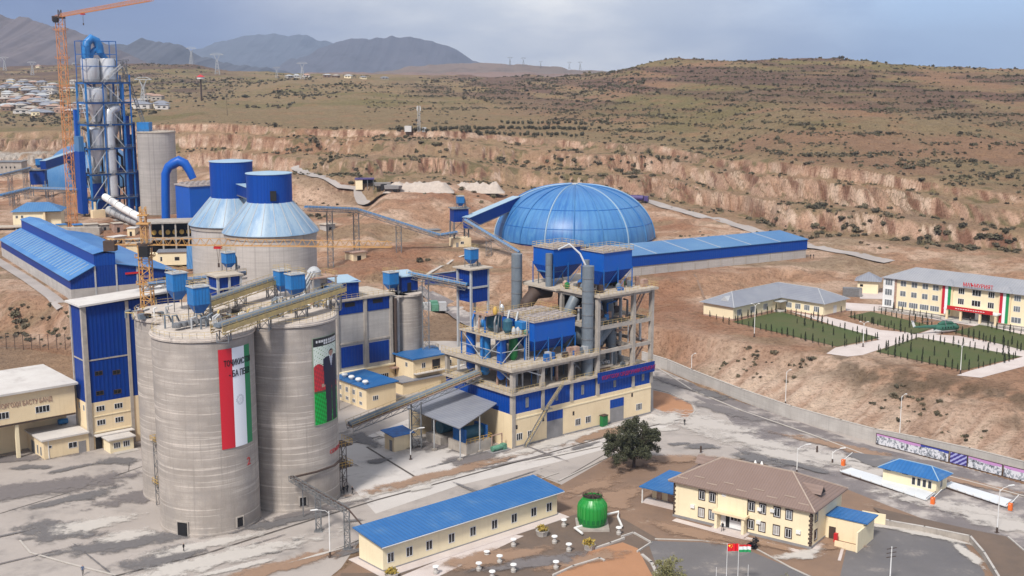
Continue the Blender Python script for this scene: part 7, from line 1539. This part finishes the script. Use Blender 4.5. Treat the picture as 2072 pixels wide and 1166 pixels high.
ad = thing('admin_building', 'three storey cream office block with grey metal roof, banners and red roof lettering', 'building', (116.2, 368.5, 8), -44.7)
AL = 62
simple_part(ad, 'wall', 'cream_pale', (0,0,0,AL,14,9.9)); simple_part(ad, 'plinth', 'stone', (-.1,-.1,0,AL,14,.7)); simple_part(ad, 'corner_bay', 'white_paint', (-.8,-.5,.7,2.9,3,9.9)); simple_part(ad, 'pilaster', 'rust', (2.9,-.25,.7,3.5,0-.002,9.9), (-.86,3.0,.7,-.1,4,9.9))
MB().add([(-1.4,-1.2,9.9),(AL,-1.2,9.9),(AL,15.2,9.9),(-1.4,15.2,9.9),(6,7,13.0),(AL,7,13.0)],[(0,1,5,4),(2,3,4,5),(3,0,4),(3,2,1,0)]).build('roof', 'pale_roof', ad, smooth=False)
for z_ in (2.2, 5.5, 8.6):
    for x_ in (5.6, 9.2, 12.7, 16.0): window(ad, x_, z_, 1.9 if z_ > 3 else 2.9, 1.7, y=0, nm=2 if z_ > 3 else 4, pane='glass_light')
    window(ad, 1.1, z_, 2.4, 2.0, y=-.5, nm=3, pane='glass_light')
    for x_ in (40.6, 44.4, 48.4): window(ad, x_, z_, 2.0 if z_ > 3 else 2.9, 1.7, y=0, nm=3, pane='glass_light')
for z_ in (5.5, 8.6):
    for x_, w_ in ((24.0,1.9),(28.6,2.7),(33.0,1.9)): window(ad, x_, z_, w_, 1.8, y=0, nm=3)
for k, x_ in enumerate((17.9, 35.3)):
    simple_part(ad, 'pilaster', 'cream', (x_,-.5,.7,x_+3.6,0-.002,10.2)); MB().add([(x_-.7,-1.6,9.95),(x_+4.3,-1.6,9.95),(x_+4.3,3,9.95),(x_-.7,3,9.95),(x_+1.8,1,11.8)],[(0,1,4),(1,2,4),(2,3,4),(3,0,4)]).build('gable_roof', 'pale_roof', ad, smooth=False)
    t_ = thing('flag_banner', ('left' if k == 0 else 'right')+' one of two striped banners hanging on the administration building', 'banner', (116.2, 368.5, 8), -44.7)
    o_ = picture(t_, 'cloth', 0,0,0, 1.2 if k == 0 else .9, 9.7, 12, 20, lambda u, v: (.50,.012,.03) if u < .34 else ((.78,.80,.82) if u < .68 else (.01,.25,.08)), flat=(2.7,)); o_.location = (x_+.45, -.62, 0)
simple_part(ad, 'canopy', 'white_paint', (20.4,-3.4,3.3,36.5,-.51,3.7)); simple_part(ad, 'canopy_sign', 'red_paint', (21.4,-3.5,3.35,35.2,-3.402,4.5)); simple_part(ad, 'entrance', 'glass', (24,-.05,.7,33,-.002,3.2)); simple_part(ad, 'door', 'white_frame', (28.6,-.12,.7,30.2,-.052,3.0))
for k in range(12): simple_part(ad, 'lettering_line', 'white_paint', (24+k*.75,-3.54,3.78,24.5+k*.75,-3.502,3.98)) if k < 12 else None
for x_ in (21.0,25.2,31.0,35.6): simple_part(ad, 'column', 'cream', (x_,-3.2,0,x_+.6,-2.6,3.29))
text('МАЪМУРИЯТ', 1.5, 'red_paint', ad, (24.9,-1.4,10.5), ex=.06, sx_=.92)
simple_part(ad, 'terrace', 'stone', (-1,-3.6,0,AL,-.12,.35))
m_ = MB().rail([(0,-4,.0),(20,-4,.0)],1.3,2.4,.06).rail([(37,-4,0),(60,-4,0)],1.3,2.4,.06); m_.build('fence', 'dark_trim', ad)
x, y = 116.2+29*cos(radians(-44.7))+(-4)*-sin(radians(-44.7)), 368.5+29*sin(radians(-44.7))+(-4)*cos(radians(-44.7)); person(x, y, 8.2, -45, 'person in dark clothes before the administration entrance')
# L-shaped building
lg = thing('lodge', 'low L shaped cream building with a grey hipped metal roof', 'building', (65.5, 350.2, 8), 43)
simple_part(lg, 'wall', 'cream_pale', (0,0,0,24,11,4.1), (24.002,-15.3,0,36.5,11,4.1)); simple_part(lg, 'plinth', 'rust', (-.06,-.06,0,23.9,11,.5), (23.94,-15.36,0,36.56,11,.5))
E_ = .9; z0_, z1_ = 4.1, 7.3
MB().add([(-E_,-E_,z0_),(24-E_,-E_,z0_),(24-E_,-15.3-E_,z0_),(36.5+E_,-15.3-E_,z0_),(36.5+E_,11+E_,z0_),(-E_,11+E_,z0_),(6,5.2,z1_),(30.2,5.2,z1_),(30.2,-9.2,z1_)],
         [(0,1,7,6),(1,2,8,7),(2,3,8),(3,4,7,8),(4,5,6,7),(5,0,6),(5,4,3,2,1,0)]).build('roof', 'grey_roof', lg, smooth=False)
m_ = MB()
for a_, b_ in (((-E_,-E_,z0_),(6,5.2,z1_)),((24-E_,-15.3-E_,z0_),(30.2,-9.2,z1_)),((6,5.2,z1_),(30.2,5.2,z1_)),((30.2,5.2,z1_),(30.2,-9.2,z1_)),((36.5+E_,-15.3-E_,z0_),(30.2,-9.2,z1_)),((-E_,11+E_,z0_),(6,5.2,z1_))): m_.bar(a_, b_, .14)
m_.build('ridge_cap', 'pale_steel', lg)
o = MB().add([(-1.6,0,0),(1.6,0,0),(0,0,1.5),(0,3.4,1.5)],[(0,1,2),(0,2,3),(1,3,2)]).build('dormer', 'pale_steel', lg, smooth=False); o.location = (1.4,4.4,5.0); o.rotation_euler = (0,0,radians(-90))
for x_ in (3.0, 9.6, 16.2): window(lg, x_, 2.1, 2.2, 1.9, y=0, nm=3, pane='glass_light')
for y_ in (-3.2, -6.4, -9.6, -13.0): window(lg, 0,0,2.0,1.7, x3=(24.0,y_,2.1), rz=-90, nm=3, pane='glass_light')
simple_part(lg, 'porch', 'stone', (20.4,-2.6,0,23.9,-.08,.4)); simple_part(lg, 'porch_roof', 'pale_steel', (20.2,-2.8,3.2,23.9,-.08,3.4)); simple_part(lg, 'door', 'white_frame', (29.4,-15.42,.5,31.2,-15.37,2.8))
x, y = G(1755,594,8); kb = thing('pavilion', 'small square cream pavilion with a grey pyramid roof', 'pavilion', (x, y, 8), -20); simple_part(kb, 'wall', 'cream_pale', (-3.3,0,0,3.3,6,4.2)); MB().add([(-4.3,-1,4.2),(4.3,-1,4.2),(4.3,7,4.2),(-4.3,7,4.2),(0,3,6.9)],[(0,1,4),(1,2,4),(2,3,4),(3,0,4),(3,2,1,0)]).build('roof', 'grey_roof', kb, smooth=False); window(kb, -2.0, 2.6, 1.0, .8, y=0, nm=1, frame='dark_trim')
x, y = G(1725,601,8); t_ = thing('container', 'olive grey container beside the small pavilion', 'container', (x, y, 8), -10); simple_part(t_, 'body', 'grey_steel', (-3,0,0,3,2.5,2.8)); simple_part(t_, 'door', 'plinth', (2.0,-.05,.2,2.9,-.002,2.6))
# helicopter on the garden crossing
a_ = G(1840,680,8); b_ = G(1950,670,8); rz_ = degrees(atan2(b_[1]-a_[1], b_[0]-a_[0])); L_ = hypot(b_[0]-a_[0], b_[1]-a_[1])
he = thing('helicopter', 'white and dark green helicopter parked on the garden crossing', 'helicopter', ((a_[0]+b_[0])/2, (a_[1]+b_[1])/2, 8), rz_)
he.scale = (.86,.86,.86)
MB().tube([(-1.0,0,2.0),(0,0,1.9),(1.5,0,1.75),(5,0,1.75),(7,0,1.7),(8.2,0,1.5),(8.8,0,1.35)], [.75,1.15,1.3,1.3,1.2,.85,.25], 18).build('body', 'heli_green', he)
MB().tube([(-1.0,0,1.5),(0,0,1.35),(1.5,0,1.2),(5,0,1.2),(7,0,1.2),(8.3,0,1.2)], [.6,1.0,1.08,1.08,.95,.5], 18).build('belly', 'heli_white', he)
MB().tube([(-.8,0,2.3),(-4,0,2.55),(-9.2,0,2.8)], [.75,.5,.25], 12).build('tail_boom', 'heli_green', he)
MB().tube([(.5,0,3.0),(2,0,3.3),(5.5,0,3.2),(6.6,0,2.8)], [.5,.75,.7,.3], 12).build('engine_housing', 'heli_green', he)
MB().add([(-8.6,-.08,2.8),(-9.6,-.08,2.8),(-10.6,-.08,5.0),(-9.7,-.08,5.0),(-8.6,.08,2.8),(-9.6,.08,2.8),(-10.6,.08,5.0),(-9.7,.08,5.0)],[(0,1,2,3),(7,6,5,4),(0,4,5,1),(1,5,6,2),(2,6,7,3),(3,7,4,0)]).build('tail_fin', 'heli_white', he, smooth=False)
m_ = MB()
for k in range(5): t2 = 2*pi*k/5+.3; m_.bar((3,0,4.1),(3+cos(t2)*7.4,sin(t2)*7.4,3.9),.10)
m_.lathe([(.3,3.6),(.3,4.2)],10,(3,0)); m_.build('main_rotor', 'grey_steel', he)
m_ = MB()
for k in range(3): t2 = 2*pi*k/3; m_.bar((-10.2,-.2,4.9),(-10.2+cos(t2)*1.4,-.2,4.9+sin(t2)*1.4),.07)
m_.build('tail_rotor', 'grey_steel', he); MB().tube([(7.2,0,2.1),(8.1,0,1.9),(8.5,0,1.7)],[.95,.68,.4],12).build('windscreen', 'glass', he)
for x_, y_ in ((7,0),(1,1.4),(1,-1.4)): MB().bar((x_,y_-.15,.35),(x_,y_+.15,.35),.35,n=12).bar((x_,y_,.35),(x_,y_*.6,1.2),.07).build('wheel', 'dark_trim', he)
for y_ in (-1.28, 1.28):
    for k in range(5): MB().bar((1.2+k*1.1,y_,2.0),(1.2+k*1.1,y_*1.02,2.0),.26,n=12).build('cabin_window', 'glass', he)
# young cypresses in rows round the lawns
rc = random.Random(77)
def cyp_mesh(seed):
    r_ = random.Random(seed)
    def f():
        z_ = r_.random()**.8; a_ = r_.uniform(0,6.28); rr = .26*(1-z_)**.6*(1 if z_ > .12 else .6)*r_.uniform(.4,1.1); return (cos(a_)*rr, sin(a_)*rr, .15+z_*1.95)
    return leaves(240, f, .10, r_)
protos = []
for s_ in range(4):
    o = cyp_mesh(s_).build('crown', 'leaf_cypress', None, smooth=False); tr = MB().bar((0,0,0),(0,0,.8),.035).build('trunk', 'bark', None); protos.append((o.data, tr.data)); bpy.data.objects.remove(o); bpy.data.objects.remove(tr)
def cypress(x, y, z, sc):
    c_, t2 = rc.choice(protos); t_ = thing('cypress', 'young dark cypress in the rows planted round the garden lawns', 'cypress tree', (x, y, z), rc.uniform(0,360), 'young cypresses round the lawns'); t_.scale = (sc*rc.uniform(.85,1.1), sc*rc.uniform(.85,1.1), sc)
    for d_, n_ in ((c_,'crown'),(t2,'trunk')): o = bpy.data.objects.new(n_, d_); C.objects.link(o); o.parent = t_
ROWS = [((1486,655),(1690,706),17),((1484,652),(1576,632),9),((1585,634),(1775,688),17),((1700,704),(1780,688),7),((1600,652),(1720,690),6),((1640,644),(1705,632),7),((1716,644),(1848,680),13),((1765,632),(1895,664),11),((1735,650),(1870,668),7),
        ((1774,716),(1858,686),9),((1860,688),(2062,726),16),((1776,716),(1948,754),12),((1955,752),(2060,728),8),((1830,712),(1990,735),6),((1930,676),(2072,714),12),((1990,662),(2072,682),7),((1800,628),(1890,648),8),((1430,640),(1480,660),4),((1960,690),(2060,700),5)]
for a_, b_, n_ in ROWS:
    p_ = Vector(G(*a_, 8)); q_ = Vector(G(*b_, 8))
    for k in range(n_):
        t2 = (k+rc.uniform(.3,.7))/n_; v = p_.lerp(q_, t2); cypress(v.x+rc.uniform(-.3,.3), v.y+rc.uniform(-.3,.3), 8.08, rc.uniform(.75,1.35))

# ------------------------------------------------------------------ scrub on the banks, quarry benches and upland
def bush_mesh(seed, n, s_=.24, flat=.75):
    r_ = random.Random(seed); cs_ = [(r_.uniform(-.45,.45), r_.uniform(-.45,.45), r_.uniform(.3,.6)*flat, r_.uniform(.28,.45)) for _ in range(6)]
    m_ = leaves(n, blobs(cs_, r_), s_, r_); 
    for k in range(4): a_ = r_.uniform(0,6.28); m_.bar((0,0,-.3),(cos(a_)*.4,sin(a_)*.4,.6),.03,.015,3)
    return m_
BM = {}
for mt in ('scrub','scrub_dark'):
    for s_ in range(4): o = bush_mesh(s_+(10 if mt == 'scrub' else 0), 90).build('shrub', mt, None, smooth=False); BM[(mt, s_)] = o.data; bpy.data.objects.remove(o)
rs = np.random.RandomState(3)
cand = []
def scatter(n, px0, px1, y0, y1, size, accept):
    t_ = (rs.uniform(px0, px1, n)-1036)/FPX; Y_ = rs.uniform(y0**.5, y1**.5, n)**2; X_ = t_*Y_; z_, f_ = terrain(X_, Y_); e_ = .8
    sl = np.hypot((terrain(X_+e_, Y_)[0]-z_)/e_, (terrain(X_, Y_+e_)[0]-z_)/e_)
    k_ = accept(X_, Y_, z_, f_, sl, t_); s_ = rs.uniform(size[0], size[1], n)*(1+(rs.random_sample(n) > .93)*.8)
    for i in np.nonzero(k_)[0]: cand.append((X_[i], Y_[i], z_[i], s_[i]))
U = lambda n: rs.random_sample(n)
# upland: contour rows of scrub, dense patches, grassy gaps
def rowsel(X, Y, z, f, sl, t): 
    rows = np.abs(((z/3.3+fbm(X/60, Y/60, 33, 2)*.8) % 1)-.5) > .34
    dens = sstep(.36, .60, fbm(X/40+z*.05, z/5, 55, 3))*.9+.10
    keep = (f > 7.08) & (f < 10.4) & (t > -.13) & (sl < 1.2)
    mound = (t > .03)*1.0+(t <= .03)*(f > 7.9)*.8
    return keep & (U(len(X)) < dens*np.where(rows, 1, .10)*np.clip(mound, .12, 1))
scatter(64000, 740, 2110, 520, 1500, (.6, 1.5), rowsel)
scatter(7000, 560, 1300, 950, 2000, (1.1, 2.4), lambda X,Y,z,f,sl,t: (f > 8.2) & (f < 10.3) & (U(len(X)) < sstep(.38,.6,fbm(X/90,Y/90,61,3))*.8) & (fbm(X/30,z/4,62,2) > .4))
scatter(5000, 0, 600, 800, 2300, (1.2, 2.6), lambda X,Y,z,f,sl,t: (f > 8.0) & (f < 10.3) & (U(len(X)) < sstep(.45,.62,fbm(X/80,Y/80,63,3))*.8))
scatter(1800, -20, 330, 950, 1800, (1.2, 2.8), lambda X,Y,z,f,sl,t: (f > 7.3) & (f < 9.6) & (U(len(X)) < .45))
scatter(16000, 330, 2110, 470, 860, (.6, 1.6), lambda X,Y,z,f,sl,t: (f > 5.05) & (f < 7.1) & (sl < .6) & (U(len(X)) < sstep(.48,.62,fbm(X/14,Y/7,59,3))*.9))
scatter(4000, 300, 2110, 400, 700, (.6, 1.4), lambda X,Y,z,f,sl,t: (f > 4.2) & (f < 5.2) & (U(len(X)) < sstep(.52,.66,fbm(X/18,Y/12,64,3))*.7) & (np.hypot(X-26,Y-499) > 42))
scatter(1600, 1400, 2100, 250, 330, (.5, 1.1), lambda X,Y,z,f,sl,t: (f > 1.3) & (f < 1.98) & (z < 7.6) & (U(len(X)) < sstep(.45,.65,fbm(X/9,Y/9,65,3))*.8))
scatter(500, -60, 250, 330, 372, (.6, 1.5), lambda X,Y,z,f,sl,t: (f > 1.1) & (f < 1.95) & (U(len(X)) < .35))
scatter(2600, 1230, 2110, 900, 1500, (.9, 2.3), lambda X,Y,z,f,sl,t: (f > 9.75) & (f < 10.15) & (U(len(X)) < .55))
for px, py, n_, w_ in ((640,300,14,12),(655,330,12,10),(700,355,10,9),(600,300,8,8),(560,420,8,8),(640,440,7,7),(1690,468,22,14),(1760,470,10,9),(1570,440,8,7),(1640,420,8,8),(1900,480,14,12),(2000,470,14,14),(1260,340,24,22),(1140,338,24,22),(1330,340,16,14),(1050,335,10,10),(1210,372,16,22),(1120,368,10,16),(930,380,8,12),(870,310,8,14),(2040,505,16,9),(1950,505,9,8),(860,530,3,2),(1115,505,3,2)):
    q = T(px, py)
    for k in range(n_):
        x_, y_ = q[0]+rs.normal()*w_*.5, q[1]+rs.normal()*w_*.35; cand.append((x_, y_, hgt(x_, y_), rs.uniform(1.2, 2.7)))
# keep clear of yards, roofs and the long store
def clear(c_):
    x_, y_ = c_[0], c_[1]; lx = (x_-44.3)*cos(radians(30.9))+(y_-408.1)*sin(radians(30.9)); ly = -(x_-44.3)*sin(radians(30.9))+(y_-408.1)*cos(radians(30.9))
    if -10 < lx < 80 and -3 < ly < 30: return False
    if hypot(x_-26, y_-499) < 38: return False
    return True
cand = [c_ for c_ in cand if clear(c_)]
cand.sort(key=lambda c_: -c_[3]/c_[1])
inframe = [c_ for c_ in cand if abs(c_[0]/c_[1]) < .43]
def where(c_):
    x_, y_ = c_[0], c_[1]; t_ = x_/y_
    if y_ < 345: return 'low dry shrub on the bare bank above the retaining wall' if t_ > 0 else 'low dry shrub on the bare bank left of the packing tower'
    return 'dark dry shrub among many alike on the benches of the quarry face' if y_ < 800 and c_[2] < 40 else 'dark dry shrub among many alike on the brown upland slope'
nI = 285; ind = set(map(id, inframe[:nI]))
for c_ in inframe[:nI]:
    o = bpy.data.objects.new('shrub', BM[(('scrub','scrub_dark')[rs.randint(2)], rs.randint(4))]); C.objects.link(o); o.location = (c_[0], c_[1], c_[2]-.1); s_ = c_[3]; o.scale = (s_, s_, s_*rs.uniform(.8,1.1)); o.rotation_euler = (0,0,rs.uniform(0,6.28)); tag(o, where(c_), 'shrub', 'dry shrubs on the slopes')
rest = [c_ for c_ in cand if id(c_) not in ind][:23000]
lo = []
for s_ in range(6): m_ = bush_mesh(40+s_, 18, .42); lo.append((np.array(m_.v), m_.f))
VS = []; FS = []; off = 0
for c_ in rest:
    v_, f_ = lo[rs.randint(6)]; a_ = rs.uniform(0,6.28); s_ = c_[3]; R2 = np.array([[cos(a_), -sin(a_), 0],[sin(a_), cos(a_), 0],[0,0,1]])*s_
    VS.append(v_@R2.T+np.array([c_[0], c_[1], c_[2]-.1])); FS += [tuple(i+off for i in q_) for q_ in f_]; off += len(v_)
me_ = bpy.data.meshes.new('scrub'); me_.from_pydata(np.concatenate(VS).tolist(), [], FS); me_.materials.append(M['scrub']); me_.materials.append(M['scrub_dark'])
nf = len(FS)//len(rest); mi = np.zeros(len(FS), int); bl_ = np.arange(len(FS))//max(1, nf); mi[(bl_*7919) % 5 < 2] = 1; me_.polygons.foreach_set('material_index', mi); me_.update()
o = bpy.data.objects.new('scrub', me_); C.objects.link(o); o['kind'] = 'stuff'; tag(o, 'dry scrub covering the far upland slopes and terraces', 'scrub', None)
# rows of young orchard trees on the plateau edge
k = 0
for r_i, (a_, b_, n_) in enumerate((((905,262),(1190,262),34),((930,274),(1180,276),26),((1010,250),(1200,254),18),((800,268),(905,270),12))):
    for i in range(n_):
        u = (i+rs.uniform(.2,.8))/n_; q = T(a_[0]+(b_[0]-a_[0])*u, a_[1]+(b_[1]-a_[1])*u+rs.uniform(-1.5,1.5))
        o = bpy.data.objects.new('orchard_tree', BM[('scrub_dark', rs.randint(4))]); C.objects.link(o); o.location = (q[0], q[1], q[2]); s_ = rs.uniform(2.0,3.2); o.scale = (s_*.8, s_*.8, s_*1.15); tag(o, 'small dark orchard tree in the planted rows above the quarry', 'orchard tree', 'orchard rows above the quarry')

# ------------------------------------------------------------------ far things: village, pylons, masts, quarry plant
rv = random.Random(21)
def house(x, y, z, label, grp, sc=1):
    w_, d_, h_ = rv.uniform(9,16)*sc, rv.uniform(7,10)*sc, rv.uniform(3,4.4)*sc; t_ = thing('village_house', label, 'house', (x, y, z-.6), rv.uniform(-30,50), grp)
    simple_part(t_, 'wall', rv.choice(['cream_pale','white_roof','soil','concrete','rust']), (-w_/2,-d_/2,0,w_/2,d_/2,h_+.6)); hh = rv.uniform(1.2,2.4)
    MB().add([(-w_/2-.6,-d_/2-.6,h_+.6),(w_/2+.6,-d_/2-.6,h_+.6),(w_/2+.6,d_/2+.6,h_+.6),(-w_/2-.6,d_/2+.6,h_+.6),(-w_/5,0,h_+.6+hh),(w_/5,0,h_+.6+hh)],[(0,1,5,4),(1,2,5),(2,3,4,5),(3,0,4),(3,2,1,0)]).build('roof', rv.choice(['pale_roof','grey_roof','grey_roof','pale_steel','rust','concrete']), t_, smooth=False)
    simple_part(t_, 'window', 'glass', (-w_*.3,-d_/2-.05,1.6,-w_*.1,-d_/2-.002,2.8), (w_*.1,-d_/2-.05,1.6,w_*.3,-d_/2-.002,2.8))
for k in range(112):
    px = rv.uniform(-5,230)*rv.uniform(.3,1) if k < 102 else rv.uniform(255,330); py = rv.uniform(168,236); 
    if px > 170: py = rv.uniform(215,238)
    if k >= 102: py = rv.uniform(200,222)
    q = T(px, py, 850); house(*q, 'small village house with a pale metal roof among many on the far left slope', 'village houses on the left slope')
for px, py in ((585,158),(600,157),(620,156),(662,157),(680,157),(705,158),(735,160),(778,161),(150,132),(78,137)):
    q = T(px, py, 1000); house(*q, 'white roofed house in the small row on the far ridge', 'houses on the far ridge', .75)
def pylon(px, py, H_, label, mt='pale_steel', Y=None):
    q = T(px, py, 700) if Y is None else D(px, py, Y); t_ = thing('power_pylon', label, 'pylon', (q[0], q[1], q[2]-1), rv.uniform(-20,20), 'power pylons on the skyline'); m_ = MB(); th = H_*.012
    for sx_ in (-1,1):
        for sy_ in (-1,1): m_.bar((sx_*H_*.11,sy_*H_*.11,0),(sx_*H_*.025,sy_*H_*.025,H_*.68),th); m_.bar((sx_*H_*.025,sy_*H_*.025,H_*.68),(sx_*H_*.13,0,H_*.9),th)
    for i in range(5):
        z0_, z1_ = H_*.68*i/5, H_*.68*(i+1)/5; w0, w1 = H_*(.11-.085*i/5), H_*(.11-.085*(i+1)/5)
        for s2 in (-1,1): m_.bar((-w0*s2,-w0,z0_),(w1*s2,-w1,z1_),th*.6); m_.bar((-w0,-w0*s2,z0_),(-w1,w1*s2,z1_),th*.6)
    m_.build('tower', mt, t_); MB().bar((-H_*.30,0,H_*.9),(H_*.30,0,H_*.9),th*1.2).bar((-H_*.3,0,H_*.9),(-H_*.13,0,H_*.97),th).bar((H_*.3,0,H_*.9),(H_*.13,0,H_*.97),th).bar((-H_*.13,0,H_*.97),(H_*.13,0,H_*.97),th).build('crossarm', mt, t_)
for px, py, H_, l_ in ((10,143,26,'pylon at the far left edge of the picture'),(66,152,24,'pylon left of the orange crane'),(292,218,28,'pylon on the hill right of the preheater tower'),(388,130,32,'left pylon on the left hill crest'),(440,150,34,'pylon right of the hill crest masts'),(612,160,24,'pylon above the far ridge houses'),(560,158,16,'small pylon left of the far ridge houses')): pylon(px, py, H_, l_)
for px, py, Y, H_, l_ in ((1032,133,3550,26,'leftmost pylon on the distant blue ridge'),(1059,134,3550,26,'second pylon on the distant blue ridge'),(1094,137,3550,20,'third, smaller pylon on the distant blue ridge'),(1152,140,3550,22,'fourth pylon on the distant blue ridge'),(1174,141,3550,24,'rightmost pylon on the distant blue ridge')): pylon(px, py, H_, l_, 'grey_steel', Y)
for px, py, H_, l_ in ((351,128,24,'left dark mast on the left hill crest'),(367,128,22,'middle dark mast on the left hill crest'),(383,129,18,'right dark mast on the left hill crest')):
    q = T(px, py, 900); t_ = thing('mast', l_, 'mast', (q[0], q[1], q[2]-1), 0, 'masts on the left hill'); MB().bar((0,0,0),(0,0,H_),.9,.5,6).build('pole', 'dark_trim', t_); MB().cbox(0,0,H_-2,3,3,1).build('head', 'dark_trim', t_)
q = T(408,205,700); t_ = thing('watch_tower', 'red roofed platform on a single dark pole, on the left upland', 'watch tower', (q[0], q[1], q[2]-1), 0); zt = D(408,158,q[1])[2]-q[2]; MB().bar((0,0,0),(0,0,zt),.8,.8,8).build('pole', 'dark_trim', t_); MB().lathe([(3.6,zt),(3.8,zt+2)],10).build('cabin','white_paint',t_); MB().lathe([(4.4,zt+2),(.4,zt+4.2)],10).build('roof', 'red_paint', t_)
q = T(848,268,500); t_ = thing('cell_mast', 'slim white lattice radio mast above the quarry edge', 'mast', (q[0], q[1], q[2]-.5), 0); zt = D(848,212,q[1])[2]-q[2]; MB().lattice((0,0,0),(0,0,zt),1.3,2.2,.12,.08).build('lattice', 'pale_steel', t_); simple_part(t_, 'antenna', 'white_paint', (-1.2,-.3,zt-3,-.8,.3,zt-.6), (.8,-.3,zt-3,1.2,.3,zt-.6)); simple_part(t_, 'cabinet', 'white_roof', (-8.5,-2,0,-4.5,2,3.4)); simple_part(t_, 'hut', 'pale_steel', (2,-2,0,4.4,1,2.6))
for px, py, w_, l_ in ((848,388,17,'pale gravel heap on the quarry floor, left one'),(965,388,14,'pale gravel heap on the quarry floor, right one')):
    q = T(px, py); m_ = MB(); n_ = 40; vs = []
    for j in range(12):
        for i in range(n_+1):
            u = i/n_*2-1; v = j/11*2-1; r2 = max(0, 1-abs(v)**2)*min(1, (1-abs(u))*3.5); vs.append((u*w_, v*6, 4.6*r2*(.75+.5*float(vnoise(u*9+px, v*3)))-.4))
    m_.add(vs, [(j*(n_+1)+i, j*(n_+1)+i+1, (j+1)*(n_+1)+i+1, (j+1)*(n_+1)+i) for j in range(11) for i in range(n_)]); o = m_.build('gravel_heap', 'gravel', None); o.location = (q[0], q[1], q[2]); tag(o, l_, 'gravel heap', 'gravel heaps')
q = T(738,385); t_ = thing('quarry_shed', 'open shed with a purple grey roof beside the quarry road', 'shed', q, 5); simple_part(t_, 'roof', 'tank_purple', (-5,-3,4.2,5,3,4.8)); simple_part(t_, 'wall', 'cream_pale', (-4.6,-2.6,-1,-1,2.6,4.19)); simple_part(t_, 'back_wall', 'dark', (-1,2,-1,4.6,2.6,4.19))
for x_ in (1.4, 4.4): simple_part(t_, 'post', 'grey_steel', (x_,-2.6,-1,x_+.3,-2.3,4.19))
def truck(px, py, rz, label, body='plinth', tank=False, name='truck'):
    q = T(px, py); t_ = thing(name, label, 'truck', (q[0], q[1], q[2]+.3), rz, 'quarry vehicles'); simple_part(t_, 'cab', 'dark' if not tank else 'tank_purple', (3.4,-1.2,.6,5.4,1.2,3.2)); simple_part(t_, 'windscreen', 'glass_light', (5.4,-1.0,1.9,5.45,1.0,3.0)); simple_part(t_, 'chassis', 'dark_trim', (-5,-1.0,.6,3.4,1.0,1.0))
    if tank: MB().bar((-5,0,2.2),(3,0,2.2),1.3,n=16).build('tank', 'tank_purple', t_)
    else: MB().add([(-5,-1.3,1.4),(3,-1.3,1),(3,1.3,1),(-5,1.3,1.4),(-5.4,-1.5,2.9),(3.2,-1.5,2.9),(3.2,1.5,2.9),(-5.4,1.5,2.9)],[(0,3,2,1),(4,5,6,7),(0,1,5,4),(1,2,6,5),(2,3,7,6),(3,0,4,7)]).build('tipper', body, t_, smooth=False)
    for x_ in (-3.6,-2.2,4.2):
        for y_ in (-1.15,1.15): MB().bar((x_,y_-.2,.55),(x_,y_+.2,.55),.55,n=12).build('wheel', 'dark', t_)
truck(778,384,10,'dark tipper truck parked right of the quarry shed'); truck(792,389,150,'second dark truck on the quarry floor, nearer the gravel heap'); truck(1290,411,-20,'purple tank truck on the road behind the dome', tank=True)
q = T(872,632); t_ = thing('sack_stack', 'pale green covered stack of sacks behind the slim silo', 'stack', q, 10)
for i in range(4):
    for j in range(2): MB().box(i*2.6-5,j*2.6,0,i*2.6-2.6,j*2.6+2.4,2.2+(i+j)%2*.6).build('sack', 'pale_steel' if i%2 else 'green_machine', t_, smooth=False)
# fence at the foot of the left bank
fp = [T(px, py) for px, py in ((-20,706),(40,706),(80,706),(118,706),(150,706))]; t_ = thing('wire_fence', 'wire fence on dark posts at the foot of the left bank', 'fence', (fp[0][0], fp[0][1], 0)); o0 = fp[0]
m_ = MB(); n_ = 30
for i in range(n_+1):
    v = Vector(fp[0]).lerp(Vector(fp[-1]), i/n_)-Vector((o0[0], o0[1], 0)); 
    if i % 3 == 0: MB().bar((v.x,v.y,v.z-.5),(v.x,v.y,v.z+4.2),.1).build('post', 'dark_trim', t_)
a_ = Vector(fp[0])-Vector((o0[0],o0[1],0)); b_ = Vector(fp[-1])-Vector((o0[0],o0[1],0))
for k in range(7): m_.bar(a_+Vector((0,0,.3+k*.62)), b_+Vector((0,0,.3+k*.62)), .03)
m_.build('wire', 'grey_steel', t_)

# ------------------------------------------------------------------ haze: a closed box of pale air
hm = bpy.data.materials.new('haze'); hm.use_nodes = True; t = NT(hm.node_tree); t.n.clear()
vol = t.new('ShaderNodeVolumePrincipled', {'Color': (.60,.74,1.0,1), 'Density': .000065, 'Anisotropy': .2}); t.l.new(vol.outputs[0], t.new('ShaderNodeOutputMaterial').inputs['Volume'])
M['haze'] = hm
zmax = max((o.matrix_world.translation.z for o in bpy.data.objects), default=0)
hz_ = MB().box(-9000,-300,-6,9000,17000,640).build('haze', 'haze', None, smooth=False); hz_['kind'] = 'stuff'; hz_['label'] = 'thin blue grey haze over the distance'; hz_['category'] = 'haze'
